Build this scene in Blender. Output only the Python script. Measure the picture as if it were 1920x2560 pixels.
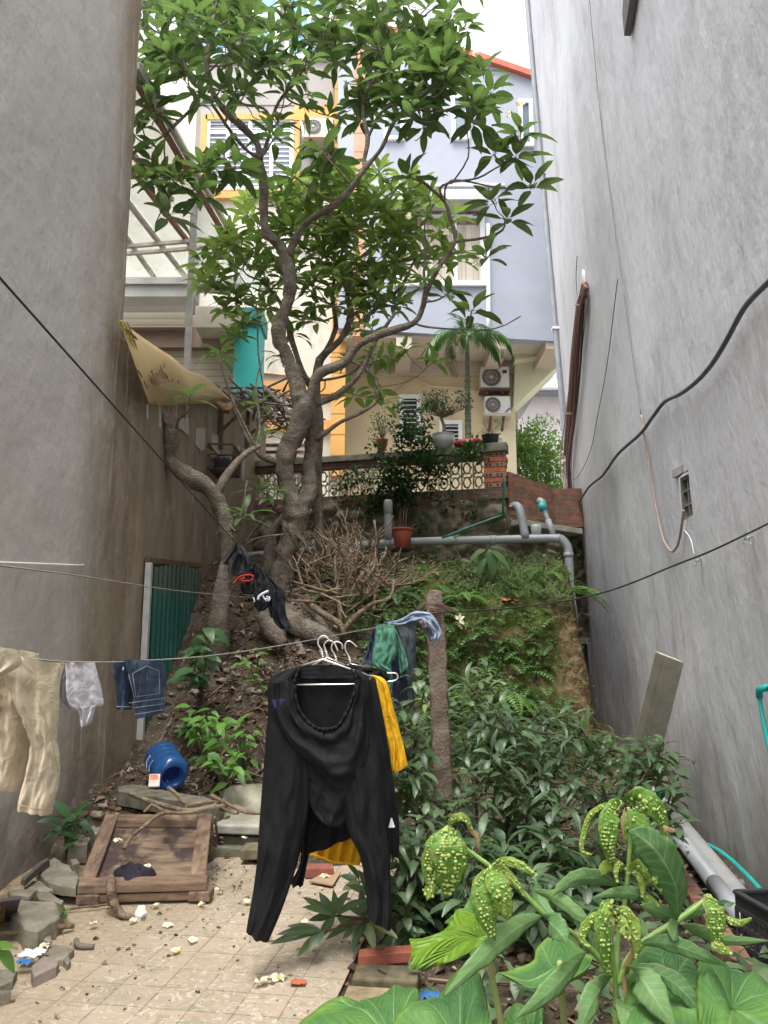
import bpy, bmesh, math, random
from mathutils import Vector as V, noise, Matrix
R=math.radians
rnd=random.Random(11)
sc=bpy.context.scene
for o in list(bpy.data.objects): bpy.data.objects.remove(o)
C=sc.collection
# ---------------------------------------------------------------- camera, sky, sun, exposure
CAMZ=1.55; PITCH=R(9.5); F=1923.0
cam=bpy.data.cameras.new('camera'); co=bpy.data.objects.new('camera',cam); C.objects.link(co)
co.location=(0,0,CAMZ); co.rotation_euler=(R(90)+PITCH,0,0)
cam.sensor_fit='VERTICAL'; cam.sensor_height=36; cam.lens=F/2560*36; cam.clip_end=500; cam.clip_start=.05
sc.camera=co
w=bpy.data.worlds.new('World'); sc.world=w; w.use_nodes=True
nt=w.node_tree; nt.nodes.clear()
SUN_EL=R(70); SUN_ROT=R(196)
sky=nt.nodes.new('ShaderNodeTexSky'); sky.sky_type='NISHITA'; sky.sun_disc=False; sky.sun_elevation=SUN_EL; sky.sun_rotation=SUN_ROT
sky.air_density=1.0; sky.dust_density=4.5; sky.ozone_density=1.0
hs=nt.nodes.new('ShaderNodeHueSaturation'); hs.inputs['Saturation'].default_value=.22
bg=nt.nodes.new('ShaderNodeBackground'); bg.inputs['Strength'].default_value=.15
wo=nt.nodes.new('ShaderNodeOutputWorld')
nt.links.new(sky.outputs[0],hs.inputs['Color']); nt.links.new(hs.outputs[0],bg.inputs[0]); nt.links.new(bg.outputs[0],wo.inputs[0])
sl=bpy.data.lights.new('sun','SUN'); sl.energy=.85; sl.angle=R(30); sl.color=(1,.96,.9)
so=bpy.data.objects.new('sun',sl); C.objects.link(so)
# direction towards the sun: azimuth measured as in the Nishita sky (rotation from +Y, clockwise)
sd=V((math.sin(SUN_ROT)*math.cos(SUN_EL),math.cos(SUN_ROT)*math.cos(SUN_EL),math.sin(SUN_EL)))
so.rotation_euler=sd.to_track_quat('Z','Y').to_euler()
sc.view_settings.view_transform='Standard'; sc.view_settings.look='None'
sc.view_settings.gamma=1; sc.view_settings.use_curve_mapping=False
sc.view_settings.exposure=1.9
# ---------------------------------------------------------------- photo geometry helpers
CP,SP=math.cos(PITCH),math.sin(PITCH)
def ray(px,py):
    u=(px-960)/F; v=(1280-py)/F
    return V((u,CP-v*SP,SP+v*CP))
def P(px,py,Y):
    r=ray(px,py); return V((0,0,CAMZ))+r*(Y/r.y)
def GZ(px,py,z=0.):
    r=ray(px,py); return V((0,0,CAMZ))+r*((z-CAMZ)/r.z)
LW=(-2.603,.046)     # left wall plane X = LW0 + LW1*Y
RW=(1.60,.14,-.045)  # right wall X = RW0 + RW1*Y + RW2*z
def PL(px,py,off=0.):
    r=ray(px,py); t=(LW[0]+off)/(r.x-LW[1]*r.y); return V((0,0,CAMZ))+r*t
def PR(px,py,off=0.):
    r=ray(px,py); t=(RW[0]-off+RW[2]*CAMZ)/(r.x-RW[1]*r.y-RW[2]*r.z); return V((0,0,CAMZ))+r*t
def sm(a,b,x):
    t=max(0.,min(1.,(x-a)/(b-a))); return t*t*(3-2*t)
def lerp(a,b,t): return a+(b-a)*t
def pl(pts,x):
    if x<=pts[0][0]: return pts[0][1]
    for (a,c),(b,d) in zip(pts,pts[1:]):
        if x<=b: return lerp(c,d,(x-a)/(b-a))
    return pts[-1][1]
def nz(p,s,seed=0): return noise.noise(V((p[0]*s+seed*7.3,p[1]*s-seed*3.1,(p[2] if len(p)>2 else 0)*s+seed)))
PLft=[(5.6,0),(5.95,.28),(6.4,.36),(7.0,.46),(7.6,.95),(8.3,1.58),(9,2.25),(10,2.6),(11,2.8),(14,2.9)]
PRgt=[(6.2,0),(7.0,.12),(7.9,.35),(8.35,1.1),(8.75,2.0),(9.2,2.35),(10.5,2.62),(12,2.8),(14,2.9)]
def hf(X,Y,rough=True):
    k=sm(-.1,.7,X+.15*nz((X,Y),1.1))
    k2=sm(-1.3,-1.05,X)*(1-sm(6.6,7.6,Y)); h=lerp(pl(PLft,Y-.75*k2),pl(PRgt,Y),k)
    ch=sm(2.12,2.34,X-.10*(Y-8.5)+.06*nz((X,Y),3))
    h=lerp(h,min(h,.15+.03*max(0,Y-6)),ch)
    if rough:
        a=sm(5.2,6.6,Y)*.8+.2
        h+=a*(.09*nz((X,Y),1.3,1)+.055*nz((X,Y),3.7,2)+.03*nz((X,Y),9,3))
        if Y<5.6: h-=.015
    return h
def GT(px,py):
    r=ray(px,py); o=V((0,0,CAMZ)); t=2.
    while t<16:
        p=o+r*t
        if p.z<hf(p.x,p.y): return p
        t+=.03
    return o+r*12
# ---------------------------------------------------------------- materials
def lin(c):
    return tuple(((x/255)/12.92 if x/255<=.04045 else ((x/255+.055)/1.055)**2.4) for x in c)
def cc(c): return tuple(c)+(1,)
class M:
    def __init__(s,name,rough=.8,metal=0,spec=.5):
        s.m=bpy.data.materials.new(name); s.m.use_nodes=True; s.t=s.m.node_tree; s.n=s.t.nodes
        s.b=s.n['Principled BSDF']; s.b.inputs['Roughness'].default_value=rough; s.b.inputs['Metallic'].default_value=metal
        s.b.inputs['Specular IOR Level'].default_value=spec
        s.tc=s.n.new('ShaderNodeTexCoord'); s.co=s.tc.outputs['Object']; s.c=None; s.bumph=None
    def world(s): s.co=s.n.new('ShaderNodeNewGeometry').outputs['Position']; return s
    def link(s,a,b): s.t.links.new(a,b)
    def mp(s,scale=(1,1,1),rot=(0,0,0),loc=(0,0,0)):
        m=s.n.new('ShaderNodeMapping'); m.inputs['Scale'].default_value=scale; m.inputs['Rotation'].default_value=rot; m.inputs['Location'].default_value=loc
        s.link(s.co,m.inputs[0]); return m.outputs[0]
    def noise(s,scale,st=(1,1,1),detail=6,rough=.6,dist=0,loc=(0,0,0)):
        n=s.n.new('ShaderNodeTexNoise'); n.inputs['Scale'].default_value=scale; n.inputs['Detail'].default_value=detail
        n.inputs['Roughness'].default_value=rough; n.inputs['Distortion'].default_value=dist
        s.link(s.mp(st,loc=loc),n.inputs['Vector']); return n.outputs['Fac']
    def vor(s,scale,st=(1,1,1),feat='F1',out='Distance'):
        n=s.n.new('ShaderNodeTexVoronoi'); n.feature=feat; n.inputs['Scale'].default_value=scale
        s.link(s.mp(st),n.inputs['Vector']); return n.outputs[out]
    def ramp(s,fac,pts):
        r=s.n.new('ShaderNodeValToRGB'); e=r.color_ramp.elements
        while len(e)<len(pts): e.new(.5)
        for i,(p,c) in enumerate(pts):
            e[i].position=p; e[i].color=cc(c) if not isinstance(c,(int,float)) else (c,c,c,1)
        s.link(fac,r.inputs[0]); return r.outputs[0]
    def rng(s,fac,lo,hi,a=0.,b=1.):
        m=s.n.new('ShaderNodeMapRange'); m.interpolation_type='SMOOTHSTEP'
        for i,v in enumerate((lo,hi,a,b)): m.inputs[i+1].default_value=v
        s.link(fac,m.inputs[0]); return m.outputs[0]
    def math(s,op,a,b=None):
        m=s.n.new('ShaderNodeMath'); m.operation=op
        for i,x in enumerate((a,b)):
            if x is None: continue
            if isinstance(x,(int,float)): m.inputs[i].default_value=x
            else: s.link(x,m.inputs[i])
        return m.outputs[0]
    def attr(s,name):
        a=s.n.new('ShaderNodeAttribute'); a.attribute_name=name; return a.outputs['Fac']
    def axis(s,i):
        x=s.n.new('ShaderNodeSeparateXYZ'); s.link(s.co,x.inputs[0]); return x.outputs[i]
    def col(s,c): s.c=c; return s
    def mix(s,fac,c,amt=1.,mode='MIX'):
        m=s.n.new('ShaderNodeMix'); m.data_type='RGBA'; m.blend_type=mode
        if amt!=1.: fac=s.math('MULTIPLY',fac,amt)
        s.link(fac,m.inputs[0])
        if isinstance(s.c,tuple): m.inputs[6].default_value=cc(s.c)
        else: s.link(s.c,m.inputs[6])
        if isinstance(c,tuple): m.inputs[7].default_value=cc(c)
        else: s.link(c,m.inputs[7])
        s.c=m.outputs[2]; return s
    def bump(s,fac,strength=.3,dist=.01):
        b=s.n.new('ShaderNodeBump'); b.inputs['Strength'].default_value=strength; b.inputs['Distance'].default_value=dist
        s.link(fac,b.inputs['Height'])
        if s.bumph is not None: s.link(s.bumph,b.inputs['Normal'])
        s.bumph=b.outputs[0]; return s
    def done(s,transl=0.,tcol=None):
        if isinstance(s.c,tuple): s.b.inputs['Base Color'].default_value=cc(s.c)
        else: s.link(s.c,s.b.inputs['Base Color'])
        if s.bumph is not None: s.link(s.bumph,s.b.inputs['Normal'])
        if transl:
            tr=s.n.new('ShaderNodeBsdfTranslucent'); mx=s.n.new('ShaderNodeMixShader'); mx.inputs[0].default_value=transl
            if tcol is None:
                if isinstance(s.c,tuple): tr.inputs[0].default_value=cc(s.c)
                else: s.link(s.c,tr.inputs[0])
            else:
                if isinstance(tcol,tuple): tr.inputs[0].default_value=cc(tcol)
                else: s.link(tcol,tr.inputs[0])
            out=s.n['Material Output']; s.link(s.b.outputs[0],mx.inputs[1]); s.link(tr.outputs[0],mx.inputs[2]); s.link(mx.outputs[0],out.inputs[0])
        return s.m
def simple(name,c,rough=.6,metal=0,var=.15,scale=12,bump=.1,spec=.5,st=(1,1,1)):
    m=M(name,rough,metal,spec); f=m.noise(scale,st)
    d=tuple(x*(1-var) for x in c); e=tuple(min(1,x*(1+var)) for x in c)
    m.col(m.ramp(f,[(.3,d),(.7,e)]))
    if bump: m.bump(m.noise(scale*4),bump,.005)
    return m.done()
# ---------------------------------------------------------------- mesh builder
def crom(pts,n,closed=False):
    out=[]; k=len(pts)
    if k==2: return [pts[0].lerp(pts[1],i/n) for i in range(n+1)]
    for i in range(k-1):
        p0=pts[max(i-1,0)];p1=pts[i];p2=pts[i+1];p3=pts[min(i+2,k-1)]
        for j in range(n):
            t=j/n
            out.append(.5*((2*p1)+(p2-p0)*t+(2*p0-5*p1+4*p2-p3)*t*t+(3*p1-p0-3*p2+p3)*t**3))
    out.append(pts[-1]); return out
class MB:
    def __init__(s): s.v=[]; s.f=[]; s.rv=[]; s.mv=[]; s.mi=[]
    def add(s,vs,fs,rv=0.,mv=0.,mi=0):
        o=len(s.v); s.v+= [V(x) for x in vs]
        s.f+=[tuple(i+o for i in f) for f in fs]; s.mi+=[mi]*len(fs)
        s.rv+= rv if isinstance(rv,list) else [rv]*len(vs)
        s.mv+= mv if isinstance(mv,list) else [mv]*len(vs); return s
    def box(s,a,b,rot=None,org=None,mi=0,bev=0):
        a=V(a);b=V(b)
        vs=[V((x,y,z)) for x in (a.x,b.x) for y in (a.y,b.y) for z in (a.z,b.z)]
        if rot is not None:
            c=V(org) if org is not None else (a+b)/2
            vs=[rot@(v-c)+c for v in vs]
        return s.add(vs,[(0,1,3,2),(4,6,7,5),(0,4,5,1),(2,3,7,6),(0,2,6,4),(1,5,7,3)],mi=mi)
    def beam(s,p,q,w,h,up=(0,0,1),mi=0):
        p=V(p);q=V(q); d=(q-p).normalized(); u=V(up); sx=d.cross(u)
        if sx.length<1e-4: sx=d.cross(V((0,1,0)))
        sx.normalize(); uz=sx.cross(d).normalized()
        vs=[c+sx*(w/2*i)+uz*(h/2*j) for c in (p,q) for i,j in ((-1,-1),(1,-1),(1,1),(-1,1))]
        return s.add(vs,[(0,1,2,3),(7,6,5,4),(0,4,5,1),(1,5,6,2),(2,6,7,3),(3,7,4,0)],mi=mi)
    def tube(s,pts,rad,sides=8,n=3,cap=True,jit=0.,rv=0.,flat=1.,smooth=True):
        pts=[V(p) for p in pts]; k=len(pts)
        if not isinstance(rad,(list,tuple)): rad=[rad]*k
        if smooth and k>2:
            P2=crom(pts,n); R2=[]
            for i in range(k-1):
                for j in range(n): R2.append(lerp(rad[i],rad[i+1],j/n))
            R2.append(rad[-1])
        else: P2=pts; R2=list(rad)
        m=len(P2); ref=None; vs=[]
        for i in range(m):
            d=(P2[min(i+1,m-1)]-P2[max(i-1,0)])
            if d.length<1e-9: d=V((0,0,1))
            d.normalize()
            if ref is None:
                ref=d.cross(V((0,0,1)) if abs(d.z)<.9 else V((1,0,0))).normalized()
            ref=(ref-d*ref.dot(d)); 
            if ref.length<1e-6: ref=d.orthogonal()
            ref.normalize(); b=d.cross(ref)
            for j in range(sides):
                a=2*math.pi*j/sides; r=R2[i]
                q=P2[i]+ref*(math.cos(a)*r)+b*(math.sin(a)*r*flat)
                if jit: q=P2[i]+(q-P2[i])*(1+jit*(nz(q,11)+.6*nz(q,30)))
                vs.append(q)
        fs=[(i*sides+j,i*sides+(j+1)%sides,(i+1)*sides+(j+1)%sides,(i+1)*sides+j) for i in range(m-1) for j in range(sides)]
        if cap:
            fs.append(tuple(range(sides))[::-1]); fs.append(tuple((m-1)*sides+j for j in range(sides)))
        s.add(vs,fs,rv=rv); return P2
    def lathe(s,prof,c,sides=24,M3=None,mi=0):
        c=V(c); vs=[]
        for r,z in prof:
            for j in range(sides):
                a=2*math.pi*j/sides; q=V((r*math.cos(a),r*math.sin(a),z))
                if M3 is not None: q=M3@q
                vs.append(c+q)
        m=len(prof)
        fs=[(i*sides+j,i*sides+(j+1)%sides,(i+1)*sides+(j+1)%sides,(i+1)*sides+j) for i in range(m-1) for j in range(sides)]
        if prof[0][0]>1e-4: pass
        return s.add(vs,fs,mi=mi)
    def prism(s,poly,d,mi=0):
        n=len(poly); d=V(d); poly=[V(p) for p in poly]
        return s.add(poly+[p+d for p in poly],[tuple(range(n))[::-1],tuple(range(n,2*n))]+[(i,(i+1)%n,(i+1)%n+n,i+n) for i in range(n)],mi=mi)
    def ppx(s,poly,Y,th,mi=0):
        return s.prism([P(x,y,Y) for x,y in poly],(0,th,0),mi)
    def rpx(s,x0,y0,x1,y1,Y,th,mi=0):   # upright rectangular slab, true rectangle in the world
        a=P((x0+x1)/2,y0,Y).z; b=P((x0+x1)/2,y1,Y).z; m=(y0+y1)/2
        xa=P(x0,m,Y).x; xb=P(x1,m,Y).x
        return s.box((xa,Y,b),(xb,Y+th,a),mi=mi)
    def grid(s,fn,nu,nv,rv=0.,mvf=None,close=False):
        vs=[fn(i/nu,j/nv) for i in range(nu+1) for j in range(nv+1)]
        fs=[(i*(nv+1)+j,i*(nv+1)+j+1,(i+1)*(nv+1)+j+1,(i+1)*(nv+1)+j) for i in range(nu) for j in range(nv)]
        mv=[mvf(i/nu,j/nv) for i in range(nu+1) for j in range(nv+1)] if mvf else 0.
        return s.add(vs,fs,rv=rv,mv=mv)
    def sphere(s,c,r,sc=(1,1,1),n=6,rv=0.,M3=None,jit=0,mv=0.):
        c=V(c); vs=[]; m=n*2
        for i in range(n+1):
            th=math.pi*i/n
            for j in range(m):
                a=2*math.pi*j/m; q=V((math.sin(th)*math.cos(a)*sc[0],math.sin(th)*math.sin(a)*sc[1],math.cos(th)*sc[2]))*r
                if M3 is not None: q=M3@q
                if jit: q=q*(1+jit*nz(c+q,2.2/r,3))
                vs.append(c+q)
        fs=[(i*m+j,(i+1)*m+j,(i+1)*m+(j+1)%m,i*m+(j+1)%m) for i in range(n) for j in range(m)]
        return s.add(vs,fs,rv=rv,mv=mv)
    def merge(s,o,mi=1):
        k=len(s.v); s.v+=o.v; s.f+=[tuple(i+k for i in f) for f in o.f]; s.mi+=[mi]*len(o.f); s.rv+=o.rv; s.mv+=o.mv; return s
    def leaf(s,b,d,nrm,L,W,droop=.3,fold=.25,rv=0.,seg=5,shape=0,curl=0.,twist=0.):
        d=V(d).normalized(); nrm=V(nrm); side=d.cross(nrm)
        if side.length<1e-4: side=d.orthogonal()
        side.normalize(); nrm=side.cross(d).normalized(); b=V(b)
        vs=[];mv=[]; p=b.copy(); ang=0.
        for i in range(seg+1):
            t=i/seg
            if shape==0: wd=W*.5*(math.sin(math.pi*min(1,t**.8*1.0))**.75 if 0<t<1 else .04)
            elif shape==1: wd=W*.5*(math.sin(math.pi*t**.6)**.9 if 0<t<1 else .03)
            else: wd=W*.5*((1-t)**.5*min(1,t*4) if 0<t<1 else .03)
            dd=(d*math.cos(ang)-nrm*math.sin(ang)); nn=(nrm*math.cos(ang)+d*math.sin(ang))
            sd2=side
            if twist: sd2=(side*math.cos(twist*t)+nn*math.sin(twist*t)); nn=sd2.cross(dd)
            e=nn*(wd*fold)
            c2=nn*(curl*L*nz((i*.7,rv*30,0),1.))
            vs+=[p-sd2*wd+e+c2,p,p+sd2*wd+e-c2]; mv+=[1,0,1]
            p=p+dd*(L/seg); ang+=droop/seg*1.6
        fs=[]
        for i in range(seg):
            a=i*3; fs+=[(a,a+1,a+4,a+3),(a+1,a+2,a+5,a+4)]
        s.add(vs,fs,rv=rv,mv=mv); return p
    def build(s,name,mat,parent=None,smooth=True,origin=None,label=None,cat=None,group=None,kind=None):
        me=bpy.data.meshes.new(name)
        if parent is not None:
            o=V((0,0,0)); q=parent
            while q is not None: o+=q.location; q=q.parent
        elif origin is not None: o=V(origin)
        elif kind: o=V((0,0,0))
        else:
            n=len(s.v); o=V((sum(v.x for v in s.v)/n,sum(v.y for v in s.v)/n,min(v.z for v in s.v)))
        me.from_pydata([tuple(v-o) for v in s.v],[],s.f)
        for m in (mat if isinstance(mat,(list,tuple)) else [mat]): me.materials.append(m)
        if any(s.mi): me.polygons.foreach_set('material_index',s.mi)
        if smooth: me.polygons.foreach_set('use_smooth',[True]*len(s.f))
        if any(s.rv): me.attributes.new('rv','FLOAT','POINT').data.foreach_set('value',s.rv)
        if any(s.mv): me.attributes.new('mv','FLOAT','POINT').data.foreach_set('value',s.mv)
        me.validate(); me.update()
        ob=bpy.data.objects.new(name,me); C.objects.link(ob)
        if parent is not None: ob.parent=parent; ob.location=(0,0,0)
        else: ob.location=o
        tag(ob,label,cat,group,kind); return ob
def tag(o,label=None,cat=None,group=None,kind=None):
    if label: o['label']=label
    if cat: o['category']=cat
    if group: o['group']=group
    if kind: o['kind']=kind
    return o
def thing(name,loc,label,cat,group=None):
    o=bpy.data.objects.new(name,None); C.objects.link(o); o.location=V(loc); o.empty_display_size=.1
    return tag(o,label,cat,group)
def bevel(o,w=.005,seg=2):
    m=o.modifiers.new('bevel','BEVEL'); m.width=w; m.segments=seg; m.limit_method='ANGLE'; return o
# ---------------------------------------------------------------- setting materials
def m_leftwall():
    m=M('left stucco',.9,spec=.25); m.world()
    m.col((.46,.44,.40))
    m.mix(m.rng(m.noise(1.1),.35,.7),(.50,.48,.44))
    # old water stain running down the far half of the wall, with a ragged edge
    y=m.axis(1); e=m.math('ADD',y,m.math('MULTIPLY',m.noise(1.2,(1,1,.35),5,.65,loc=(3,0,0)),1.6))
    st=m.rng(e,6.2,7.35)
    m.mix(st,m.ramp(m.noise(1.6,(1,1.8,.5),8),[(.3,(.15,.10,.06)),(.55,(.24,.175,.115)),(.75,(.32,.26,.19))]),.9)
    # pale lime runs near the stain edge
    k=m.math('MULTIPLY',m.rng(m.noise(3.5,(1,3,.28),6,loc=(7,1,2)),.57,.72),m.rng(m.math('ABSOLUTE',m.math('SUBTRACT',y,6.25)),1.1,.2))
    m.mix(k,(.47,.45,.41),.75)
    m.mix(m.rng(m.noise(2.4,(1,2,.5),5,loc=(1,9,4)),.62,.78),(.25,.17,.11),.4)
    z=m.axis(2); g=m.rng(m.math('ADD',z,m.math('MULTIPLY',m.noise(2.3,loc=(5,5,5)),1.1)),1.25,.6)
    m.mix(g,m.ramp(m.noise(5),[(.35,(.07,.062,.042)),(.65,(.16,.125,.085))]),.8)
    m.mix(m.rng(m.noise(38,detail=3),.62,.75),(.42,.40,.36),.25)
    m.mix(m.rng(m.noise(1.3,(1,1.3,.8),8,.7,loc=(2,4,4)),.52,.66),(.37,.35,.31),.4)
    m.mix(m.rng(m.noise(3.1,(1,1,.8),7,.7,loc=(8,4,4)),.58,.68),(.50,.48,.44),.35)
    m.mix(m.rng(m.noise(90,detail=2),.68,.74),(.20,.18,.15),.4)
    m.bump(m.noise(1.6,(1,1,.5)),.5,.05); m.bump(m.noise(60,detail=3),.2,.003); m.bump(m.noise(5),.45,.03); m.bump(m.noise(16,detail=3),.12,.008)
    return m.done()
def m_rightwall():
    m=M('right stucco',.85,spec=.3); m.world()
    m.col((.61,.615,.65))
    m.mix(m.rng(m.noise(.8,(1,1,.6)),.35,.7),(.68,.685,.72))
    m.mix(m.rng(m.noise(1.0,(1,1.2,.55),8,.62,loc=(4,2,1)),.5,.72),(.46,.46,.475),.7)
    m.mix(m.rng(m.noise(2.6,(1,2.2,.4),8,.72,loc=(9,2,1)),.56,.72),(.34,.335,.33),.4)
    m.mix(m.math('MULTIPLY',m.rng(m.noise(.55,(1,1,.5),6,.6,loc=(12,1,4)),.5,.62),m.rng(m.noise(6,(1,1,.5),7,.7,loc=(1,5,4)),.35,.65)),(.38,.38,.39),.5)
    m.mix(m.rng(m.noise(2,(1,1.4,.6),7,.7,loc=(2,8,1)),.58,.74),(.68,.67,.66),.5)
    m.mix(m.rng(m.noise(1.3,(1,1,.5),5,loc=(0,8,6)),.6,.8),(.38,.33,.24),.28)
    z=m.axis(2); g=m.rng(m.math('ADD',z,m.math('MULTIPLY',m.noise(2.3,(1,1,.6),loc=(5,5,5)),1.6)),2.0,.7)
    m.mix(g,m.ramp(m.noise(4,(1,1,.5),7),[(.35,(.17,.14,.10)),(.6,(.30,.26,.20)),(.75,(.42,.39,.34))]),.75)
    m.mix(m.math('MULTIPLY',m.rng(m.noise(2.2,(1,1.2,.35),7,.7,loc=(1,1,8)),.55,.68),m.rng(m.axis(2),3.0,1.0)),(.33,.25,.16),.5)
    k=m.math('MULTIPLY',m.rng(m.vor(.7,(1,1,.45),'DISTANCE_TO_EDGE'),.003,.0),m.rng(m.noise(.9,loc=(3,3,9)),.52,.58)); m.mix(k,(.26,.25,.24),.35)
    m.mix(m.rng(m.noise(60,detail=2),.7,.76),(.30,.29,.28),.5)
    m.bump(m.noise(1.2,(1,1,.5)),.6,.06); m.bump(m.noise(60,detail=3),.22,.003); m.bump(m.noise(5,(1,1,.6)),.5,.03); m.bump(m.noise(16,(1,1,.8),3),.15,.008)
    return m.done()
def m_soil():
    m=M('soil',1,spec=.1); m.world()
    m.col(m.ramp(m.noise(3,detail=8),[(.3,(.032,.024,.017)),(.5,(.068,.052,.038)),(.7,(.12,.095,.07))]))
    m.mix(m.rng(m.noise(22,detail=4),.55,.7),(.24,.19,.14),.6)
    m.mix(m.rng(m.noise(60,detail=2),.62,.7),(.33,.29,.24),.5)
    # moss and rusty rock on the right-hand bank
    k=m.rng(m.math('ADD',m.axis(0),m.noise(2.5)),.55,1.0); kb=m.math('MULTIPLY',k,m.rng(m.axis(1),7.4,8.2))
    m.mix(kb,m.ramp(m.noise(4.5,detail=7),[(.32,(.03,.05,.012)),(.5,(.075,.10,.025)),(.62,(.12,.095,.045)),(.75,(.20,.155,.10))]))
    r=m.math('MULTIPLY',m.rng(m.math('ADD',m.axis(0),m.math('MULTIPLY',m.noise(3),.7)),2.05,2.35),m.rng(m.axis(1),7.0,7.6))
    m.mix(r,m.ramp(m.noise(11,detail=6,dist=.6),[(.3,(.035,.028,.015)),(.48,(.10,.068,.035)),(.6,(.17,.125,.07)),(.75,(.27,.22,.15))]))
    m.bump(m.noise(14,detail=8),.9,.05); m.bump(m.vor(30),.4,.01)
    return m.done()
def swz(m,order=(0,2,1)):
    s=m.n.new('ShaderNodeSeparateXYZ'); c=m.n.new('ShaderNodeCombineXYZ'); m.link(m.co,s.inputs[0])
    for i,k in enumerate(order): m.link(s.outputs[k],c.inputs[i])
    return c.outputs[0]
def bricktex(m,vec,c1,c2,mort,w=.22,h=.075,ms=.012,off=.5,scale=1.,bias=0.):
    b=m.n.new('ShaderNodeTexBrick'); m.link(vec,b.inputs['Vector'])
    for k,v in (('Color1',cc(c1)),('Color2',cc(c2)),('Mortar',cc(mort)),('Scale',scale),('Mortar Size',ms),('Brick Width',w),('Row Height',h),('Bias',bias),('Mortar Smooth',.2)): b.inputs[k].default_value=v
    b.offset=off; return b
def m_brick(name,c1=(.27,.10,.06),c2=(.15,.075,.055),mort=(.15,.135,.115),order=(0,2,1),dirt=.85):
    m=M(name,.9,spec=.2); m.world(); b=bricktex(m,swz(m,order),c1,c2,mort); m.col(b.outputs['Color'])
    m.mix(m.rng(m.noise(6,detail=6),.42,.6),(.10,.088,.068),dirt)
    m.mix(m.rng(m.noise(40),.6,.7),(.40,.28,.2),.3)
    inv=m.math('SUBTRACT',1,b.outputs['Fac']); m.bump(inv,.8,.012); m.bump(m.noise(35),.4,.006); return m.done()
def m_tiles():
    m=M('worn patio tiles',.62,spec=.35)
    ang=math.atan(.153)
    mp=m.n.new('ShaderNodeMapping'); mp.inputs['Rotation'].default_value=(0,0,ang); m.link(m.co,mp.inputs[0]); vec=mp.outputs[0]
    b=bricktex(m,vec,(.40,.33,.25),(.33,.275,.21),(.16,.15,.09),.2,.2,.004,0.)
    m.co=vec
    m.col(b.outputs['Color'])
    m.mix(m.rng(m.noise(7,detail=5,dist=2.6),.46,.58),(.42,.33,.25),.7)
    m.mix(m.rng(m.noise(6,detail=6,dist=3,loc=(4,1,0)),.55,.60),(.24,.25,.15),.65)
    m.mix(m.rng(m.noise(9,detail=5,dist=4,loc=(2,1,7)),.57,.60),(.56,.47,.38),.75)
    x=m.axis(0)
    # patterned border strip of tiles along the right-hand edge
    bx=m.rng(x,-.001,.001)
    bd=m.math('MULTIPLY',m.rng(m.vor(16,(1,1,0)),.18,.30),1.)
    fr=m.math('PINGPONG',m.math('ADD',x,.05),.055)
    bz=m.math('GREATER_THAN',x,-.225)
    m.mix(m.math('MULTIPLY',bz,m.rng(bd,.8,.2)),(.36,.22,.18),.55)
    m.mix(m.math('MULTIPLY',bz,m.rng(fr,.008,.003)),(.34,.33,.24),.8)
    m.mix(m.math('MULTIPLY',m.rng(b.outputs['Fac'],.2,.8),m.rng(m.noise(5,detail=5,loc=(7,7,1)),.38,.62)),(.14,.14,.09),.42)
    m.mix(m.math('MULTIPLY',m.rng(b.outputs['Fac'],.0,.3),m.rng(m.noise(3,detail=5,loc=(7,2,1)),.5,.62)),(.17,.16,.09),.6)
    # blown sand, thicker towards the left and back
    sx=m.math('ADD',m.math('MULTIPLY',x,-.42),m.math('MULTIPLY',m.noise(1.7,detail=7,loc=(0,3,0)),1.7))
    m.mix(m.rng(sx,1.05,1.75),m.ramp(m.noise(30,detail=5),[(.3,(.25,.19,.12)),(.7,(.42,.34,.235))]),.92)
    sy=m.math('ADD',m.math('MULTIPLY',m.axis(1),.35),m.noise(2.3,detail=7,loc=(6,3,0)))
    m.mix(m.rng(sy,2.0,2.55),m.ramp(m.noise(26,detail=5),[(.3,(.20,.16,.11)),(.7,(.36,.30,.22))]),.85)
    m.mix(m.rng(m.noise(3,detail=6,loc=(1,7,3)),.55,.72),(.20,.20,.12),.45)
    m.mix(m.rng(m.noise(55,detail=3),.66,.72),(.10,.075,.05),.6)
    m.mix(m.rng(m.noise(1.4,detail=5,loc=(8,2,3)),.6,.75),(.22,.17,.12),.35)
    m.bump(m.math('SUBTRACT',1,b.outputs['Fac']),.35,.004); m.bump(m.noise(40),.25,.003); return m.done()
def m_stone():
    m=M('mossy rubble masonry',.95,spec=.2); m.world()
    m.col(m.ramp(m.vor(3.4,(1,1,1.6),out='Color'),[(.2,(.10,.085,.06)),(.5,(.19,.155,.11)),(.8,(.27,.23,.17))]))
    m.mix(m.rng(m.noise(9,detail=7),.45,.65),(.09,.085,.055),.7)
    m.mix(m.rng(m.noise(3,detail=6,loc=(2,1,1)),.5,.66),(.06,.075,.028),.75)
    m.bump(m.noise(22,detail=6),.7,.02); return m.done()
def m_bark(name,a=(.10,.08,.06),b=(.19,.16,.125),c=(.29,.26,.215)):
    m=M(name,.85,spec=.2)
    m.col(m.ramp(m.noise(7,(1,1,1.6),8),[(.3,a),(.52,b),(.72,c)]))
    m.mix(m.rng(m.noise(20,(1,1,2.2),6,loc=(2,2,2)),.55,.68),(.09,.07,.05),.6)
    m.mix(m.rng(m.noise(5,detail=5,loc=(6,2,2)),.6,.74),(.30,.29,.20),.5)
    m.mix(m.rng(m.noise(13,detail=6,loc=(9,9,2)),.62,.68),(.42,.41,.36),.45); m.mix(m.rng(m.vor(24,(1,1,1.5)),.22,.10),(.05,.038,.028),.6)
    m.bump(m.noise(26,(1,1,1.7),8),1.,.03); m.bump(m.vor(34,(1,1,.6)),.5,.01); m.bump(m.noise(90),.4,.005); return m.done()
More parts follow.
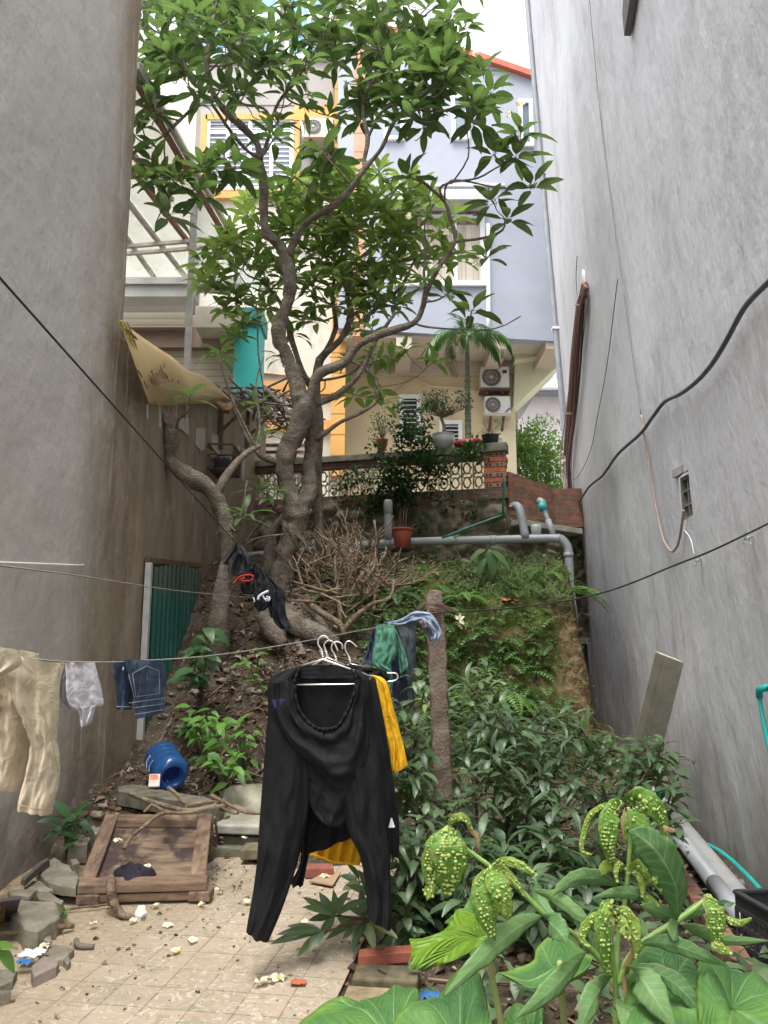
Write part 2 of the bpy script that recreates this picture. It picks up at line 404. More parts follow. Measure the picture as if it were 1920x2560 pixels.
def m_leaf(name,c1,c2,rough=.42,tr=.35,tcol=None,vein=None,spots=None):
    m=M(name,rough,spec=.45); rv=m.attr('rv'); mv=m.attr('mv')
    m.col(m.ramp(rv,[(0.,c1),(1.,c2)]))
    if vein: m.mix(m.rng(mv,.12,.0),vein,.8)
    m.mix(m.rng(m.noise(9,detail=4),.5,.7),tuple(x*.72 for x in c1),.4)
    if spots: m.mix(m.rng(m.noise(spots[0],detail=4,loc=(3,3,1)),spots[1],spots[1]+.06),spots[2],.85)
    m.bump(m.noise(60,detail=3),.15,.003)
    return m.done(tr,tcol)
MAT={}
MAT['left']=m_leftwall(); MAT['right']=m_rightwall(); MAT['soil']=m_soil(); MAT['tiles']=m_tiles(); MAT['stone']=m_stone()
MAT['brick']=m_brick('weathered brick'); MAT['brickx']=m_brick('weathered brick edging',(.36,.12,.07),(.27,.09,.055),(.14,.12,.09),(1,0,2),.45)
MAT['bark']=m_bark('frangipani bark'); MAT['twig']=m_bark('frangipani twig bark',(.17,.13,.09),(.25,.2,.14),(.31,.27,.2))
MAT['dry']=m_bark('dry branch bark',(.13,.09,.06),(.23,.17,.115),(.35,.28,.20))
MAT['conc']=simple('aged concrete',(.34,.33,.28),.9,0,.3,6,.5)
MAT['concd']=simple('dark mossy concrete',(.15,.145,.10),.95,0,.5,5,.7)
MAT['pvc']=simple('grey pvc',(.30,.32,.34),.4,0,.12,5,.05)
MAT['pvcl']=simple('dusty pale pvc',(.33,.33,.325),.5,0,.15,7,.1)
MAT['teal']=simple('teal ppr pipe',(.02,.38,.34),.4,0,.1,6,.03)
MAT['green_pipe']=simple('dark green pipe',(.02,.16,.10),.45,0,.15,6,.05)
MAT['rust']=simple('rusty steel',(.13,.085,.06),.8,.3,.5,14,.4)
MAT['steel']=simple('galvanised steel',(.42,.42,.40),.45,.5,.2,9,.1)
MAT['wire']=simple('bright wire',(.75,.75,.72),.3,.7,.1,9,0)
MAT['blackcord']=simple('black cord',(.02,.02,.02),.6,0,.2,9,0)
MAT['greycord']=simple('grey cord',(.22,.20,.18),.7,0,.2,9,0)
MAT['terra']=simple('terracotta',(.25,.085,.055),.85,0,.4,10,.3)
MAT['white']=simple('white upvc',(.78,.79,.80),.4,0,.06,5,.03)
# ---------------------------------------------------------------- ground and slope
def frange(a,b,s):
    n=int(round((b-a)/s)); return [a+(b-a)*i/n for i in range(n+1)]
g=MB(); xs=frange(-2.7,3.9,.05); ys=frange(.6,12.6,.045)
vs=[(x,y,hf(x,y)) for x in xs for y in ys]; ny=len(ys)
g.add(vs,[(i*ny+j,(i+1)*ny+j,(i+1)*ny+j+1,i*ny+j+1) for i in range(len(xs)-1) for j in range(ny-1)])
g.build('hillside',MAT['soil'],kind='structure')
g=MB(); g.add([(-90,-60,-.03),(90,-60,-.03),(90,160,-.03),(-90,160,-.03)],[(0,1,2,3)]); g.build('ground',MAT['soil'],kind='structure')
g=MB(); g.box((-30,12.7,1.5),(40,60,3.38))
g.build('upper_terrace',simple('terrace concrete',(.33,.32,.29),.9,0,.2,2,.2),kind='structure',smooth=False)
# tiled floor, its own frame follows the right-hand wall
e1=V((.1512,.9885,0)); e2=V((.9885,-.1512,0)); t0=V((-.208,3.67,0))
g=MB(); a=t0-e1*3.4; b=t0+e1*2.55
nq=24
vs=[]
for i in range(nq+1):
    p=a.lerp(b,i/nq); L=2.35-.1*abs(nz((i*.3,0),1.)) 
    if i>16: L-= (i-16)*.035
    q=p-e2*(L+.12*nz((i*.5,1),1.))
    vs+=[p+V((0,0,.004)),q+V((0,0,.004))]
fl=MB(); fl.add(vs,[(i*2+1,i*2,i*2+2,i*2+3) for i in range(nq)])
fl.build('patio_floor',MAT['tiles'],origin=t0,kind='structure',smooth=False)
# sandy strip left of the tiles
g=MB()
def sandf(u,v):
    y=lerp(1.5,5.9,v); xr=(t0-e2*2.2+e1*((y-3.67)/.9885)).x+.25; xl=-2.75; x=lerp(xl,xr,u)
    k=sm(1.,.45,u); return V((x,y,-.01+.05*k+.03*k*nz((x,y),4)+.018*nz((x,y),11)*k+.012*(1-u)))
g.grid(sandf,50,110)
def m_sand():
    m=M('sandy dirt',1,spec=.1); m.world()
    m.col(m.ramp(m.noise(8,detail=8),[(.3,(.16,.11,.07)),(.5,(.30,.225,.145)),(.7,(.42,.34,.24))]))
    m.mix(m.rng(m.noise(3,detail=6,loc=(1,0,2)),.5,.65),(.13,.10,.07),.6)
    m.mix(m.rng(m.noise(50,detail=3),.58,.68),(.08,.06,.04),.6); m.bump(m.noise(30,detail=6),.7,.02); return m.done()
MAT['sand']=m_sand(); g.build('dirt_path',MAT['sand'],kind='structure')
# ---------------------------------------------------------------- left tall building
def lx(y): return LW[0]+LW[1]*y
g=MB()
Y0,Y1=-2.5,6.42
def lwf(u,v):
    y=lerp(Y0,Y1,u); z=lerp(-.1,8.7,v); return V((lx(y)+.012*nz((y,z),.8)+.006*nz((y,z),2.5),y,z))
g.grid(lwf,60,60)
tl=thing('plastered_house',(lx(1)-2,1,0),'tall grey plastered house wall filling the left side, stained brown low down','building')
g.build('side_wall',MAT['left'],tl)
g=MB(); g.box((lx(Y0)-6,Y0,-.1),(lx(Y0)-.02,Y1-.03,8.75)); g.v=[V((v.x+(lx(v.y)-lx(Y0) if v.x>lx(Y0)-1 else 0),v.y,v.z)) for v in g.v]
g.build('house_body',MAT['left'],tl,smooth=False)
# low boundary wall
def ltop(y): return 4.16+.21*(y-6.4)
lowt=thing('boundary_wall',(lx(9),9,0),'dark brown stained boundary wall behind the clothes line, lower than the house it joins','wall')
g=MB(); 
def lbf(u,v):
    y=lerp(6.42,12.75,u); z=lerp(-.1,ltop(y),v); return V((lx(y)+.014*nz((y,z),.8)+.006*nz((y,z),3),y,z))
g.grid(lbf,60,50)
for (u0,u1) in ((0,1),):
    a=lx(6.42);b=lx(12.75); z0=ltop(6.42); z1=ltop(12.75)
    g.add([(a,6.42,z0),(b,12.75,z1),(b-.22,12.75,z1),(a-.22,6.42,z0),(b,12.75,0),(b-.22,12.75,0),(a-.22,6.42,0)],[(0,3,2,1),(1,2,5,4),(3,6,5,2)])
g.build('wall_face',MAT['left'],lowt)
mw=simple('pale wall opening',(.42,.39,.33),.9,0,.15,5,.2)  # pale slabs stand for openings in the wall, their brightness put into the colour
for i,(pp) in enumerate([[(490,1070),(511,1070),(511,1122),(500,1128),(489,1112)],[(528,1084),(547,1090),(547,1136),(528,1130)],[(604,1120),(610,1121),(609,1205),(603,1200)],[(592,1115),(598,1116),(597,1192),(591,1188)],[(447,1045),(470,1046),(470,1090),(447,1070)]]):
    q=MB().prism([PL(x,y,.004) for x,y in pp],(.012,0,0)); q.build('bright_opening',mw,lowt,smooth=False)
# corrugated door
dr=thing('corrugated_door',PL(420,1950),'green corrugated iron sheet door closing the opening in the left wall','door')
g=MB()
A,B,Cc,D=PL(395,1418,.03),PL(482,1440,.03),PL(455,1900,.03),PL(368,1945,.03)
def crf(u,v):
    k=sm(.45,1,u)
    y=lerp(7.33,8.95,u); zt=lerp(2.24,2.34,u)+.05*math.sin(u*3); zb=.2; z=lerp(zb,zt,v)
    w=abs(((u*12)%1)-.5)*2; return V((lx(y)+.035+.035*sm(.2,.75,w),y,z))
g.grid(crf,144,8)
def m_corr():
    m=M('faded green sheet',.55,spec=.4); m.world(); m.col((.012,.085,.07))
    m.mix(m.rng(m.noise(1.8,(1,1,.5),5),.4,.7),(.03,.14,.115),.8); m.mix(m.rng(m.noise(5,(1,1,.2),7),.58,.72),(.16,.17,.14),.6)
    m.mix(m.rng(m.axis(2),1.9,2.15),(.12,.06,.03),.35); return m.done()
g.build('sheet',m_corr(),dr)
g=MB(); g.beam((lx(7.28)+.04,7.28,.15),(lx(7.28)+.04,7.28,2.28),.06,.06,(0,1,0)); bevel(g.build('door_jamb',simple('pale jamb',(.38,.38,.36),.8),dr,smooth=False))
g=MB(); g.beam((lx(7.25)+.03,7.25,2.30),(lx(9.0)+.03,9.0,2.42),.05,.05); g.build('lintel',MAT['rust'],dr,smooth=False)
# white rod on the left wall
g=MB(); g.tube([PL(-60,1404,.03),PL(100,1410,.04),PL(205,1414,.03)],.009,6); g.tube([PL(205,1414,.03),PL(209,1411,-.02)],.006,6)
g.build('conduit_pipe',MAT['white'],label='thin white conduit pipe fixed along the left house wall, ending at a small hole',cat='pipe')
# ---------------------------------------------------------------- right building
def rx(y,z): return RW[0]+RW[1]*y+RW[2]*z
g=MB(); hole=PR(1714,1240); hy0,hy1=hole.y-.16,hole.y+.16; hz0,hz1=hole.z-.17,hole.z+.17
ysr=sorted(frange(-2.5,13.0,.3)+[hy0,hy1]); zsr=sorted(frange(-.1,15,.3)+[hz0,hz1])
nzr=len(zsr); vs=[V((rx(y,z)+.02*nz((y,z),.6)+.008*nz((y,z),2.5),y,z)) for y in ysr for z in zsr]; fs=[]
for i in range(len(ysr)-1):
    for j in range(nzr-1):
        if ysr[i]>=hy0-1e-6 and ysr[i+1]<=hy1+1e-6 and zsr[j]>=hz0-1e-6 and zsr[j+1]<=hz1+1e-6: continue
        fs.append((i*nzr+j,i*nzr+j+1,(i+1)*nzr+j+1,(i+1)*nzr+j))
g.add(vs,fs)
rb=thing('concrete_house',(rx(5,0)+2,5,0),'tall pale grey rendered house wall filling the right side','building')
g.build('side_wall',MAT['right'],rb)
g=MB(); a=[V((rx(y,z),y,z)) for y,z in ((13,-.1),(13,15))]
g.add([a[0],a[1],a[1]+V((6,0,0)),a[0]+V((7,0,0)),(rx(-2.5,0),-2.5,-.1),(rx(-2.5,15),-2.5,15),(9,-2.5,15),(9,-2.5,-.1)],[(0,3,2,1),(4,5,6,7),(1,2,6,5)])
g.build('end_wall',MAT['right'],rb,smooth=False)
# vent block in the wall
g=MB(); cx=rx(hole.y,hole.z)
def vb(y0,y1,z0,z1,d0=.03,d1=.07): g.box((cx+d0,hole.y+y0,hole.z+z0),(cx+d1+.06,hole.y+y1,hole.z+z1))
vb(-.16,.16,.14,.17);vb(-.16,.16,-.17,-.14);vb(-.16,-.13,-.14,.14);vb(.13,.16,-.14,.14)
vb(-.13,.13,.045,.065,.032);vb(-.13,.13,-.065,-.045,.032);vb(-.045,-.025,-.14,.14,.034);vb(.025,.045,-.14,.14,.034)
ob=g.build('vent_block',simple('vent cement',(.20,.19,.17),.9,0,.3,9,.4),rb,smooth=False)
g=MB(); g.box((cx+.3,hole.y-.3,hole.z-.3),(cx+.34,hole.y+.3,hole.z+.3)); g.build('vent_recess',simple('dark interior',(.02,.02,.018),1),rb,smooth=False)
g=MB(); g.box((cx-.02,hole.y-.21,hole.z-.13),(cx+.012,hole.y-.165,hole.z+.25)); g.box((cx-.015,hole.y-.16,hole.z+.18),(cx+.01,hole.y+.2,hole.z+.24)); g.build('vent_trim',simple('vent trim cement',(.36,.35,.32),.9,0,.3,9,.4),rb,smooth=False)
g=MB(); g.prism([PR(1578,-60,.01),PR(1602,-60,.01),PR(1578,90,.01),PR(1573,36,.01)],(-.06,0,.0)); g.build('awning_edge',simple('dark eave',(.16,.15,.14),.8),rb,smooth=False)
# downpipe at the far edge of the right building
g=MB(); pts=[V((rx(12.92,z)-.06,12.9,z)) for z in (15,12,9,6,4,2.6,1.2)]
g.tube(pts,.045,10,3); 
dp=g.build('downpipe',MAT['pvc'],label='slim grey downpipe running up the far edge of the right house wall',cat='pipe')
g=MB()
for z in (4.6,7,10): MB().box((rx(12.9,z)-.12,12.84,z-.02),(rx(12.9,z)+.02,12.96,z+.02)).build('pipe_clip',MAT['white'],dp,smooth=False)
# ---------------------------------------------------------------- retaining wall, balustrade, brick wall
def wy(x): return 11.43-.278*x
WD=V((1,-.278,0)).normalized()
def W3(x,z,o=0.): return V((x+.268*o*-1,wy(x)-.963*o,z))
g=MB()
def rwf(u,v):
    x=lerp(-2.25,3.25,u); z=lerp(1.6,3.66 if x<1.75 else 3.34,v)
    if x<=1.75: p=W3(x,z)
    else: p=V((x,wy(1.75)+(x-1.75)*.9,z))
    d,_=noise.voronoi(V((x*3.1,z*5.2,0)),distance_metric='DISTANCE',exponent=2.5)
    e=min(.1,(d[1]-d[0])*.32); return p+V((0,-1,0))*(e+.02*nz((x,z),9))
g.grid(rwf,190,56)
g.build('retaining_wall',MAT['stone'],label='rough mossy stone retaining wall under the balustrade',cat='wall')
bal=thing('balustrade',W3(0,3.6),'brick and pierced cement block balustrade on top of the stone wall, overgrown by creeper','balustrade')
def wbox(x0,x1,z0,z1,o0,o1,mb): 
    p=[W3(x0,z0,o0),W3(x1,z0,o0),W3(x1,z0,o1),W3(x0,z0,o1)]; mb.prism(p,(0,0,z1-z0))
g=MB(); wbox(-2.2,1.45,4.27,4.37,-.14,.07,g); wbox(1.45,1.80,4.27,4.40,-.17,.09,g); bevel(g.build('coping',MAT['concd'],bal,smooth=False),.01)
g=MB(); wbox(-2.2,1.47,4.17,4.268,-.10,.03,g); wbox(-2.2,1.80,3.58,3.74,-.12,.04,g); bevel(g.build('brick_course',MAT['brick'],bal,smooth=False),.006)
# brick pier: courses of hollow brick ends alternating with solid courses
for k in range(7):
    g=MB(); z=3.74+k*.076; so_=.01*((k*7)%3-1)
    wbox(1.47,1.78+so_,z+.006,z+.076,-.14,.045+so_*.5,g)
    cb=simple('pier brick %s'%('red' if k%2 else 'dull'),(.42,.13,.065) if k%2 else (.27,.16,.12),.9,0,.3,14,.4) if k<2 else (pb0 if k%2==0 else pb1)
    if k==0: pb0=cb
    if k==1: pb1=cb
    ob=bevel(g.build('pier_brick',cb,bal,smooth=False),.004)
    if k%2==0:
        for xx in (1.51,1.56,1.66,1.72):
            h=MB(); c=W3(xx,z+.04,.048+so_*.5); h.lathe([(0,0),(.014,0),(.014,.004)],c,10,Matrix.Rotation(R(90),3,'X'))
            h.build('brick_hole',simple('hole dark',(.015,.01,.008),1) if 'hole dark' not in bpy.data.materials else bpy.data.materials['hole dark'],ob,smooth=False)
# pierced blocks: two tiers of lozenge rings per 0.19 m module
def arc(cx,cz,r,rz,a0,a1,n,o,mb,w=.016,dp=.06):
    pr=None
    for i in range(n+1):
        a=lerp(a0,a1,i/n); p=(cx+r*math.cos(a),cz+rz*math.sin(a))
        if pr: 
            A=W3(pr[0],pr[1],o);B=W3(p[0],p[1],o); mb.beam(A,B,dp,w,(0,0,1) if abs(B.x-A.x)>abs(B.z-A.z) else (1,0,0))
        pr=p
nb=22; x0=-2.2; mw_=3.67/nb
bm1=[MB() for _ in range(nb)]
for i in range(nb):
    q=bm1[i]; a=x0+i*mw_; c=a+mw_/2; dk=.013
    q.beam(W3(a+.010,3.74,-.02),W3(a+.010,4.17,-.02),.016,.07,(0,1,0))
    for cz in (3.85,4.06):
        arc(c,cz,.050,.078,0,2*math.pi,12,-.02,q)
    for sx in (-1,1):
        for cz,dz in ((3.85,-1),(4.06,1)): q.beam(W3(c+sx*.047,cz,-.02),W3(c+sx*.072,cz+dz*.02,-.02),.05,.014)
        q.beam(W3(c+sx*.03,3.905,-.02),W3(c+sx*.075,3.955,-.02),.05,.014); q.beam(W3(c+sx*.03,4.0,-.02),W3(c+sx*.075,3.955,-.02),.05,.014)
    q.beam(W3(c,3.74,-.02),W3(c,3.775,-.02),.016,.05,(0,1,0)); q.beam(W3(c,4.135,-.02),W3(c,4.17,-.02),.016,.05,(0,1,0))
mblk=simple('pierced cement',(.27,.235,.19),.95,0,.35,8,.5)
for q in bm1: q.build('pierced_block',mblk,bal,smooth=False)
# brick wall to the right of the pier
def bwf(x): return V((x,wy(1.80)+(x-1.80)*.85,0))
g=MB()
for (xa,xb,za,zb) in ((1.815,2.62,3.98,3.86),(2.62,3.42,3.86,3.92)):
    a=bwf(xa);b=bwf(xb)
    if xa>2: b=V((3.42,bwf(2.62).y+.25,0))
    n=V((-.1,.2,0))
    g.add([a+V((0,0,3.28)),b+V((0,0,3.28)),b+V((0,0,zb)),a+V((0,0,za)),a+n+V((0,0,3.28)),b+n+V((0,0,3.28)),b+n+V((0,0,zb)),a+n+V((0,0,za))],[(0,1,2,3),(5,4,7,6),(3,2,6,7),(0,3,7,4),(1,5,6,2)])
g.build('brick_wall',m_brick('orange weathered brick',(.42,.15,.08),(.26,.11,.075),(.19,.17,.14),(0,2,1),.55),label='low weathered red brick wall between the balustrade pier and the right house',cat='wall',smooth=False)
g=MB(); a=bwf(1.85)+V((0,-.12,3.21)); g.beam(a,a+V((1.05,.55,-.06)),.22,.08); bevel(g.build('concrete_lintel',MAT['conc'],label='grey concrete lintel slab jutting out under the brick wall',cat='slab',smooth=False))
# ================================================================ houses beyond the balustrade
def m_paint(name,c,dirt=(.25,.22,.18),amt=.5,th=.55,joints=None):
    m=M(name,.8,spec=.3); m.world()
    m.col(m.ramp(m.noise(1.1,detail=5),[(.3,tuple(x*.9 for x in c)),(.7,tuple(min(1,x*1.08) for x in c))]))
    m.mix(m.rng(m.noise(1.8,(1,1,.35),7,.65),th,th+.16),dirt,amt)
    if joints:
        z=m.axis(2); f=m.math('PINGPONG',z,joints); m.mix(m.rng(f,.022,.012),(.25,.12,.04),.8)
    m.bump(m.noise(14),.15,.01); return m.done()
cream=m_paint('cream paint',(0.687,0.566,0.361),(.55,.47,.33),.3); greyb=m_paint('grey blue paint',(0.343,0.369,0.429),(.32,.34,.40),.3)
orange=m_paint('orange paint',(0.636,0.343,0.111),(.5,.28,.1),.4); orangej=m_paint('orange paint grooved',(0.636,0.343,0.111),(.5,.28,.1),.3,.55,.22)
pinkj=m_paint('coral paint grooved',(0.601,0.292,0.206),(.5,.25,.18),.3,.55,.22); palep=m_paint('pale paint',(0.532,0.515,0.498),(.45,.42,.4),.3)
cream2=m_paint('pale cream paint',(0.618,0.583,0.498),(.30,.29,.28),.55,.5); bare=m_paint('bare cement',(0.343,0.326,0.309),(.25,.24,.23),.6,.5)
offw=m_paint('off white render',(0.566,0.532,0.464),(.42,.37,.30),.4); lite=m_paint('light wall',(0.618,0.618,0.601),(.6,.58,.5),.3)
def m_glass(name,c=(.12,.16,.2)):
    m=M(name,.08,spec=.8); m.world(); m.col(m.ramp(m.noise(.9,detail=2),[(.35,c),(.65,tuple(x*1.5 for x in c))])); return m.done()
glass=m_glass('window glass'); glassb=m_glass('blue reflective glass',(.10,.26,.40))
curt=M('curtain',.9); curt.world(); curt.col((.55,.50,.42)); curt.mix(curt.rng(curt.noise(6,(3,1,.05),3),.4,.6),(.36,.30,.24),.8); curt=curt.done()
curtd=M('purple curtain',.9); curtd.world(); curtd.col((.16,.09,.09)); curtd.mix(curtd.rng(curtd.noise(6,(3,1,.05),3),.4,.6),(.30,.20,.18),.8); curtd=curtd.done()
dark=simple('dark opening',(.03,.03,.035),.8)
def window(parent,x0,y0,x1,y1,Y,fr=.07,cols=2,rows=1,gl=None,bars=0,name='window',top=None,frm=None,label=None):
    """window with frame, panes and mullions"""
    zt=P((x0+x1)/2,y0,Y).z; zb=P((x0+x1)/2,y1,Y).z; m=(y0+y1)/2; xa=P(x0,m,Y).x; xb=P(x1,m,Y).x
    g=MB(); d=.06
    g.box((xa,Y-d,zb),(xa+fr,Y+.02,zt)); g.box((xb-fr,Y-d,zb),(xb,Y+.02,zt)); g.box((xa+fr,Y-d,zt-fr),(xb-fr,Y+.02,zt)); g.box((xa+fr,Y-d,zb),(xb-fr,Y+.02,zb+fr))
    for i in range(1,cols): x=lerp(xa,xb,i/cols); g.box((x-fr*.45,Y-d+.004,zb+fr),(x+fr*.45,Y+.016,zt-fr))
    for i in range(1,rows): z=lerp(zb,zt,i/rows); g.box((xa+fr,Y-d+.008,z-fr*.4),(xb-fr,Y+.012,z+fr*.4))
    if top: z=lerp(zb,zt,top); g.box((xa+fr,Y-d+.01,z-fr*.4),(xb-fr,Y+.01,z+fr*.4))
    fo=g.build(name,frm or MAT['white'],parent,smooth=False,label=label)
    g=MB(); g.box((xa+fr*.5,Y-.01,zb+fr*.5),(xb-fr*.5,Y-.004,zt-fr*.5)); g.build('pane',gl or glass,fo,smooth=False)
    if bars:
        g=MB()
        for i in range(bars): z=lerp(zb+fr,zt-fr,(i+.5)/bars); g.box((xa+fr,Y-.035,z-.008),(xb-fr,Y-.02,z+.008))
        g.build('grille',MAT['white'],fo,smooth=False)
    return fo
# ---------------- yellow and grey house
yh=thing('two_tone_house',P(1050,1200,16.6)*1,'house with cream ground floor and grey blue overhanging upper storey behind the flower pots','building')
YU,YL=15.,16.7
g=MB(); g.ppx([(893,40),(1000,84),(1200,140),(1334,186),(1425,196),(1425,855),(1200,842),(845,820),(845,40)],YU,.25); g.build('upper_wall',greyb,yh,smooth=False)
g=MB(); g.ppx([(893,30),(1000,74),(1200,130),(1334,176),(1334,190),(1200,144),(1000,88),(893,44)],YU-.12,.4); g.build('roof_edge',simple('red roof tile',(.45,.12,.07),.8),yh,smooth=False)
g=MB(); g.ppx([(893,38),(1334,190),(1425,200),(1425,845),(845,812)],YU+.26,6.); g.build('upper_body',greyb,yh,smooth=False)
zs=P(1000,842,YU).z
g=MB(); g.box((P(845,842,YU).x,YU+.1,zs+.02),(P(1390,842,YU).x,YL+.2,zs+.09)); g.build('soffit',m_paint('soffit',(0.515,0.447,0.361),(.4,.33,.25),.5),yh,smooth=False)
bw=m_paint('soffit beam',(0.532,0.455,0.361),(.45,.36,.26),.4)
for x in (1250,1385,1010):
    g=MB(); a=P(x,852,YU); g.box((a.x-.16,YU+.05,zs-.24),(a.x+.16,YL+.1,zs+.018)); g.build('soffit_beam',bw,yh,smooth=False)
g=MB(); g.box((P(845,850,YL).x,YL-.14,zs-.26),(P(1390,850,YU).x+.1,YL+.1,zs-.245)); g.box((P(845,842,YU).x,YL-.22,zs-.245),(P(1390,842,YU).x,YL-.02,zs+.015)); g.build('soffit_beam',bw,yh,smooth=False)
g=MB(); g.rpx(845,900,1287,1300,YL,5.); g.build('lower_wall',cream,yh,smooth=False)
g=MB(); g.rpx(1232,905,1290,1300,YL-.1,.09); g.build('corner_pillar',m_paint('light cream',(0.738,0.644,0.447),(.6,.5,.35),.2),yh,smooth=False)
g=MB(); g.ppx([(1288,900),(1405,885),(1405,905),(1284,1018)],YL-.4,1.2); g.ppx([(1288,870),(1405,865),(1405,884),(1288,899)],YL-.7,.6); g.build('stair_flight',m_paint('pale green cream',(0.618,0.601,0.412),(.5,.45,.3),.35),yh,smooth=False)
g=MB(); g.rpx(1285,1000,1297,1300,YL+2.5,.3); g.build('rear_pillar',cream,yh,smooth=False)
window(yh,985,478,1212,716,YU-.02,.10,3,1,curt,top=.72,label='wide white framed window with curtains')
g=MB(); g.rpx(1040,510,1196,560,YU-.05,.02); g.build('curtain',curtd,yh,smooth=False)
g=MB(); g.rpx(975,480,1222,498,YU-.5,.48); g.build('window_hood',palep,yh,smooth=False)
g=MB(); g.rpx(893,457,1262,464,YU-.05,.049); g.build('ledge',palep,yh,smooth=False)
window(yh,1297,252,1332,368,YU-.02,.08,1); window(yh,1128,240,1172,352,YU-.02,.08,1); window(yh,960,240,1010,352,YU-.02,.08,1)
window(yh,998,988,1052,1105,YL-.02,.09,1,1,dark,bars=9,label='small white louvred window'); window(yh,1098,1052,1156,1160,YL-.02,.09,1,1,dark,bars=9)
g=MB(); g.tube([P(1219,560,YU-.06),P(1221,700,YU-.06),P(1221,830,YU-.06)],.045,8); g.build('drain_pipe',MAT['white'],yh)
g=MB(); g.tube([P(985,1100,YL-.04),P(987,985,YL-.04),P(1035,945,YL-.04),P(1075,966,YL-.04),P(1205,973,YL-.04)],.022,6,smooth=False); g.build('conduit',simple('cream conduit',(.7,.58,.42),.6),yh)
# air conditioners
def aircon(x0,y0,x1,y1,Y,label,dark_badge,fan=.36,stripe=False,group=None):
    m=(y0+y1)/2; c=P((x0+x1)/2,y1,Y); t=thing('air_conditioner',c,label,'air conditioner',group)
    zt=P((x0+x1)/2,y0,Y).z; xa=P(x0,m,Y).x; xb=P(x1,m,Y).x; zb=c.z
    g=MB(); g.box((xa,Y,zb),(xb,Y+.32,zt)); bevel(g.build('casing',simple('ac casing',(.74,.73,.70),.45,0,.05),t,smooth=False),.015)
    r=(zt-zb)*.42; fx=lerp(xa,xb,fan); fz=(zt+zb)/2
    g=MB(); Mx=Matrix.Rotation(R(90),3,'X'); g.lathe([(0,0),(r,0),(r,.012)],(fx,Y-.004,fz),28,Mx); fo=g.build('fan_opening',simple('fan dark',(.10,.095,.09),.7),t)
    g=MB()
    for i in range(26):
        a=2*math.pi*i/26; g.beam((fx+r*.25*math.cos(a),Y-.02,fz+r*.25*math.sin(a)),(fx+r*math.cos(a+.25),Y-.02,fz+r*math.sin(a+.25)),.006,.006,(0,1,0))
    for q in (1.,.62): 
        g.tube([V((fx+r*q*math.cos(2*math.pi*i/24),Y-.02,fz+r*q*math.sin(2*math.pi*i/24))) for i in range(25)],.006,4,1,smooth=False)
    g.lathe([(0,.03),(r*.2,.028),(r*.2,0)],(fx,Y-.004,fz),16,Mx); g.build('fan_grille',simple('fan grille',(.42,.41,.39),.5),fo)
    if dark_badge: g=MB(); g.rpx(x1-17,y0+9,x1-6,y0+17,Y-.006,.005); g.build('badge',simple('badge',(.06,.03,.03),.4),t,smooth=False)
    if stripe:
        for k in range(2):
            g=MB(); g.ppx([(x1-15+3*k,y1-3),(x1-13+3*k,y1-3),(x1-1+k*.5,y1-14+3*k),(x1-1+k*.5,y1-17+3*k)],Y-.006,.005); g.build('stripe',simple('blue stripe',(.06,.07,.35),.4),t,smooth=False)
    g=MB(); g.box((xa-.02,Y-.05,zb-.055),(xb+.02,Y+.36,zb-.003)); g.build('shelf',MAT['rust'] if dark_badge else bw,t,smooth=False)
    for xx in (xa+.12,xb-.15):
        g=MB(); g.beam((xx,Y+.02,zb-.06),(xx,Y+.34,zb-.30),.05,.05,(1,0,0)); g.build('bracket',MAT['rust'],t,smooth=False)
    return t
aircon(1203,916,1273,970,YL-.42,'upper white air conditioner unit on the cream house wall, with a dark badge',True,group='air conditioners on the cream wall')
aircon(1213,990,1276,1034,YL-.42,'lower white air conditioner unit on the cream house wall, with a blue stripe',False,.3,True,group='air conditioners on the cream wall')
# ---------------- orange house
YO=15.6
oh=thing('orange_house',P(700,1200,YO),'orange and cream painted house behind the tree trunk, with pilasters and a barred window','building')
g=MB(); g.rpx(486,-260,832,1300,YO,5.); g.build('facade',bare,oh,smooth=False)
g=MB(); g.ppx([(560,480),(840,500),(840,560),(560,540)],YO-.05,.049); g.ppx([(640,640),(842,650),(842,950),(640,930)],YO-.05,.049); g.ppx([(640,985),(846,990),(846,1050),(640,1050)],YO-.05,.049); g.ppx([(560,1080),(846,1075),(846,1300),(560,1300)],YO-.05,.049); g.build('cream_panel',cream2,oh,smooth=False)
g=MB(); g.rpx(486,484,735,640,YO-.03,.028); g.build('cream_panel',lite,oh,smooth=False)
for (y0,y1,x0,x1) in ((262,300,735,842),(478,494,486,742),(952,984,640,846),(1050,1074,600,846),(560,580,560,640)):
    g=MB(); g.rpx(x0,y0,x1,y1,YO-.16,.158); g.build('orange_band',orange,oh,smooth=False)
g=MB(); g.rpx(832,40,866,1190,YO-.3,.3); g.v=[v for v in g.v]; g.build('pilaster',orangej,oh,smooth=False,label='orange grooved pilaster')
g=MB(); g.rpx(866,-60,884,480,YO-.34,.3); g.build('pilaster',palep,oh,smooth=False,label='pale grey pilaster')
g=MB(); g.rpx(884,60,912,840,YO-.62,.3); g.build('pilaster',pinkj,oh,smooth=False,label='coral grooved pilaster')
g=MB(); g.rpx(740,300,832,480,YO-.02,.018); g.build('wall_panel',bare,oh,smooth=False)
window(oh,514,298,735,478,YO-.05,.09,4,1,simple('curtained glass',(.20,.22,.27),.3,0,.3,3),bars=14,top=.8,label='wide window with white frames and horizontal bars')
for bx in ((500,286,514,492),(735,286,748,492)): g=MB(); g.rpx(*bx,YO-.14,.138); g.build('window_surround',orange,oh,smooth=False)
g=MB(); g.rpx(514,284,735,298,YO-.14,.138); g.build('window_surround',orange,oh,smooth=False)
window(oh,500,-60,700,150,YO-.05,.09,3,2,glassb); window(oh,715,-60,832,150,YO-.05,.09,2,2,glassb)
g=MB(); g.rpx(486,150,832,262,YO-.02,.018); g.build('wall_panel',bare,oh,smooth=False)
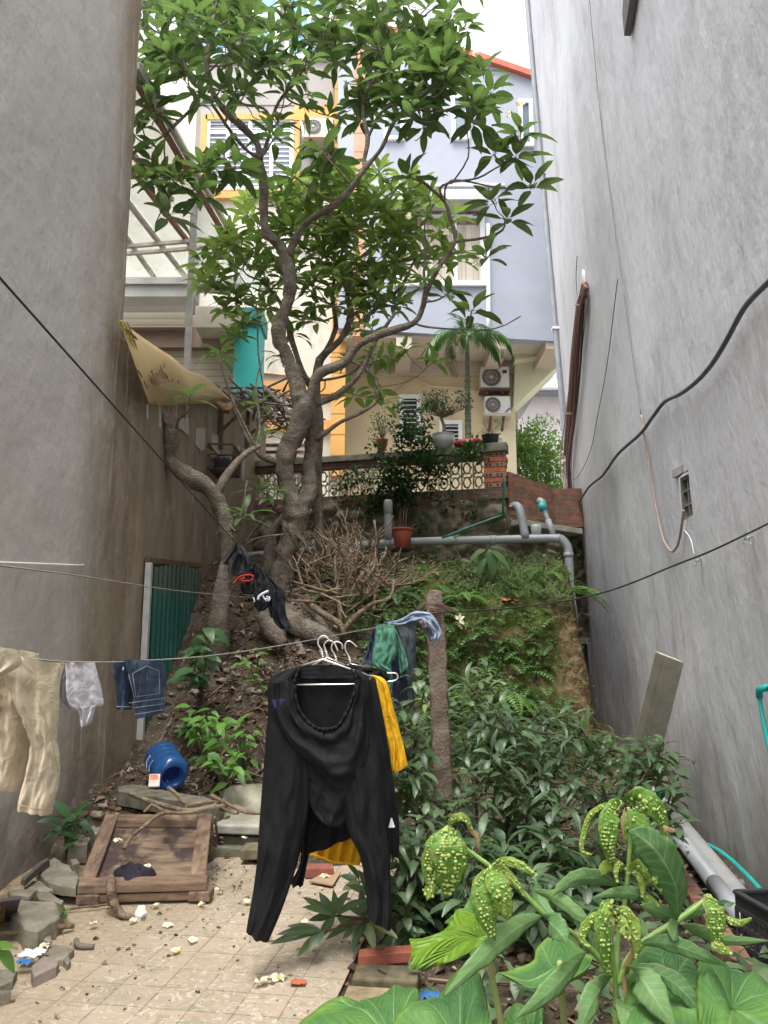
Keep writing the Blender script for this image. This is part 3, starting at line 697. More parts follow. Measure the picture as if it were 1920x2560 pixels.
for k in range(6):
    g=MB(); g.rpx(590,1100+k*17,760,1108+k*17,YO-.9+k*.05,.5); g.build('roof_step',m_paint('pinkish step',(0.532,0.447,0.404),(.3,.2,.18),.4) if k==0 else bpy.data.materials['pinkish step'],oh,smooth=False)
ac=aircon(762,296,832,340,YO-.4,'white air conditioner unit high on the orange house, with a small round logo',False,.3)
g=MB(); lc=P(820,310,YO-.41); Mx=Matrix.Rotation(R(90),3,'X')
g=MB(); g.add([lc+V((.055*math.cos(a),0,.055*math.sin(a))) for a in [math.pi*i/10 for i in range(11)]]+[lc+V((.025*math.cos(a),0,.025*math.sin(a))) for a in [math.pi*i/10 for i in range(11)]],[(i,i+1,i+12,i+11) for i in range(10)]); g.build('logo_arc',simple('logo slate',(.10,.10,.18),.5),ac,smooth=False)
g=MB(); g.lathe([(0,0),(.026,0),(.026,.004)],lc+V((.022,-.002,-.004)),12,Mx); g.build('logo_dot',simple('logo red',(.75,.04,.12),.5),ac)
g=MB(); g.tube([P(752,305,YO-.2),P(757,322,YO-.25),P(758,345,YO-.2)],.03,6); g.build('drain_hose',MAT['white'],ac)
# ---------------- house with shutters and glass awning on the left
YS=12.9
sh=thing('shuttered_house',P(440,1000,YS),'house with roller shutters and a white beam below the glass awning','building')
def m_shut():
    m=M('roller shutter',.5,spec=.4); m.world(); m.col((.36,.31,.23)); f=m.math('PINGPONG',m.axis(2),.06); m.mix(m.rng(f,.018,.0),(.12,.10,.07),.7)
    m.mix(m.rng(m.noise(2),.5,.7),(.28,.24,.18),.5); m.bump(f,.8,.03); return m.done()
shut=m_shut()
g=MB(); g.rpx(120,100,486,705,YS+.2,.3); g.build('upper_wall',m_paint('pale warm wall',(0.601,0.566,0.472),(.52,.45,.33),.5,.45),sh,smooth=False)
g=MB(); g.rpx(120,708,486,741,YS-1.2,.35); g.rpx(120,693,600,709,YS-1.25,.35); g.build('beam',lite,sh,smooth=False)
g=MB(); g.rpx(120,735,486,782,YS+.1,.1); g.build('recess',simple('shadow recess',(.09,.075,.06),.9),sh,smooth=False)  # dark slab under the beam, the recess shadow is in its colour
g=MB(); g.rpx(120,780,476,818,YS-.25,.3); g.build('shutter_box',shut,sh,smooth=False)
g=MB(); g.rpx(120,818,586,868,YS-.1,.3); g.build('soffit_band',m_paint('dusky pink band',(0.309,0.232,0.197),(.25,.19,.16),.4),sh,smooth=False)
g=MB(); g.rpx(120,868,586,1120,YS,.2); g.build('roller_shutter',shut,sh,smooth=False)
g=MB(); g.rpx(487,766,598,818,YS-.6,.5); g.build('fascia_box',offw,sh,smooth=False)
g=MB(); g.rpx(486,520,660,768,YS+.6,.3); g.build('side_block',offw,sh,smooth=False)
g=MB(); g.rpx(583,810,645,1084,YS-.3,.6); g.build('teal_panel',simple('turquoise paint',(.03,.42,.40),.6,0,.1,3),sh,smooth=False)
g=MB(); g.rpx(583,768,654,810,YS-.35,.7); g.build('teal_panel',simple('dark turquoise paint',(.02,.22,.20),.6,0,.1,3),sh,smooth=False)
# awning: level steel frame carrying glass
aw=thing('glass_awning',(-2.6,9.6,7.5),'glass awning on a rusty steel frame held up by a thin steel pole','awning')
ZA=7.5
def rafter(px,py,x1,y1,s=.07,dz=0): 
    a=GZ(px,py,ZA+dz); b=GZ(x1,y1,ZA+dz); g=MB(); g.beam(a,b,s,s); return g
mred=simple('red oxide steel',(.30,.15,.11),.7,.2,.3,5,.1)
msteel=simple('pale painted steel',(.46,.43,.37),.6,.2,.2,5,.1)
for q,(mm) in (((320,170,600,655),mred),((340,165,618,655),msteel),((315,405,482,620),mred),((300,350,430,500),msteel),((300,480,470,700),msteel),((292,560,390,700),msteel),((250,460,300,560),msteel)):
    rafter(*q,s=.06).build('rafter',mm,aw,smooth=False)
for q in ((300,423,478,415),(290,440,490,432)): rafter(*q,s=.05,dz=-.1).build('cross_bar',mred,aw,smooth=False)
for q in ((298,618,592,593),(298,636,596,612)): rafter(*q,s=.05,dz=-.1).build('cross_bar',msteel,aw,smooth=False)
g=MB(); A=[GZ(150,60,ZA+.05),GZ(355,160,ZA+.05),GZ(660,720,ZA+.05),GZ(200,740,ZA+.05)]; g.prism(A,(0,0,.012))
mg=M('dirty awning glass',.15,spec=.5); mg.world(); mg.col((.72,.80,.80)); mg.mix(mg.rng(mg.noise(2.5,detail=6),.45,.7),(.60,.58,.48),.7)
mg.b.inputs['Alpha'].default_value=.38
g.build('glass_panel',mg.done(),aw,smooth=False)
g=MB(); bt=GZ(487,480,ZA); g.beam((bt.x,bt.y,4.7),(bt.x,bt.y,ZA-.02),.075,.075,(0,1,0)); g.build('pole',MAT['steel'],aw,smooth=False)
# clutter rack along the wall top
rk=thing('storage_rack',(lx(11)+.2,11,4.3),'rusty iron rack bracketed to the top of the boundary wall, heaped with scrap','rack')
def RK(y,o,z): return V((lx(y)+o,y,z))
for o,z in ((.05,0),(.62,0),(.34,0)):
    g=MB(); g.beam(RK(9.6,o,ltop(9.6)-.05),RK(12.5,o,ltop(12.5)-.3),.04,.05); g.build('rail',MAT['steel'],rk,smooth=False)
for k in range(9):
    y=9.7+k*.34; g=MB(); z=ltop(9.6)-.05+(y-9.6)*((ltop(12.5)-.3)-(ltop(9.6)-.05))/2.9+.03; g.beam(RK(y,.0,z),RK(y,.64,z),.02,.02); g.build('cross_slat',MAT['rust'],rk,smooth=False)
for y in (9.7,11.2):
    g=MB(); z=ltop(y)-.1; g.beam(RK(y,.04,z),RK(y,.04,z-.75),.05,.06,(0,1,0)); g.build('bracket_post',MAT['rust'],rk,smooth=False)
    g=MB(); g.beam(RK(y,.05,z-.5),RK(y,.5,z-.02),.035,.035,(0,1,0)); g.build('brace',MAT['rust'],rk,smooth=False)
jk=MB(); rj=random.Random(4)
for k in range(120):
    y=rj.uniform(10.3,12.5); z=ltop(y)-.12-(y-9.6)*.1+rj.uniform(0,.28); o=rj.uniform(.05,.75); p=RK(y,o,z)
    d=V((rj.uniform(-.5,.7),rj.uniform(-.7,.7),rj.uniform(-.25,.35))).normalized()*rj.uniform(.12,.6); jk.tube([p,p+d],rj.uniform(.006,.022),4,rv=rj.random())
mj=M('scrap',.8); mj.col(mj.ramp(mj.attr('rv'),[(0,(.06,.045,.035)),(.4,(.16,.11,.08)),(.8,(.28,.22,.17)),(1.,(.42,.40,.36))])); mj=mj.done()
tag(jk.build('scrap_heap',mj),'tangle of scrap rods and sticks piled on the rusty rack','scrap',kind='stuff')
g=MB(); a=PL(640,1160,.5)
wp=[(545,1120),(556,1110),(556,1200),(545,1195)]
bk=thing('wire_basket',PL(530,1165,.2),'rusty wire basket hanging on the dark boundary wall, holding a dark bundle','basket')
bc=PL(530,1125,.0)
for z in (0,-.13,-.3):
    g=MB(); q=[bc+V((.02,-.3,z)),bc+V((.32,-.28,z)),bc+V((.32,.25,z)),bc+V((.02,.3,z))]; g.tube(q+[q[0]],.012 if z==0 else .007,5,1,smooth=False); g.build('hoop',MAT['rust'],bk)
for k in range(14):
    t=k/13; y=-.28+.55*t; g=MB(); g.tube([bc+V((.32,y,0)),bc+V((.31,y*.95,-.3)),bc+V((.03,y*.9,-.31))],.006,4,1,smooth=False); g.build('basket_wire',MAT['rust'],bk)
g=MB(); g.sphere(bc+V((.15,-.02,-.2)),.11,(1,1.5,.9),6,jit=.5); g.build('bundle',simple('dark bundle',(.03,.028,.035),.9),bk)
# far right house and trees
fh=thing('pinkish_house',P(1350,1100,26),'pale pink house wall with white eaves seen beyond the garden bush','building')
g=MB(); g.rpx(1270,976,1480,1300,26,4); g.build('wall',m_paint('pale pink',(0.618,0.550,0.566),(.6,.5,.5),.3),fh,smooth=False)
g=MB(); g.rpx(1290,968,1480,980,25.5,.5); g.build('gutter',simple('slate gutter',(.20,.22,.27),.6),fh,smooth=False)
g=MB(); g.rpx(1290,948,1480,968,25.2,.8); g.build('eaves',MAT['white'],fh,smooth=False)
g=MB(); g.rpx(1290,880,1480,948,26,3); g.build('upper_wall',simple('slate blue wall',(.28,.31,.38),.8,0,.1,1),fh,smooth=False)
# ================================================================ trees
def in_view(p): return True
class Tree:
    def __init__(s,seed): s.w=MB(); s.tw=MB(); s.l=MB(); s.nodes=[]; s.r=random.Random(seed); s.fl=MB()
    def limb(s,pts,r,n=4,sides=9,jit=.12,nodes=True,target=None):
        """pts: (px,py,depth)"""
        r=[x*.77*(1+.16*math.sin(i*2.3+len(r))) for i,x in enumerate(r)]; w=[P(*p) for p in pts] if len(pts[0])==3 and not isinstance(pts[0],V) else pts
        q=(s.w if target is None else target).tube(w,r,sides,n,True,jit)
        if nodes:
            m=len(q)
            for i,x in enumerate(q):
                if i>=m*.25: s.nodes.append((x,pl([(k*(m-1)/(len(r)-1),v) for k,v in enumerate(r)],i)))
        return q
    def whorl(s,p,d,n=9,L=.3,W=.085,spread=1.0,br=0.,droop=.35):
        d=d.normalized(); a0=s.r.uniform(0,6.3); u=d.orthogonal().normalized(); v=d.cross(u)
        for k in range(n):
            a=a0+k*2.4; t=k/n
            el=lerp(.15,1.15,t)+s.r.uniform(-.12,.12)     # outer leaves lie flatter
            o=(u*math.cos(a)+v*math.sin(a)); dd=(o*math.cos(el*spread)+d*math.sin(el*spread)); dd.z-=.12+s.r.uniform(0,.25)
            LL=L*s.r.uniform(.75,1.15)*(1.05-.25*t); pet=LL*.16
            b=p-d*(.05*(1-t)); q=b+dd.normalized()*pet
            s.l.tube([b,q],.0035,3,1,False,rv=s.r.random()*.4,smooth=False)
            nrm=d+V((0,0,.5))
            s.l.leaf(q,dd,nrm,LL,W*s.r.uniform(.85,1.15),droop+s.r.uniform(-.15,.3),.22,min(1,max(.001,br+s.r.uniform(-.3,.3))),5,0,.05,s.r.uniform(-.4,.4))
    def reach(s,T,L=.3,n=9,rmin=.008,br=.4,mx=1.2,W=.085):
        best=None;bd=1e9
        for i,(x,r) in enumerate(s.nodes):
            dv=T-x; dist=dv.length+ (.6*max(0,-dv.z+.05)) - r*3
            if dist<bd: bd=dist; best=(x,r,i)
        x,r,_=best; dv=T-x; ln=dv.length
        mid=x.lerp(T,.5)+V((s.r.uniform(-.12,.12),s.r.uniform(-.12,.12),-.12))*ln*.8
        q3=x.lerp(T,.85)+V((s.r.uniform(-.05,.05),s.r.uniform(-.05,.05),-.05))*ln*.6
        r0=min(r*.8,.011+.007*ln)
        q=s.tw.tube([x,mid,q3,T],[r0,r0*.85,max(rmin,r0*.75),rmin],6,3,True,.08)
        for i,p in enumerate(q[2:]): s.nodes.append((p,r0*.75))
        d=(T-q3); d.z=abs(d.z)+ln*.12+.03
        s.whorl(T,d,n,L,W,1.,br)
        for _ in range(1 if s.r.random()<.65 else 0):
            k=q[s.r.randrange(1,len(q)-1)]; e=k+V((s.r.uniform(-1,1),s.r.uniform(-1,1),s.r.uniform(-.5,.8)))*s.r.uniform(.15,.35); s.tw.tube([k,k.lerp(e,.4)+V((s.r.uniform(-.05,.05),0,-.04)),k.lerp(e,.75)+V((0,0,-.04)),e],[r0*.6,r0*.55,rmin*.8,rmin*.6],5,3,True,.2)
        if s.r.random()<.35 and ln>.35:
            k=q[len(q)//2]; e=k+V((s.r.uniform(-1,1),s.r.uniform(-1,1),s.r.uniform(.1,.8)))*.22
            s.tw.tube([k,k.lerp(e,.5)+V((0,0,-.03)),e],[r0*.7,r0*.6,rmin],5,2); s.whorl(e,e-k,max(5,n-2),L*.9,W,1.,br)
    def fill(s,blobs,br,L=.3,root=None,n=9,W=.085):
        T=[]
        for (cx,cy,rx_,ry_,cnt,ya,yb) in blobs:
            for k in range(cnt):
                a=s.r.uniform(0,2*math.pi); q=math.sqrt(s.r.random()); T.append(P(cx+rx_*q*math.cos(a),cy+ry_*q*math.sin(a),s.r.uniform(ya,yb)))
        T.sort(key=lambda p:min((p-x).length for x,r in s.nodes[::5]))
        for p in T: s.reach(p,L*s.r.uniform(.85,1.15),n+s.r.choice((-2,-1,0,1)),br=br,W=W)
LF1=m_leaf('frangipani leaf',(.038,.07,.03),(.09,.145,.05),.45,.42,(.13,.22,.05),(.22,.34,.12))
LF2=m_leaf('young frangipani leaf',(.08,.155,.042),(.16,.27,.07),.45,.5,(.24,.36,.07),(.22,.36,.10))
# ---- main frangipani
t1=Tree(3); Yd=8.9
trunk=thing('frangipani_tree',P(735,1480,9),'large old frangipani tree with thick trunk, its leaf rosettes filling the upper yard','tree')
t1.limb([(700,1560,9.0),(700,1480,9),(712,1400,9),(728,1340,9),(740,1285,9),(722,1235,8.95),(713,1150,8.9),(738,1085,8.85),(760,1022,8.8),(748,980,8.8),(727,912,8.8),(700,853,8.75),(700,803,8.7),(719,760,8.7),(724,684,8.6),(700,617,8.6),(662,570,8.5),(660,464,8.4),(648,400,8.3)],
  [.25,.21,.17,.16,.19,.135,.135,.16,.17,.12,.115,.105,.10,.10,.095,.085,.075,.062,.058],6,16,.34)
t1.limb([(648,400,8.3),(643,359,8.3),(605,316,8.2),(559,274,8.15),(521,203,8.1),(521,127,8.1),(530,60,8.2),(550,-20,8.3),(560,-120,8.3)],[.058,.055,.055,.05,.042,.036,.03,.026,.018],4,9)
t1.limb([(665,1500,9.3),(672,1420,9.25),(682,1340,9.2),(712,1290,9.05)],[.13,.11,.10,.08],4,9,.2)
t1.limb([(735,1300,9.0),(768,1240,9.1),(774,1170,9.1),(782,1106,9.1),(776,1064,9.),(762,1015,8.85)],[.12,.135,.125,.12,.105,.1],5,14,.34)
t1.limb([(765,1025,8.8),(780,975,8.75),(799,933,8.7),(858,908,8.6),(900,860,8.5),(969,830,8.4),(1036,807,8.35),(1058,765,8.3),(1064,735,8.3),(1095,672,8.25),(1138,603,8.2),(1125,545,8.2),(1112,506,8.2),(1075,470,8.2),(1040,440,8.2)],[.09,.085,.075,.07,.06,.055,.048,.042,.038,.036,.032,.028,.026,.022,.018],3,8)
t1.limb([(1036,807,8.35),(1060,816,8.3),(1125,822,8.2),(1235,822,8.1),(1302,790,8.0)],[.025,.016,.013,.011,.008],3,6)
t1.limb([(1138,603,8.2),(1209,595,8.1),(1256,575,8.0),(1262,545,8.0)],[.024,.02,.015,.011],4,6)
t1.limb([(1112,506,8.2),(1100,470,8.1),(1135,455,8.0),(1195,445,7.9),(1240,420,7.8),(1290,395,7.8)],[.022,.018,.016,.013,.011,.009],3,6)
t1.limb([(1112,506,8.2),(1115,465,8.2),(1145,450,8.),(1250,470,7.9),(1330,468,7.8)],[.02,.016,.014,.012,.009],3,6)
t1.limb([(1128,460,8.1),(1170,395,8.1),(1168,330,8.1),(1160,290,8.2)],[.015,.013,.011,.009],3,6)
t1.limb([(1062,739,8.3),(1060,680,8.5),(1065,620,8.6),(1062,560,8.7),(1085,510,8.7)],[.024,.022,.02,.017,.013],3,7)
t1.limb([(722,640,8.6),(738,600,8.5),(768,555,8.4),(833,515,8.2),(870,478,8.1),(897,443,8.0),(914,418,8.0),(935,395,8.0),(956,367,7.9),(981,312,7.8),(1019,262,7.7),(1055,236,7.6),(1110,190,7.6)],[.065,.06,.055,.05,.046,.044,.042,.034,.03,.026,.022,.018,.014],3,8)
t1.limb([(914,418,8.0),(910,401,8.0),(920,346,8.0),(908,287,8.1),(914,228,8.1),(950,180,8.1),(960,127,8.1),(969,42,8.1),(965,-60,8.1)],[.036,.034,.032,.029,.026,.022,.019,.016,.012],3,8)
t1.limb([(920,346,8.0),(948,287,7.9),(990,262,7.8),(1070,278,7.7),(1129,274,7.6),(1180,250,7.5)],[.024,.022,.02,.017,.014,.01],3,7)
t1.limb([(914,228,8.1),(940,150,8.2),(1000,90,8.3),(1060,40,8.4),(1110,0,8.4)],[.02,.018,.015,.013,.01],3,6)
t1.limb([(648,392,8.3),(622,380,8.1),(580,333,8.0),(525,253,7.9),(480,200,7.8),(455,150,7.8),(411,101,7.7),(381,51,7.7),(350,0,7.7)],[.035,.03,.025,.022,.02,.018,.015,.012,.01],3,7)
t1.limb([(650,390,8.3),(664,367,8.4),(677,304,8.5),(656,270,8.5),(597,257,8.5),(529,207,8.5)],[.03,.027,.024,.02,.017,.014],3,7)
t1.limb([(677,304,8.5),(698,253,8.5),(736,207,8.5),(782,135,8.6),(816,76,8.6),(850,20,8.6)],[.026,.024,.021,.018,.015,.011],3,7)
t1.limb([(520,253,8.1),(478,274,7.9),(436,316,7.8),(400,345,7.7),(369,360,7.6),(325,392,7.5)],[.026,.023,.02,.017,.013,.01],3,7)
t1.limb([(478,274,7.9),(420,330,7.8),(411,380,7.7),(424,443,7.6),(478,477,7.5),(512,451,7.5)],[.02,.017,.015,.013,.011,.009],3,6)
t1.limb([(424,443,7.6),(425,490,7.6),(410,515,7.6),(388,560,7.6)],[.013,.012,.01,.007],3,5)
t1.limb([(790,1010,8.9),(841,988,8.9),(897,938,8.8),(939,853,8.8),(990,780,8.8)],[.06,.05,.04,.035,.025],3,8)
t1.limb([(765,1110,9.1),(800,1092,9.0),(850,1056,8.9),(905,1030,8.8),(945,1000,8.8),(945,950,8.8),(880,900,8.8)],[.05,.042,.034,.028,.022,.018,.012],3,7)
t1.limb([(702,1158,8.9),(668,1146,8.8),(643,1131,8.7),(605,1070,8.7),(570,970,8.7),(548,895,8.7)],[.07,.055,.04,.022,.018,.014],3,8)
t1.limb([(648,1133,8.7),(640,1080,8.8),(660,1000,8.9),(645,880,8.9),(640,760,8.9),(600,690,8.9)],[.022,.019,.017,.015,.013,.01],3,6)
t1.fill([(400,60,110,80,15,7.3,8.6),(520,60,120,100,17,7.3,8.8),(650,70,130,110,20,7.5,9),(800,70,120,90,17,7.5,9),(920,60,120,100,19,7.5,9),(1040,80,120,90,17,7.4,8.8),(1120,120,90,70,9,7.4,8.6),
 (1160,225,100,70,17,7.2,8.4),(1050,200,110,80,14,7.4,8.6),(960,250,120,70,10,7.6,8.6),(830,220,110,110,9,7.8,9),(560,190,120,80,11,7.6,8.8),(400,200,70,90,12,7.3,8.4),(700,200,110,70,8,8,9),(350,300,45,50,3,7.3,7.8),
 (380,430,60,70,5,7.4,7.9),(480,420,60,60,3,7.4,7.9),(700,330,60,50,3,8,8.5),(1060,300,80,30,3,7.5,8.2),(1000,-60,250,60,11,7.4,8.8),(600,-60,260,60,11,7.4,8.8),(400,-150,700,120,3,7.4,8.8)],.35,.29,n=7,W=.088)
def W1(t,x,y,Y,n=9,L=.3,br=.4,W=.085): t.reach(P(x,y,Y),L,n,br=br,W=W)
for q in ((1330,462,7.8),(1268,545,8.),(1290,392,7.8),(1235,385,7.8),(1302,330,7.6),(805,378,7.9),(735,440,8.),(325,385,7.5),(590,420,7.7),(495,478,7.5),(425,535,7.6),(1020,440,8.0),(1180,300,7.6),(1230,500,7.9),(560,390,7.7),(1120,735,8.2),(1215,640,8.),(1060,700,8.2),(1180,775,8.2)): W1(t1,*q,9,.34,.3,.105)
t1.w.merge(t1.tw).build('trunk',[MAT['bark'],MAT['twig']],trunk); t1.l.build('foliage',LF1,trunk)
# flower clusters
def blossom(mb,c,nrm,r,rs):
    nrm=nrm.normalized(); u=nrm.orthogonal().normalized(); v=nrm.cross(u); a0=rs.uniform(0,6)
    for k in range(5):
        a=a0+k*2*math.pi/5; d=u*math.cos(a)+v*math.sin(a)
        mb.leaf(c,d+nrm*.35,nrm,r,r*.75,.5,.15,.5,4,1,0,.4)
fm=M('frangipani petal',.5); fm.col((.85,.80,.62)); fm.mix(fm.rng(fm.attr('mv'),.75,.0),(.90,.78,.42),.45); fm=fm.done(.25)
g=MB(); rs=random.Random(5)
for (x,y,Y) in ((1185,138,7.4),(1045,218,7.4),(1300,262,7.4),(1270,285,7.4),(1022,540,7.8),(800,430,8.2),(1190,655,8),(1115,580,8)):
    for k in range(4): blossom(g,P(x+rs.uniform(-7,7),y+rs.uniform(-7,7),Y),V((rs.uniform(-1,1),-1,rs.uniform(-.3,1))),.035,rs)
g.build('blossoms',fm,trunk)
# ---- second, fresher frangipani behind
t2=Tree(8)
tr2=thing('frangipani_tree',P(800,1240,10),'younger frangipani tree behind the old trunk with bright fresh green leaves','tree')
t2.limb([(800,1400,9.9),(795,1250,9.9),(792,1150,9.8),(800,1060,9.7),(790,980,9.6),(800,900,9.6),(850,850,9.5),(878,790,9.5),(868,740,9.4),(880,680,9.4)],[.09,.085,.08,.075,.075,.07,.06,.055,.04,.03],3,8)
t2.limb([(790,980,9.6),(760,940,9.5),(744,895,9.5),(725,836,9.4),(715,790,9.3),(690,740,9.3),(650,700,9.3)],[.06,.055,.05,.045,.038,.03,.02],3,8)
t2.limb([(800,900,9.6),(840,820,9.7),(830,730,9.8),(860,620,9.8),(900,540,9.7)],[.045,.04,.035,.026,.018],3,7)
t2.limb([(860,840,9.5),(930,780,9.4),(1000,720,9.3),(1040,640,9.2)],[.04,.035,.026,.018],3,7)
t2.fill([(690,500,90,70,14,9,10),(780,470,90,50,12,9,10.2),(860,520,110,80,20,9,10.2),(960,480,100,60,15,9,10),(1050,540,90,60,14,8.8,9.8),(650,620,100,80,16,8.8,9.8),(780,620,110,80,22,9,10.2),(900,640,120,80,23,9,10.2),(1020,640,90,70,12,9,9.8),
 (700,730,90,60,9,9,9.8),(850,720,110,60,14,9,9.8),(560,690,60,90,12,8.8,9.6),(600,780,50,60,7,8.8,9.4),(1120,640,60,40,4,8.6,9.2),(960,750,90,40,7,9,9.8),(740,800,50,40,3,9,9.6),(930,440,80,40,7,9,10)],.5,.28,n=8,W=.085)
for q in ((930,880,8.9),(960,1000,8.9),(870,900,9),(1090,900,9.),(1010,870,9.),(880,985,9),(700,890,8.9),(545,880,8.9),(570,830,8.9),(640,1010,8.8),(930,820,9),(980,900,9.2)): W1(t2,*q,8,.26,.3)
t2.w.merge(t2.tw).build('trunk',[MAT['bark'],MAT['twig']],tr2); t2.l.build('foliage',LF2,tr2)
# ---- pruned frangipani against the left wall
t3=Tree(21); Y3=7.9
tr3=thing('frangipani_tree',P(550,1540,Y3),'pruned frangipani leaning beside the dark boundary wall, bare bent trunk with few leaf tufts','tree')
t3.limb([(530,1790,8.35),(538,1690,8.15),(545,1600,7.95),(550,1500,Y3),(566,1420,Y3),(572,1350,Y3),(560,1290,7.9),(535,1235,7.85),(488,1200,7.8),(442,1170,7.75),(424,1134,7.7),(430,1100,7.65),(420,1055,7.6),(395,1015,7.6)],[.2,.19,.15,.115,.105,.095,.10,.12,.105,.10,.085,.085,.07,.045],4,14,.32)
t3.limb([(540,1240,7.85),(560,1200,7.85),(588,1160,7.9),(620,1130,8.0),(650,1115,8.1)],[.075,.055,.05,.045,.03],4,9)
for q,r in (([(396,1016,7.6),(378,990,7.5),(372,920,7.4),(352,885,7.3),(345,850,7.3)],[.03,.02,.015,.012,.01]),([(376,960,7.4),(385,935,7.4),(402,912,7.4)],[.014,.011,.009]),([(440,1075,7.65),(448,1048,7.5),(470,1030,7.4),(474,995,7.3)],[.02,.014,.012,.01]),([(428,1030,7.6),(432,1010,7.6)],[.012,.008]),
    ([(640,1120,8.05),(600,1040,8.0),(570,970,8.0),(548,895,8.0)],[.022,.018,.015,.012]),([(560,1290,7.9),(590,1330,7.8),(605,1280,7.7),(618,1200,7.7)],[.02,.015,.013,.01]),([(605,1370,7.8),(630,1350,7.8),(670,1340,7.9),(722,1335,8.2)],[.014,.012,.01,.008]),
    ([(640,1120,8.1),(650,1060,8.2),(640,960,8.2),(660,890,8.2)],[.018,.014,.012,.01]),([(610,1360,7.8),(612,1300,7.75),(620,1260,7.7)],[.012,.01,.009]),([(600,1380,7.8),(630,1330,7.8),(660,1295,7.8)],[.012,.01,.008])): t3.limb(q,r,3,6,nodes=False)
for (x,y,Y,d,n,L) in ((352,875,7.3,(-.2,-.3,1),8,.22),(474,990,7.3,(0,-.2,1),7,.30),(400,905,7.4,(0,0,1),3,.12),(610,1285,7.7,(.1,-.4,1),9,.30),(650,1220,8.3,(.3,-.3,1),9,.26),(690,1230,8.3,(.3,-.3,1),8,.26),(548,890,8.,(-.1,-.2,1),8,.3),(662,1085,8.3,(0,-.3,1),8,.24)):
    t3.whorl(P(x,y,Y),V(d),n,L,.075,1.,.4,.5)
t3.w.build('trunk',MAT['bark'],tr3); t3.l.build('foliage',LF1,tr3)
# ---- heap of cut bare branches on the slope
rb2=random.Random(9)
bh=MB()
def cutbranch(g,p,d,L,r,depth=0):
    pts=[p]; 
    for k in range(5):
        d=(d+V((rb2.uniform(-.5,.5),rb2.uniform(-.5,.5),rb2.uniform(-.3,.45)))*.5).normalized(); q=pts[-1]+d*L/5
        zz=hf(q.x,q.y)+.02
        if q.z<zz: q.z=zz
        pts.append(q)
    g.tube(pts,[r,r*.95,r*.85,r*.75,r*.65,r*.5],6,2,True,.2)
    if depth<2:
        for k in (2,3,4):
            if rb2.random()<.8: cutbranch(g,pts[k],(d+V((rb2.uniform(-1,1),rb2.uniform(-.8,.8),rb2.uniform(-.1,1.1)))).normalized(),L*.62,r*.7,depth+1)
for k in range(40):
    a=rb2.uniform(720,1000); b=rb2.uniform(1400,1530); p=P(a,b,rb2.uniform(8.2,9.2)); p.z=max(p.z,hf(p.x,p.y)+.02)
    cutbranch(bh,p,V((rb2.uniform(-1,1),rb2.uniform(-.8,.4),rb2.uniform(-.15,.45))).normalized(),rb2.uniform(.35,.68),rb2.uniform(.009,.02))
tag(bh.build('branch_heap',MAT['dry']),'heap of tangled bare cut branches lying on the slope below the balustrade','branches',kind='stuff')
# big bare branch in front of the heap
br=MB()
for q,r in (([(760,1495,8.3),(800,1530,8.2),(850,1560,8.1),(860,1590,8.1)],[.045,.04,.034,.03]),([(855,1580,8.1),(885,1545,8.1),(930,1510,8.1),(975,1495,8.2),(985,1450,8.3)],[.034,.03,.024,.018,.012]),([(840,1345,8.5),(838,1400,8.5),(842,1470,8.4),(850,1530,8.3),(850,1570,8.2)],[.012,.015,.02,.025,.028]),
  ([(935,1300,8.6),(940,1340,8.6),(935,1400,8.6),(900,1440,8.5),(870,1500,8.4)],[.012,.014,.016,.018,.022]),([(1020,1395,8.8),(990,1410,8.8),(950,1460,8.7),(900,1500,8.6)],[.009,.012,.016,.02])): br.tube([P(*p) for p in q],r,8,3,True,.15)
br.build('fallen_branch',MAT['dry'],label='thick pale forked bare branch in front of the branch heap',cat='branch')
# exposed roots at the base of the main tree
rt=MB()
for q,r in (([(700,1490,8.9),(660,1540,8.6),(640,1600,8.4)],[.08,.05,.03]),([(720,1490,8.9),(750,1560,8.5),(770,1620,8.3)],[.09,.06,.03]),([(730,1480,8.9),(790,1540,8.6),(830,1600,8.4)],[.08,.05,.03]),([(700,1500,8.9),(705,1570,8.4),(690,1640,8.2)],[.09,.08,.05]),([(740,1500,8.9),(735,1570,8.45),(760,1640,8.1)],[.07,.05,.03])):
    rt.tube([P(*p) for p in q],r,8,4,True,.3)
rt.tube([P(650,1520,8.15),P(668,1560,8.1),P(690,1590,8.05),P(712,1610,8.0)],[.075,.10,.085,.05],12,4,True,.2)
rt.tube([P(690,1520,8.5),P(740,1560,8.35),P(790,1585,8.25),P(850,1600,8.2)],[.10,.13,.11,.06],12,4,True,.35)
rt.build('roots',MAT['bark'],trunk)
# ---- garden bush far right behind the brick wall
def leafcloud(mb,c,r,n,L,W,rs,up=.5,rvb=.5):
    for k in range(n):
        d=V((rs.gauss(0,1),rs.gauss(0,1),rs.gauss(0,1))); d.normalize(); q=rs.random()**.35; p=V(c)+V((d.x*r[0],d.y*r[1],d.z*r[2]))*q
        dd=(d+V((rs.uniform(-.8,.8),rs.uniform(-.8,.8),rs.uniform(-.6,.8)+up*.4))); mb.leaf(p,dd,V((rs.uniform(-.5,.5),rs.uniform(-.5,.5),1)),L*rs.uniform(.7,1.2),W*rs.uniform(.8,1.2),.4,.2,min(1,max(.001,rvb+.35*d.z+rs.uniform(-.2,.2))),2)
gb=thing('garden_bush',P(1345,1230,19),'leafy light green garden bush beyond the brick wall on the right','bush')
g=MB(); rs=random.Random(2)
for k in range(44):
    x,y=rs.uniform(1285,1410),rs.uniform(1085,1240); p=P(x,y,rs.uniform(18.4,20)); g2=rs.uniform(.25,.42)
    leafcloud(g,p,(g2,g2,g2),75,.15,.07,rs)
for k in range(9): leafcloud(g,P(1300+k*12,1068+rs.uniform(-14,6),19),(.12,.12,.3),22,.13,.05,rs)
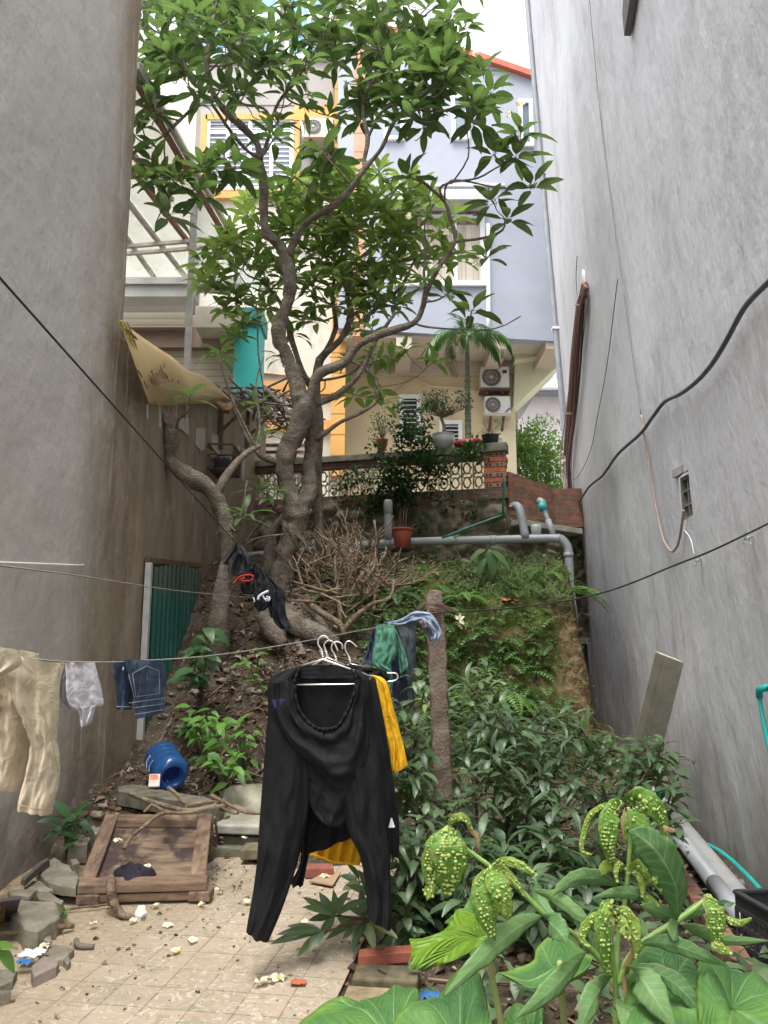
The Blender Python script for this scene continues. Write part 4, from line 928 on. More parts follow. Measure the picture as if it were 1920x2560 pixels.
g.build('foliage',m_leaf('bush leaf',(.07,.17,.03),(.22,.38,.08),.5,.4),gb)
g=MB(); b=P(1345,1300,19)
for k in range(7): g.tube([b,b+V((rs.uniform(-.3,.3),0,.8)),b+V((rs.uniform(-.8,.8),rs.uniform(-.4,.4),1.9))],[.05,.03,.012],6,3)
g.build('trunk',MAT['dry'],gb)
# ---- pots on the balustrade coping
zc=4.37
def copx(px,o=-.03):   # point on the coping below pixel column px
    lo,hi=-2.2,1.8
    for _ in range(40):
        m=(lo+hi)/2; p=W3(m,zc,o)
        d=(p-V((0,0,CAMZ))); X=960+F*d.x/(d.y*CP+d.z*SP)
        if X<px: lo=m
        else: hi=m
    return W3(lo,zc,o)
LFs=m_leaf('small pot plant leaf',(.03,.075,.02),(.10,.19,.05),.45,.3)
def pot(px,prof,mat,label,plant=None,o=-.03,sx=1.,lipz=None):
    c=copx(px,o); t=thing('flower_pot',c,label,'flower pot'); g=MB(); Mx=Matrix.Diagonal((sx,1,1)); g.lathe(prof,c,24,Mx); g.build('pot',mat,t)
    g=MB(); r=max(0.03,prof[-1][0]-.012); zt=max(z for _,z in prof)-.03; g.lathe([(0,0),(r,0)],c+V((0,0,zt)),16,Mx); g.build('soil',MAT['sand'],t); return c,t,zt
rs=random.Random(12)
c,t,zt=pot(954,[(0,0),(.055,0),(.05,.03),(.06,.07),(.085,.13),(.095,.20),(.105,.225),(.095,.225),(.08,.20),(.075,.15)],MAT['terra'],'tall brown terracotta vase pot with a small leafy shrub, leftmost on the coping')
g=MB(); s2=MB()
for k in range(18): 
    e=c+V((rs.uniform(-.2,.2),rs.uniform(-.15,.15),zt+rs.uniform(.12,.42))); s2.tube([c+V((0,0,zt)),c.lerp(e,.5)+V((0,0,zt*.6)),e],[.008,.006,.003],4,3); leafcloud(g,e,(.07,.07,.09),16,.05,.022,rs)
s2.build('stems',MAT['twig'],t); g.build('foliage',LFs,t)
c,t,zt=pot(1108,[(0,0),(.10,0),(.13,.03),(.175,.10),(.18,.17),(.165,.22),(.175,.235),(.16,.235),(.15,.20)],simple('pale grey glazed pot',(.40,.43,.42),.4,0,.1,30,.2),'large round grey speckled bowl pot holding a dark bonsai shrub')
s2=MB(); g=MB()
s2.tube([c+V((0,0,zt)),c+V((.02,0,zt+.15)),c+V((-.03,0,zt+.32)),c+V((.02,0,zt+.5))],[.03,.026,.022,.015],7,3,True,.2)
for k in range(34):
    a=rs.uniform(0,6.28); q=rs.random()**.5; e=c+V((.42*q*math.cos(a),.3*q*math.sin(a),zt+.52+rs.uniform(-.14,.18)*(1.2-q))); s2.tube([c+V((0,0,zt+.3)),c.lerp(e,.6)+V((0,0,zt*.4+.1)),e],[.012,.008,.004],4,3); leafcloud(g,e,(.11,.11,.08),34,.05,.02,rs,.5,.3)
s2.build('stems',MAT['twig'],t); g.build('foliage',m_leaf('bonsai leaf',(.02,.045,.015),(.05,.10,.03),.45,.25),t)
c,t,zt=pot(1173,[(0,0),(.13,0),(.17,.02),(.185,.05),(.18,.085),(.16,.11),(.13,.11),(.12,.09)],simple('worn red paint',(.32,.03,.03),.45,0,.35,8,.25),'low oval red painted pot at the foot of the palm stem',None,-.03,1.25)
c,t,zt=pot(1226,[(0,0),(.10,0),(.125,.16),(.135,.17),(.125,.17),(.11,.14)],simple('black plastic pot',(.025,.028,.03),.5),'black plastic pot with round pale green leaves next to the brick pier')
g=MB(); s2=MB()
for k in range(16):
    e=c+V((rs.uniform(-.18,.22),rs.uniform(-.12,.1),zt+rs.uniform(.02,.26))); s2.tube([c+V((0,0,zt)),c.lerp(e,.5)+V((0,0,zt*.7)),e],[.005,.004,.003],4,3)
    g.leaf(e,V((rs.uniform(-1,1),rs.uniform(-1,.3),rs.uniform(-.2,.4))),V((0,-.3,1)),.10,.085,.3,.1,rs.random(),3,1)
for k in range(40): g.leaf(c+V((rs.uniform(-.32,-.1),rs.uniform(-.1,.1),rs.uniform(.05,.22))),V((rs.uniform(-1,1),rs.uniform(-1,1),rs.uniform(-.3,.6))),V((0,0,1)),.04,.02,.3,.1,rs.random()*.5+.01,2)
s2.build('stems',MAT['twig'],t); g.build('foliage',m_leaf('pale round leaf',(.10,.19,.05),(.24,.36,.12),.5,.35),t)
c,t,zt=pot(1248,[(0,0),(.05,0),(.06,.13),(.05,.13)],simple('clear grey jar',(.45,.5,.48),.2),'small pale grey plastic tub behind the black pot',None,-.10)
# palm standing behind the red pot
pp=thing('areca_palm',copx(1171,-.08)+V((0,0,.06)),'slim ringed palm rising from the red pot, with arching fronds and one dead brown frond','palm'); c=pp.location.copy()
g=MB(); top=P(1167,842,W3(0.9,4,0).y+.25); 
stem=[c,c.lerp(top,.3),c.lerp(top,.6),top]; g.tube(stem,[.05,.045,.04,.03],10,6,True); 
for k in range(9): q=c.lerp(top,.1+.06*k); g.lathe([(.052,-.006),(.056,0),(.052,.006)],q,12)
g.build('trunk',simple('ringed palm stem',(.12,.15,.09),.6,0,.4,10,.3,.5,(1,1,4)),pp)
def frond(mb,b,d,L,n=22,lw=.30,droop=1.4,rv=.5,ww=.028,rs=rs,hang=.3):
    d=V(d).normalized(); p=V(b); side=d.cross(V((0,0,1)));side.normalize(); pts=[p.copy()]; a=0
    for k in range(n):
        dd=d.copy(); dd=(d*math.cos(a)+V((0,0,-1))*math.sin(a)+V((0,0,0))).normalized(); p=p+dd*(L/n); pts.append(p.copy()); a=droop*(k+1)/n
        t=k/n; ll=lw*math.sin(math.pi*min(1,.12+.85*t))**.7
        if k>1:
            for s_ in (-1,1):
                ld=(side*s_*1.+dd*.75-V((0,0,hang+rs.uniform(0,.15)))); mb.leaf(p,ld,V((0,0,1)),ll*rs.uniform(.9,1.1),ww,.5,.2,min(1,max(.001,rv+rs.uniform(-.25,.25))),3,0)
    mb.tube(pts,[.008]+[.006]*(len(pts)-2)+[.002],4,1,False,rv=rv*.6,smooth=False)
gm=m_leaf('palm leaflet',(.03,.09,.02),(.09,.2,.035),.4,.35)
for (dx,dy,dz,L,dr) in ((-1,-.2,.5,1.15,1.5),(1,-.2,.55,1.2,1.4),(.8,.5,.9,1.1,1.3),(-.7,.4,.9,1.1,1.4),(.3,-.8,.7,1.0,1.6),(-.4,-.7,.5,1.0,1.9),(.5,-.1,.1,.9,1.5),(-.1,.1,1.5,.9,1.5)):
    g=MB(); frond(g,top,(dx,dy,dz),L*.82,26,.38,dr*1.1,ww=.03); g.build('frond',gm,pp)
g=MB(); frond(g,top,(-.45,-.5,.1),1.0,22,.26,2.6,.4); g.build('frond',m_leaf('dead palm leaflet',(.20,.15,.09),(.36,.29,.20),.8,.2),pp,label='dead brown hanging frond')
# creeper over the balustrade
g=MB(); rs=random.Random(77)
for k in range(78):
    x=rs.gauss(1010,80); y=rs.gauss(1195,34)
    if rs.random()<.3: x=rs.uniform(900,1240); y=rs.uniform(1110,1330)
    if rs.random()<.25: x=rs.uniform(1000,1080); y=rs.uniform(1020,1130)
    p=P(x,y,11.); q=W3(p.x,p.z,.12+rs.uniform(0,.28)); leafcloud(g,q,(.13,.10,.12),44,.075,.05,rs,.2,.4)
s2=MB()
for k in range(5):
    a=P(1000+k*6,1370,11); a=W3(a.x,a.z,.25); b=P(985+k*16,1180,11); b=W3(b.x,b.z,.15); s2.tube([a,a.lerp(b,.5)+V((rs.uniform(-.1,.1),0,0)),b],[.014,.012,.008],5,4)
cr=thing('creeper',W3(.3,3.),'dark green creeper spilling over the middle of the balustrade','creeper')
g.build('foliage',m_leaf('creeper leaf',(.022,.06,.014),(.07,.15,.03),.45,.25),cr); s2.build('stems',MAT['dry'],cr)
# ================================================================ laundry and lines
def YLn(px): return 1/(1/2.15+(1/5.4-1/2.15)*px/1085)
def fabric(name,c,c2=None,rough=.85,sc=7,stain=None,bump=.25,th=.55):
    m=M(name,rough,spec=.25); c2=c2 or tuple(x*.75 for x in c)
    m.col(m.ramp(m.noise(sc,detail=6),[(.35,c2),(.65,c)]))
    if stain: m.mix(m.rng(m.noise(sc*.8,detail=7,loc=(4,2,3)),th,th+.1),stain,.8)
    m.bump(m.noise(260,detail=2),bump,.001); m.bump(m.noise(16,detail=5,dist=1.0),.6,.012); return m.done(.06)
def smp(L,n):
    q=crom([V((x,y,0)) for x,y in L],8); m=len(q)-1
    d=[0.]
    for i in range(m): d.append(d[-1]+(q[i+1]-q[i]).length)
    out=[];j=0
    for i in range(n+1):
        t=d[-1]*i/n
        while j<m-1 and d[j+1]<t: j+=1
        k=(t-d[j])/max(1e-9,d[j+1]-d[j]); out.append(q[j].lerp(q[j+1],min(1,k)))
    return out
def garment(mb,L,R,Y,T=.03,amp=.012,freq=3,ph=0.,ns=34,nt=26,wr=.5,org=(0,0),s_=1.,pos=P,grow=.6):
    L=[(org[0]+x*s_,org[1]+y*s_) for x,y in L]; Rr=[(org[0]+x*s_,org[1]+y*s_) for x,y in R]
    A=smp(L,ns);B=smp(Rr,ns)
    Yf=Y if callable(Y) else (lambda x,y:Y)
    def fn(side):
        def f(s,t):
            a=A[round(s*ns)];b=B[round(s*ns)]; p=a.lerp(b,t); pr=math.sin(math.pi*t)**.5 if 0<t<1 else 0.
            fo=math.sin(2*math.pi*(freq*t+.5*nz((s*1.7,ph,1),1.)+ph+.25*s))*((1-grow)+grow*s)
            wv=nz((t*3+ph,s*5,ph),1.6)*1.1+nz((t*7,s*11,ph+3),1.2)*.55+abs(nz((t*4+s*3,s*7-t*5,ph+9),1.5))*.8
            off=(-T*pr-amp*fo*pr-amp*wr*wv*min(1,pr*1.5)) if side==0 else (T*pr*.8+amp*.3*fo*pr)
            base=pos(p.x,p.y,Yf(p.x,p.y)); 
            return base+V((0,off,0)) if pos is P else base+V((-off,0,0))
        return f
    mb.grid(fn(0),ns,nt); mb.grid(lambda s,t:fn(1)(s,1-t),ns,nt)
    return fn(0)
def seam(pts,Y,r=.002,off=-.012):
    g=MB(); g.tube([P(x,y,(Y(x,y) if callable(Y) else Y)+off) for x,y in pts],r*.6,4,1,smooth=False); return g
# ---- beige work trousers
o1=(0,1550); k1=.4219
yb=lambda x,y: YLn(max(-60,x))
beige=fabric('stained beige cotton',(.62,.53,.38),(.48,.40,.28),.85,9,(.15,.125,.09),.35,.53)
t=thing('trousers',P(80,1640,2.35),'stained beige work trousers folded over the clothes line at far left','trousers','washing on the clothes lines')
g=MB(); garment(g,[(-60,150),(-60,400),(-60,700),(-60,975)],[(230,200),(200,500),(186,740),(124,1016)],lambda x,y:yb(x,y)+.05,  .025,.010,1.3,.3,wr=1.3,org=o1,s_=k1); g.build('leg',beige,t)
g=MB(); garment(g,[(40,200),(20,300),(70,450),(150,620),(190,740),(150,930),(108,1118)],[(386,258),(356,380),(350,540),(338,700),(350,800),(352,950),(308,1150)],lambda x,y:yb(x,y)-.01,.03,.010,1.2,.1,org=o1,s_=k1,wr=1.6); g.build('leg',beige,t)
g=MB(); garment(g,[(-60,150),(-60,230),(-50,340)],[(98,178),(130,260),(20,330)],lambda x,y:yb(x,y)-.055,.015,.008,2,.7,12,14,org=o1,s_=k1); g.build('waistband',beige,t)
g=MB(); garment(g,[(-60,152),(60,182)],[(95,178),(388,262)],yb,.0,.0,1); 
sm_=simple('beige stitching',(.40,.33,.22),.8)
for pts in ([(118,268),(190,380),(240,520),(300,680),(345,900)],[(110,1095),(200,1120),(312,1128)]):
    seam([(x*k1,1550+y*k1) for x,y in pts],lambda x,y:yb(x,y)-.045,.0018).build('seam',sm_,t)
# ---- white shirt
t=thing('shirt',P(180,1660,2.5),'small greyish white shirt with a brown stain hanging on the line by the beige trousers','shirt','washing on the clothes lines')
wf=fabric('stained white cotton',(.60,.58,.62),(.50,.48,.51),.85,7,(.22,.16,.11),.25,.57)
g=MB(); garment(g,[(388,252),(392,330),(400,480),(468,545),(480,600),(486,640)],[(560,252),(582,330),(614,492),(572,512),(556,555),(540,606)],lambda x,y:YLn(x)-.01,.02,.010,2.2,.2,org=o1,s_=k1,wr=.8); g.build('body',wf,t)
g=MB(); garment(g,[(386,258),(350,380),(362,470),(420,525)],[(400,258),(402,400),(410,490),(450,535)],lambda x,y:YLn(x)+.03,.015,.006,1,.2,org=o1,s_=k1); g.build('sleeve',fabric('white cotton in painted shade',(.36,.35,.36)),t)  # darker fold of the white shirt, its shade put into the colour
g=MB(); garment(g,[(470,560),(478,600),(480,646)],[(500,575),(495,610),(494,644)],lambda x,y:YLn(x)+.02,.008,.003,1,.2,8,8,org=o1,s_=k1); g.build('sleeve',bpy.data.materials['white cotton in painted shade'],t)
# ---- denim shorts
t=thing('denim_shorts',P(350,1660,2.7),'dark blue faded denim shorts with a back pocket folded over the line','shorts','washing on the clothes lines')
den=M('faded dark denim',.85,spec=.2); den.col((.030,.045,.075)); den.mix(den.rng(den.noise(10,(1,1,1.),5),.48,.68),(.12,.16,.22),.8); den.mix(den.rng(den.noise(90,(1,1,.2)),.5,.7),(.16,.20,.26),.3); den.bump(den.noise(200,(1,1,.3)),.4,.001); den.bump(den.noise(14),.4,.008); den=den.done()
g=MB(); garment(g,[(682,238),(668,300),(688,420),(693,530)],[(760,240),(790,400),(782,530)],lambda x,y:YLn(x)+.03,.02,.008,1.5,.1,org=o1,s_=k1); g.build('leg',den,t)
g=MB(); garment(g,[(735,236),(760,320),(788,450),(802,588)],[(968,240),(986,330),(980,460),(976,548)],lambda x,y:YLn(x)-.02,.022,.006,1,.4,org=o1,s_=k1); g.build('leg',den,t)
sd2=simple('denim stitching',(.20,.22,.26),.8)
for pts in ([(785,318),(805,455),(948,436),(942,300),(868,272),(785,318)],[(765,492),(980,462)],[(800,520),(975,496)],[(690,512),(780,516)],[(800,560),(976,530)],[(762,320),(800,480)]):
    seam([(x*k1,1550+y*k1) for x,y in pts],lambda x,y:YLn(x)-.041,.0016).build('seam',sd2,t)
g=MB(); garment(g,[(728,278),(726,296)],[(734,278),(733,297)],lambda x,y:YLn(x)-.03,.003,0,1,0,4,4,org=o1,s_=k1); g.build('tag',MAT['white'],t)
# ---- black clothes on the steep line
o2=(540,1340);k2=.1356
blk=fabric('black cotton',(.022,.022,.026),(.014,.014,.017),.8,9); dgr=fabric('washed black cotton',(.05,.05,.055),(.035,.035,.038),.85,9)
t=thing('black_shirt',P(600,1370,6.1),'washed black shirt with red collar pegged high on the steep line by the pruned tree','shirt','washing on the clothes lines')
Y=6.1
for a,b,dy,am in (([(372,112),(230,260),(105,465)],[(410,160),(320,330),(205,545)],0,.01),([(350,330),(235,470),(212,680),(270,700)],[(430,330),(340,540),(310,700),(300,710)],-.03,.01),([(378,115),(345,330),(330,600),(312,745)],[(495,190),(612,400),(612,560),(600,705)],.03,.02),([(400,150),(400,300),(520,420),(600,550)],[(495,190),(600,340),(616,450),(612,555)],-.02,.01)):
    g=MB(); garment(g,a,b,Y+dy,.03,am,1.3,.3,22,18,1.,o2,k2); g.build('sleeve' if am<.015 else 'body',dgr,t)
g=MB(); g.tube([P(540+x*k2,1340+y*k2,Y-.04) for x,y in ((335,880),(380,812),(450,745),(560,720),(650,722),(682,752),(640,820),(500,832),(465,795),(530,780))],.011,6,3,flat=.7); g.build('collar',fabric('red rib',(.50,.04,.03)),t)
t=thing('black_tee',P(650,1410,6.3),'black t-shirt with a white abstract print, hanging crumpled near the old trunk','t-shirt','washing on the clothes lines'); Y=6.3
fns=[]
for a,b,dy in (([(700,505),(600,640),(450,900),(508,1080)],[(760,515),(755,750),(735,900),(700,1045)],.03),([(722,500),(700,800),(690,1150),(760,1400)],[(800,515),(960,790),(1050,1150),(900,1370)],0),([(860,700),(960,900),(950,1250),(1010,1500)],[(960,780),(1080,1000),(1085,1390),(1050,1510)],.04)):
    g=MB(); garment(g,a,b,Y+dy,.04,.02,1.8,.6,26,20,.9,o2,k2); g.build('body' if dy==0 else 'sleeve',blk,t)
pm=simple('white print',(.62,.62,.72),.7)
for pts in ([(690,1130),(705,1180),(712,1215)],[(775,1180),(790,1120),(850,1070),(905,1040),(965,1015)],[(860,1090),(890,1150),(935,1200)],[(930,1115),(985,1130),(990,1175),(955,1205)],[(905,1165),(945,1150),(965,1180)]):
    g=MB(); g.tube([P(540+x*k2,1340+y*k2,Y-.085) for x,y in pts],.011 if pts[0][0]==775 else .006,5,3); g.build('print',pm,t)
t=thing('black_trousers',P(690,1440,6.5),'plain black cloth hanging over the mossy root right of the printed t-shirt','trousers','washing on the clothes lines')
g=MB(); garment(g,[(830,560),(960,860),(1060,1300),(1060,1560),(1200,1720)],[(1000,770),(1190,940),(1275,1060),(1290,1420),(1420,1700)],6.55,.04,.02,1.8,.2,26,20,.9,o2,k2); g.build('leg',blk,t)
# ---- hanger group
o3=(560,1550);k3=.3843
black=M('black stretch cloth',.75,spec=.22); black.col(black.ramp(black.noise(5,detail=5),[(.35,(.007,.0075,.009)),(.7,(.013,.0135,.016))])); black.bump(black.noise(7,(1,1,.3),5,dist=1.2),.45,.02); black.bump(black.noise(300,detail=2),.2,.0008); black=black.done()
inner=fabric('black lining',(.008,.008,.010),None,.8)
Y=3.85
t=thing('black_trousers',P(806,1660,Y),'large loose black trousers stretched on a white wire hanger at the front of the row','trousers','washing on wire hangers')
g=MB()   # back panel seen through the open waist
garment(g,[(470,330),(455,450),(470,600),(520,720),(600,800)],[(850,320),(870,450),(830,600),(780,720),(700,800)],Y+.07,.01,.004,2,.1,24,20,.6,o3,k3); g.build('back_panel',inner,t)
g=MB(); garment(g,[(500,292),(490,330),(470,380)],[(800,292),(835,330),(862,380)],Y+.03,.01,.004,3,.1,12,24,.6,o3,k3); g.build('waistband',black,t)
# left hip+leg
g=MB()
garment(g,[(495,300),(300,375),(285,600),(262,900),(235,1250),(205,1650),(148,2000),(150,2008)],[(500,300),(470,420),(480,580),(590,740),(560,1150),(500,1500),(390,1850),(290,2090)],Y,.055,.011,1.7,.15,60,34,1.3,o3,k3)
g.build('leg',black,t)
g=MB()
garment(g,[(840,330),(868,430),(800,600),(740,700),(745,1000),(800,1350),(880,1530),(920,1720),(930,1915)],[(850,320),(952,390),(985,700),(1020,1000),(1055,1350),(1080,1600),(1088,1850),(1086,2012)],Y,.055,.011,1.7,.55,60,34,1.3,o3,k3)
g.build('leg',black,t)
# drooping front panel with gathered rim
g=MB()
garment(g,[(462,380),(480,560),(540,655),(650,712),(650,712),(740,690),(800,600),(850,460),(866,380)],[(300,420),(330,640),(430,820),(560,930),(740,1100),(880,1020),(930,860),(945,640),(950,400)],Y-.05,.03,.016,1.6,.1,56,22,1.1,o3,k3,grow=0)
g.build('front_panel',black,t)
g=MB(); garment(g,[(400,700),(450,850),(520,1000),(560,1200),(620,1300)],[(940,700),(930,900),(900,1050),(820,1250),(760,1350)],Y-.005,.03,.012,1.2,.4,34,26,1.3,o3,k3); g.build('seat_panel',black,t)
g=MB(); rim=[(500,300),(468,370),(460,430),(480,560),(540,655),(600,700),(650,712),(700,706),(745,685),(800,595),(830,520),(860,430),(858,370),(830,325)]
pr=crom([V((560+x*k3,1550+y*k3,0)) for x,y in rim],6); 
g.tube([P(q.x,q.y,Y-.07+.006*math.sin(i*1.9)) for i,q in enumerate(pr)],[.006+.003*abs(math.sin(i*1.35)) for i in range(len(pr))],6,1,smooth=False); g.build('gathered_rim',black,t)
g=MB(); garment(g,[(310,520),(330,575)],[(400,510),(370,580)],Y-.078,.004,.0,1,.2,8,10,.0,o3,k3); g.build('pocket_lining',fabric('violet lining',(.05,.04,.16)),t)
g=MB(); garment(g,[(1085,1290),(1070,1350)],[(1095,1290),(1112,1345)],Y+.12,.012,.004,1,.2,8,8,.5,o3,k3); 
wp_=g
# second black garment behind
t=thing('black_trousers',P(860,1680,4.05),'second pair of black trousers behind the front pair, its white pocket lining showing','trousers','washing on wire hangers')
g=MB(); garment(g,[(600,320),(430,900),(470,1300),(500,1560),(428,1708)],[(780,320),(740,900),(640,1200),(560,1500),(516,1722)],4.02,.045,.02,2,.3,40,26,.7,o3,k3); g.build('leg',black,t)
g=MB(); garment(g,[(760,320),(800,700),(830,1100),(900,1400),(1060,1640)],[(950,350),(1020,700),(1075,1050),(1090,1250),(1080,1665)],4.02,.045,.02,2,.8,40,26,.7,o3,k3); g.build('leg',black,t)
wp_.build('pocket_lining',MAT['white'],t)
t=thing('black_shirt',P(880,1680,4.2),'black long shirt between the trousers and the yellow shirt, its long hem hanging down right','shirt','washing on wire hangers')
g=MB(); garment(g,[(640,330),(560,700),(550,1100),(545,1400),(545,1518)],[(900,350),(900,700),(880,1100),(850,1320),(830,1408)],4.16,.045,.018,2,.2,36,26,.7,o3,k3); g.build('body',black,t)
g=MB(); garment(g,[(800,340),(840,700),(900,1100),(980,1300),(1066,1500)],[(985,380),(1050,700),(1110,1100),(1138,1300),(1138,1545)],4.16,.04,.018,1.6,.2,40,24,.7,o3,k3); g.build('sleeve',black,t)
t=thing('yellow_shirt',P(900,1690,4.32),'bright yellow shirt hanging behind the black trousers, sleeve and hem showing','shirt','washing on wire hangers')
yel=fabric('bright yellow cotton',(.80,.46,.02),(.66,.34,.01),.75,6)
g=MB(); garment(g,[(955,358),(985,470),(1040,700),(1070,850),(1092,1000)],[(965,356),(1056,400),(1110,600),(1165,800),(1196,942)],4.30,.035,.014,1.5,.1,34,20,.6,o3,k3); g.build('sleeve',yel,t)
g=MB(); garment(g,[(1068,620),(1072,780),(1090,980)],[(1105,612),(1120,760),(1120,970)],4.285,.02,.01,1,.5,16,10,.6,o3,k3); g.build('sleeve_fold',yel,t)
g=MB(); garment(g,[(700,350),(620,900),(560,1300),(540,1522)],[(980,380),(1000,900),(950,1300),(884,1590)],4.36,.035,.022,5,.1,36,40,.7,o3,k3); g.build('body',yel,t)
g=MB(); g.tube([P(560+x*k3,1550+y*k3,4.30) for x,y in ((560,1524),(620,1540),(700,1572),(800,1584),(884,1590))],.006,5,4); g.build('hem',yel,t)
t=thing('black_shorts',P(920,1670,4.55),'small black shorts with tied drawstring on the rearmost hanger, beside the green shirt','shorts','washing on wire hangers')
g=MB(); garment(g,[(815,282),(800,340),(840,420)],[(1060,330),(1072,380),(1050,440)],4.5,.03,.012,3,.1,18,24,.9,o3,k3); g.build('body',black,t)
g=MB(); g.tube([P(560+x*k3,1550+y*k3,4.44) for x,y in ((1000,330),(1010,318),(1022,326),(1020,345),(1035,330),(1048,340),(1040,360))],.006,5,3); g.build('drawstring',black,t)
# hangers
def hanger(label,hook,sh,Y,bar=True,rot=0.):
    c=P(560+hook[0][0]*k3,1550+hook[0][1]*k3,Y); t=thing('wire_hanger',c,label,'hanger','wire clothes hangers on the line')
    g=MB(); g.tube([P(560+x*k3,1550+y*k3,Y-.02) for x,y in hook],.0042,7,5); g.build('hook',MAT['wire'],t)
    q=[P(560+x*k3,1550+y*k3,Y+dz) for x,y,dz in sh]; g=MB(); g.tube(q,.0042,7,1,smooth=False); g.build('shoulder_wire',MAT['wire'],t)
    g=MB(); a,b=P(560+hook[0][0]*k3,1550+hook[0][1]*k3,Y-.02),P(560+hook[1][0]*k3,1550+hook[1][1]*k3,Y-.02)
    g.tube([a.lerp(b,i/14)+V((.006*math.cos(i*1.6),.006*math.sin(i*1.6),0)) for i in range(15)],.0035,5,1,smooth=False); g.build('twisted_neck',MAT['wire'],t)
hanger('front wire hanger holding the big black trousers, with its lower bar showing',[(644,250),(636,200),(612,155),(622,115),(655,104),(684,130),(690,140)],[(500,300,-.02),(644,255,-.02),(960,368,-.03),(955,380,-.01),(850,417,-.045),(462,422,-.045),(440,410,.0)],Y-.0)
hanger('second wire hanger, its hook just behind the front one',[(672,240),(662,200),(652,160),(680,134),(715,148),(742,205)],[(560,300,.03),(672,245,.03),(800,300,.03)],4.02)
hanger('third wire hanger, with short crooked hook, carrying the yellow shirt',[(730,285),(724,232),(700,192),(706,155),(740,142),(768,160),(771,190)],[(640,310,.05),(730,290,.05),(960,362,-.03)],4.25)
hanger('rearmost wire hanger with open hook, carrying the black shorts',[(822,282),(815,240),(790,195),(792,150),(820,138),(866,176)],[(790,300,.0),(822,286,.0),(1068,340,.0)],4.5)
g=MB(); g.tube([P(560+x*k3,1550+y*k3,4.45) for x,y in ((1060,402),(1105,396),(1128,380),(1128,356),(1108,345),(1060,346))],.0042,7,4); g.build('plastic_hanger_end',MAT['wire'],label='white looped hanger end sticking out beside the black shorts',cat='hanger',group='wire clothes hangers on the line')
# ---- green shirt and jeans near the post
o4=(900,1500);k4=.1567
t=thing('jeans',P(985,1580,5.1),'dark navy jeans hanging behind the green shirt beside the post','jeans','washing by the concrete post')
nav=fabric('navy denim',(.035,.045,.085),(.025,.03,.06),.85,9)
g=MB(); garment(g,[(195,430),(150,670),(45,1010)],[(270,440),(240,700),(235,1062)],5.1,.04,.02,1,.3,20,14,.8,o4,k4); g.build('leg',nav,t)
g=MB(); garment(g,[(330,500),(440,950),(490,1300),(545,1690)],[(600,480),(660,900),(730,1300),(742,1700)],5.12,.05,.012,2,.3,30,22,1.2,o4,k4); g.build('leg',nav,t)
t=thing('grey_jeans',P(1020,1580,5.15),'faded slate grey jeans hanging next to the post, nearest to it','jeans','washing by the concrete post')
g=MB(); garment(g,[(590,420),(640,800),(720,1300),(742,1672)],[(892,410),(893,900),(872,1400),(862,1692)],5.16,.05,.01,1.4,.1,34,24,1.2,o4,k4); g.build('leg',fabric('slate denim',(.085,.105,.12),(.055,.07,.08),.85,9),t)
t=thing('green_shirt',P(965,1560,4.85),'faded green shirt draped over the line beside the post','shirt','washing by the concrete post')
grn=fabric('faded green cotton',(.10,.27,.18),(.075,.21,.14),.85,6)
g=MB(); garment(g,[(258,395),(235,650),(192,955),(250,1085),(440,1130),(455,1380),(470,1470)],[(480,370),(565,500),(592,820),(560,930),(500,1010),(525,1300),(482,1470)],4.82,.05,.013,2.3,.1,44,30,1.2,o4,k4); g.build('body',grn,t)
g=MB(); garment(g,[(490,380),(590,650),(605,900),(640,1190)],[(540,400),(655,660),(735,880),(772,1045),(710,1192)][:4],4.9,.035,.02,1.6,.4,30,18,.6,o4,k4); g.build('sleeve',grn,t)
t=thing('denim_shirt',P(1050,1550,5.3),'washed out pale blue denim shirt thrown over the line and against the post','shirt','washing by the concrete post')
pal=M('pale washed denim',.85,spec=.2); pal.col(pal.ramp(pal.noise(6,detail=5),[(.3,(.13,.17,.24)),(.6,(.26,.31,.40))])); pal.bump(pal.noise(14,(1,1,1),5,dist=1),.6,.02); pal=pal.done()
g=MB(); garment(g,[(368,352),(560,330),(700,275),(860,182),(1000,182),(1110,205),(1200,290),(1260,400),(1302,525),(1245,670)],[(480,380),(600,410),(720,430),(860,420),(930,400),(1000,470),(1060,540),(1095,580),(1100,620),(1120,668)],4.95,.05,.016,1.6,.2,50,24,1.6,o4,k4,grow=0); g.build('body',pal,t)
g=MB(); garment(g,[(930,350),(980,390),(1000,440)],[(1080,330),(1100,380),(1110,420)],4.86,.015,.012,2,.2,12,12,.9,o4,k4); g.build('collar',fabric('pinkish lining',(.30,.22,.24)),t)
# ---- lines
def line(label,pts,r=.003,mat='greycord'):
    g=MB(); g.tube([P(*p) if not isinstance(p,V) else p for p in pts],r,5,6); return g.build('clothes_line',MAT[mat],label=label,cat='clothes line')
line('main pale clothes line sagging from the left edge to the concrete post, carrying the hangers',[(x,y,YLn(x)) for x,y in ((-80,1622),(0,1634),(120,1652),(250,1656),(350,1652),(480,1644),(600,1630),(700,1614),(806,1595),(930,1571),(1036,1556),(1078,1545))],.0028)
line('taut black line slanting down from the upper left to the black clothes',[(-80,605,1.75),(590,1358,6.1),(625,1400,6.25),(700,1560,6.9),(730,1632,7.4)],.004,'blackcord')
line('thin grey line crossing the left wall towards the tree',[(-80,1405,2.3),(200,1440,3.2),(430,1475,5),(560,1488,7.0),(650,1496,8.3)],.003)
line('thin black line from the concrete post to the right wall',[(1062,1540,5.45),(1100,1532,5.4),(1300,1518,4.9),(1500,1484,4.2),(1700,1408,3.8),(1790,1372,3.6),(1960,1290,3.3)],.005,'blackcord')
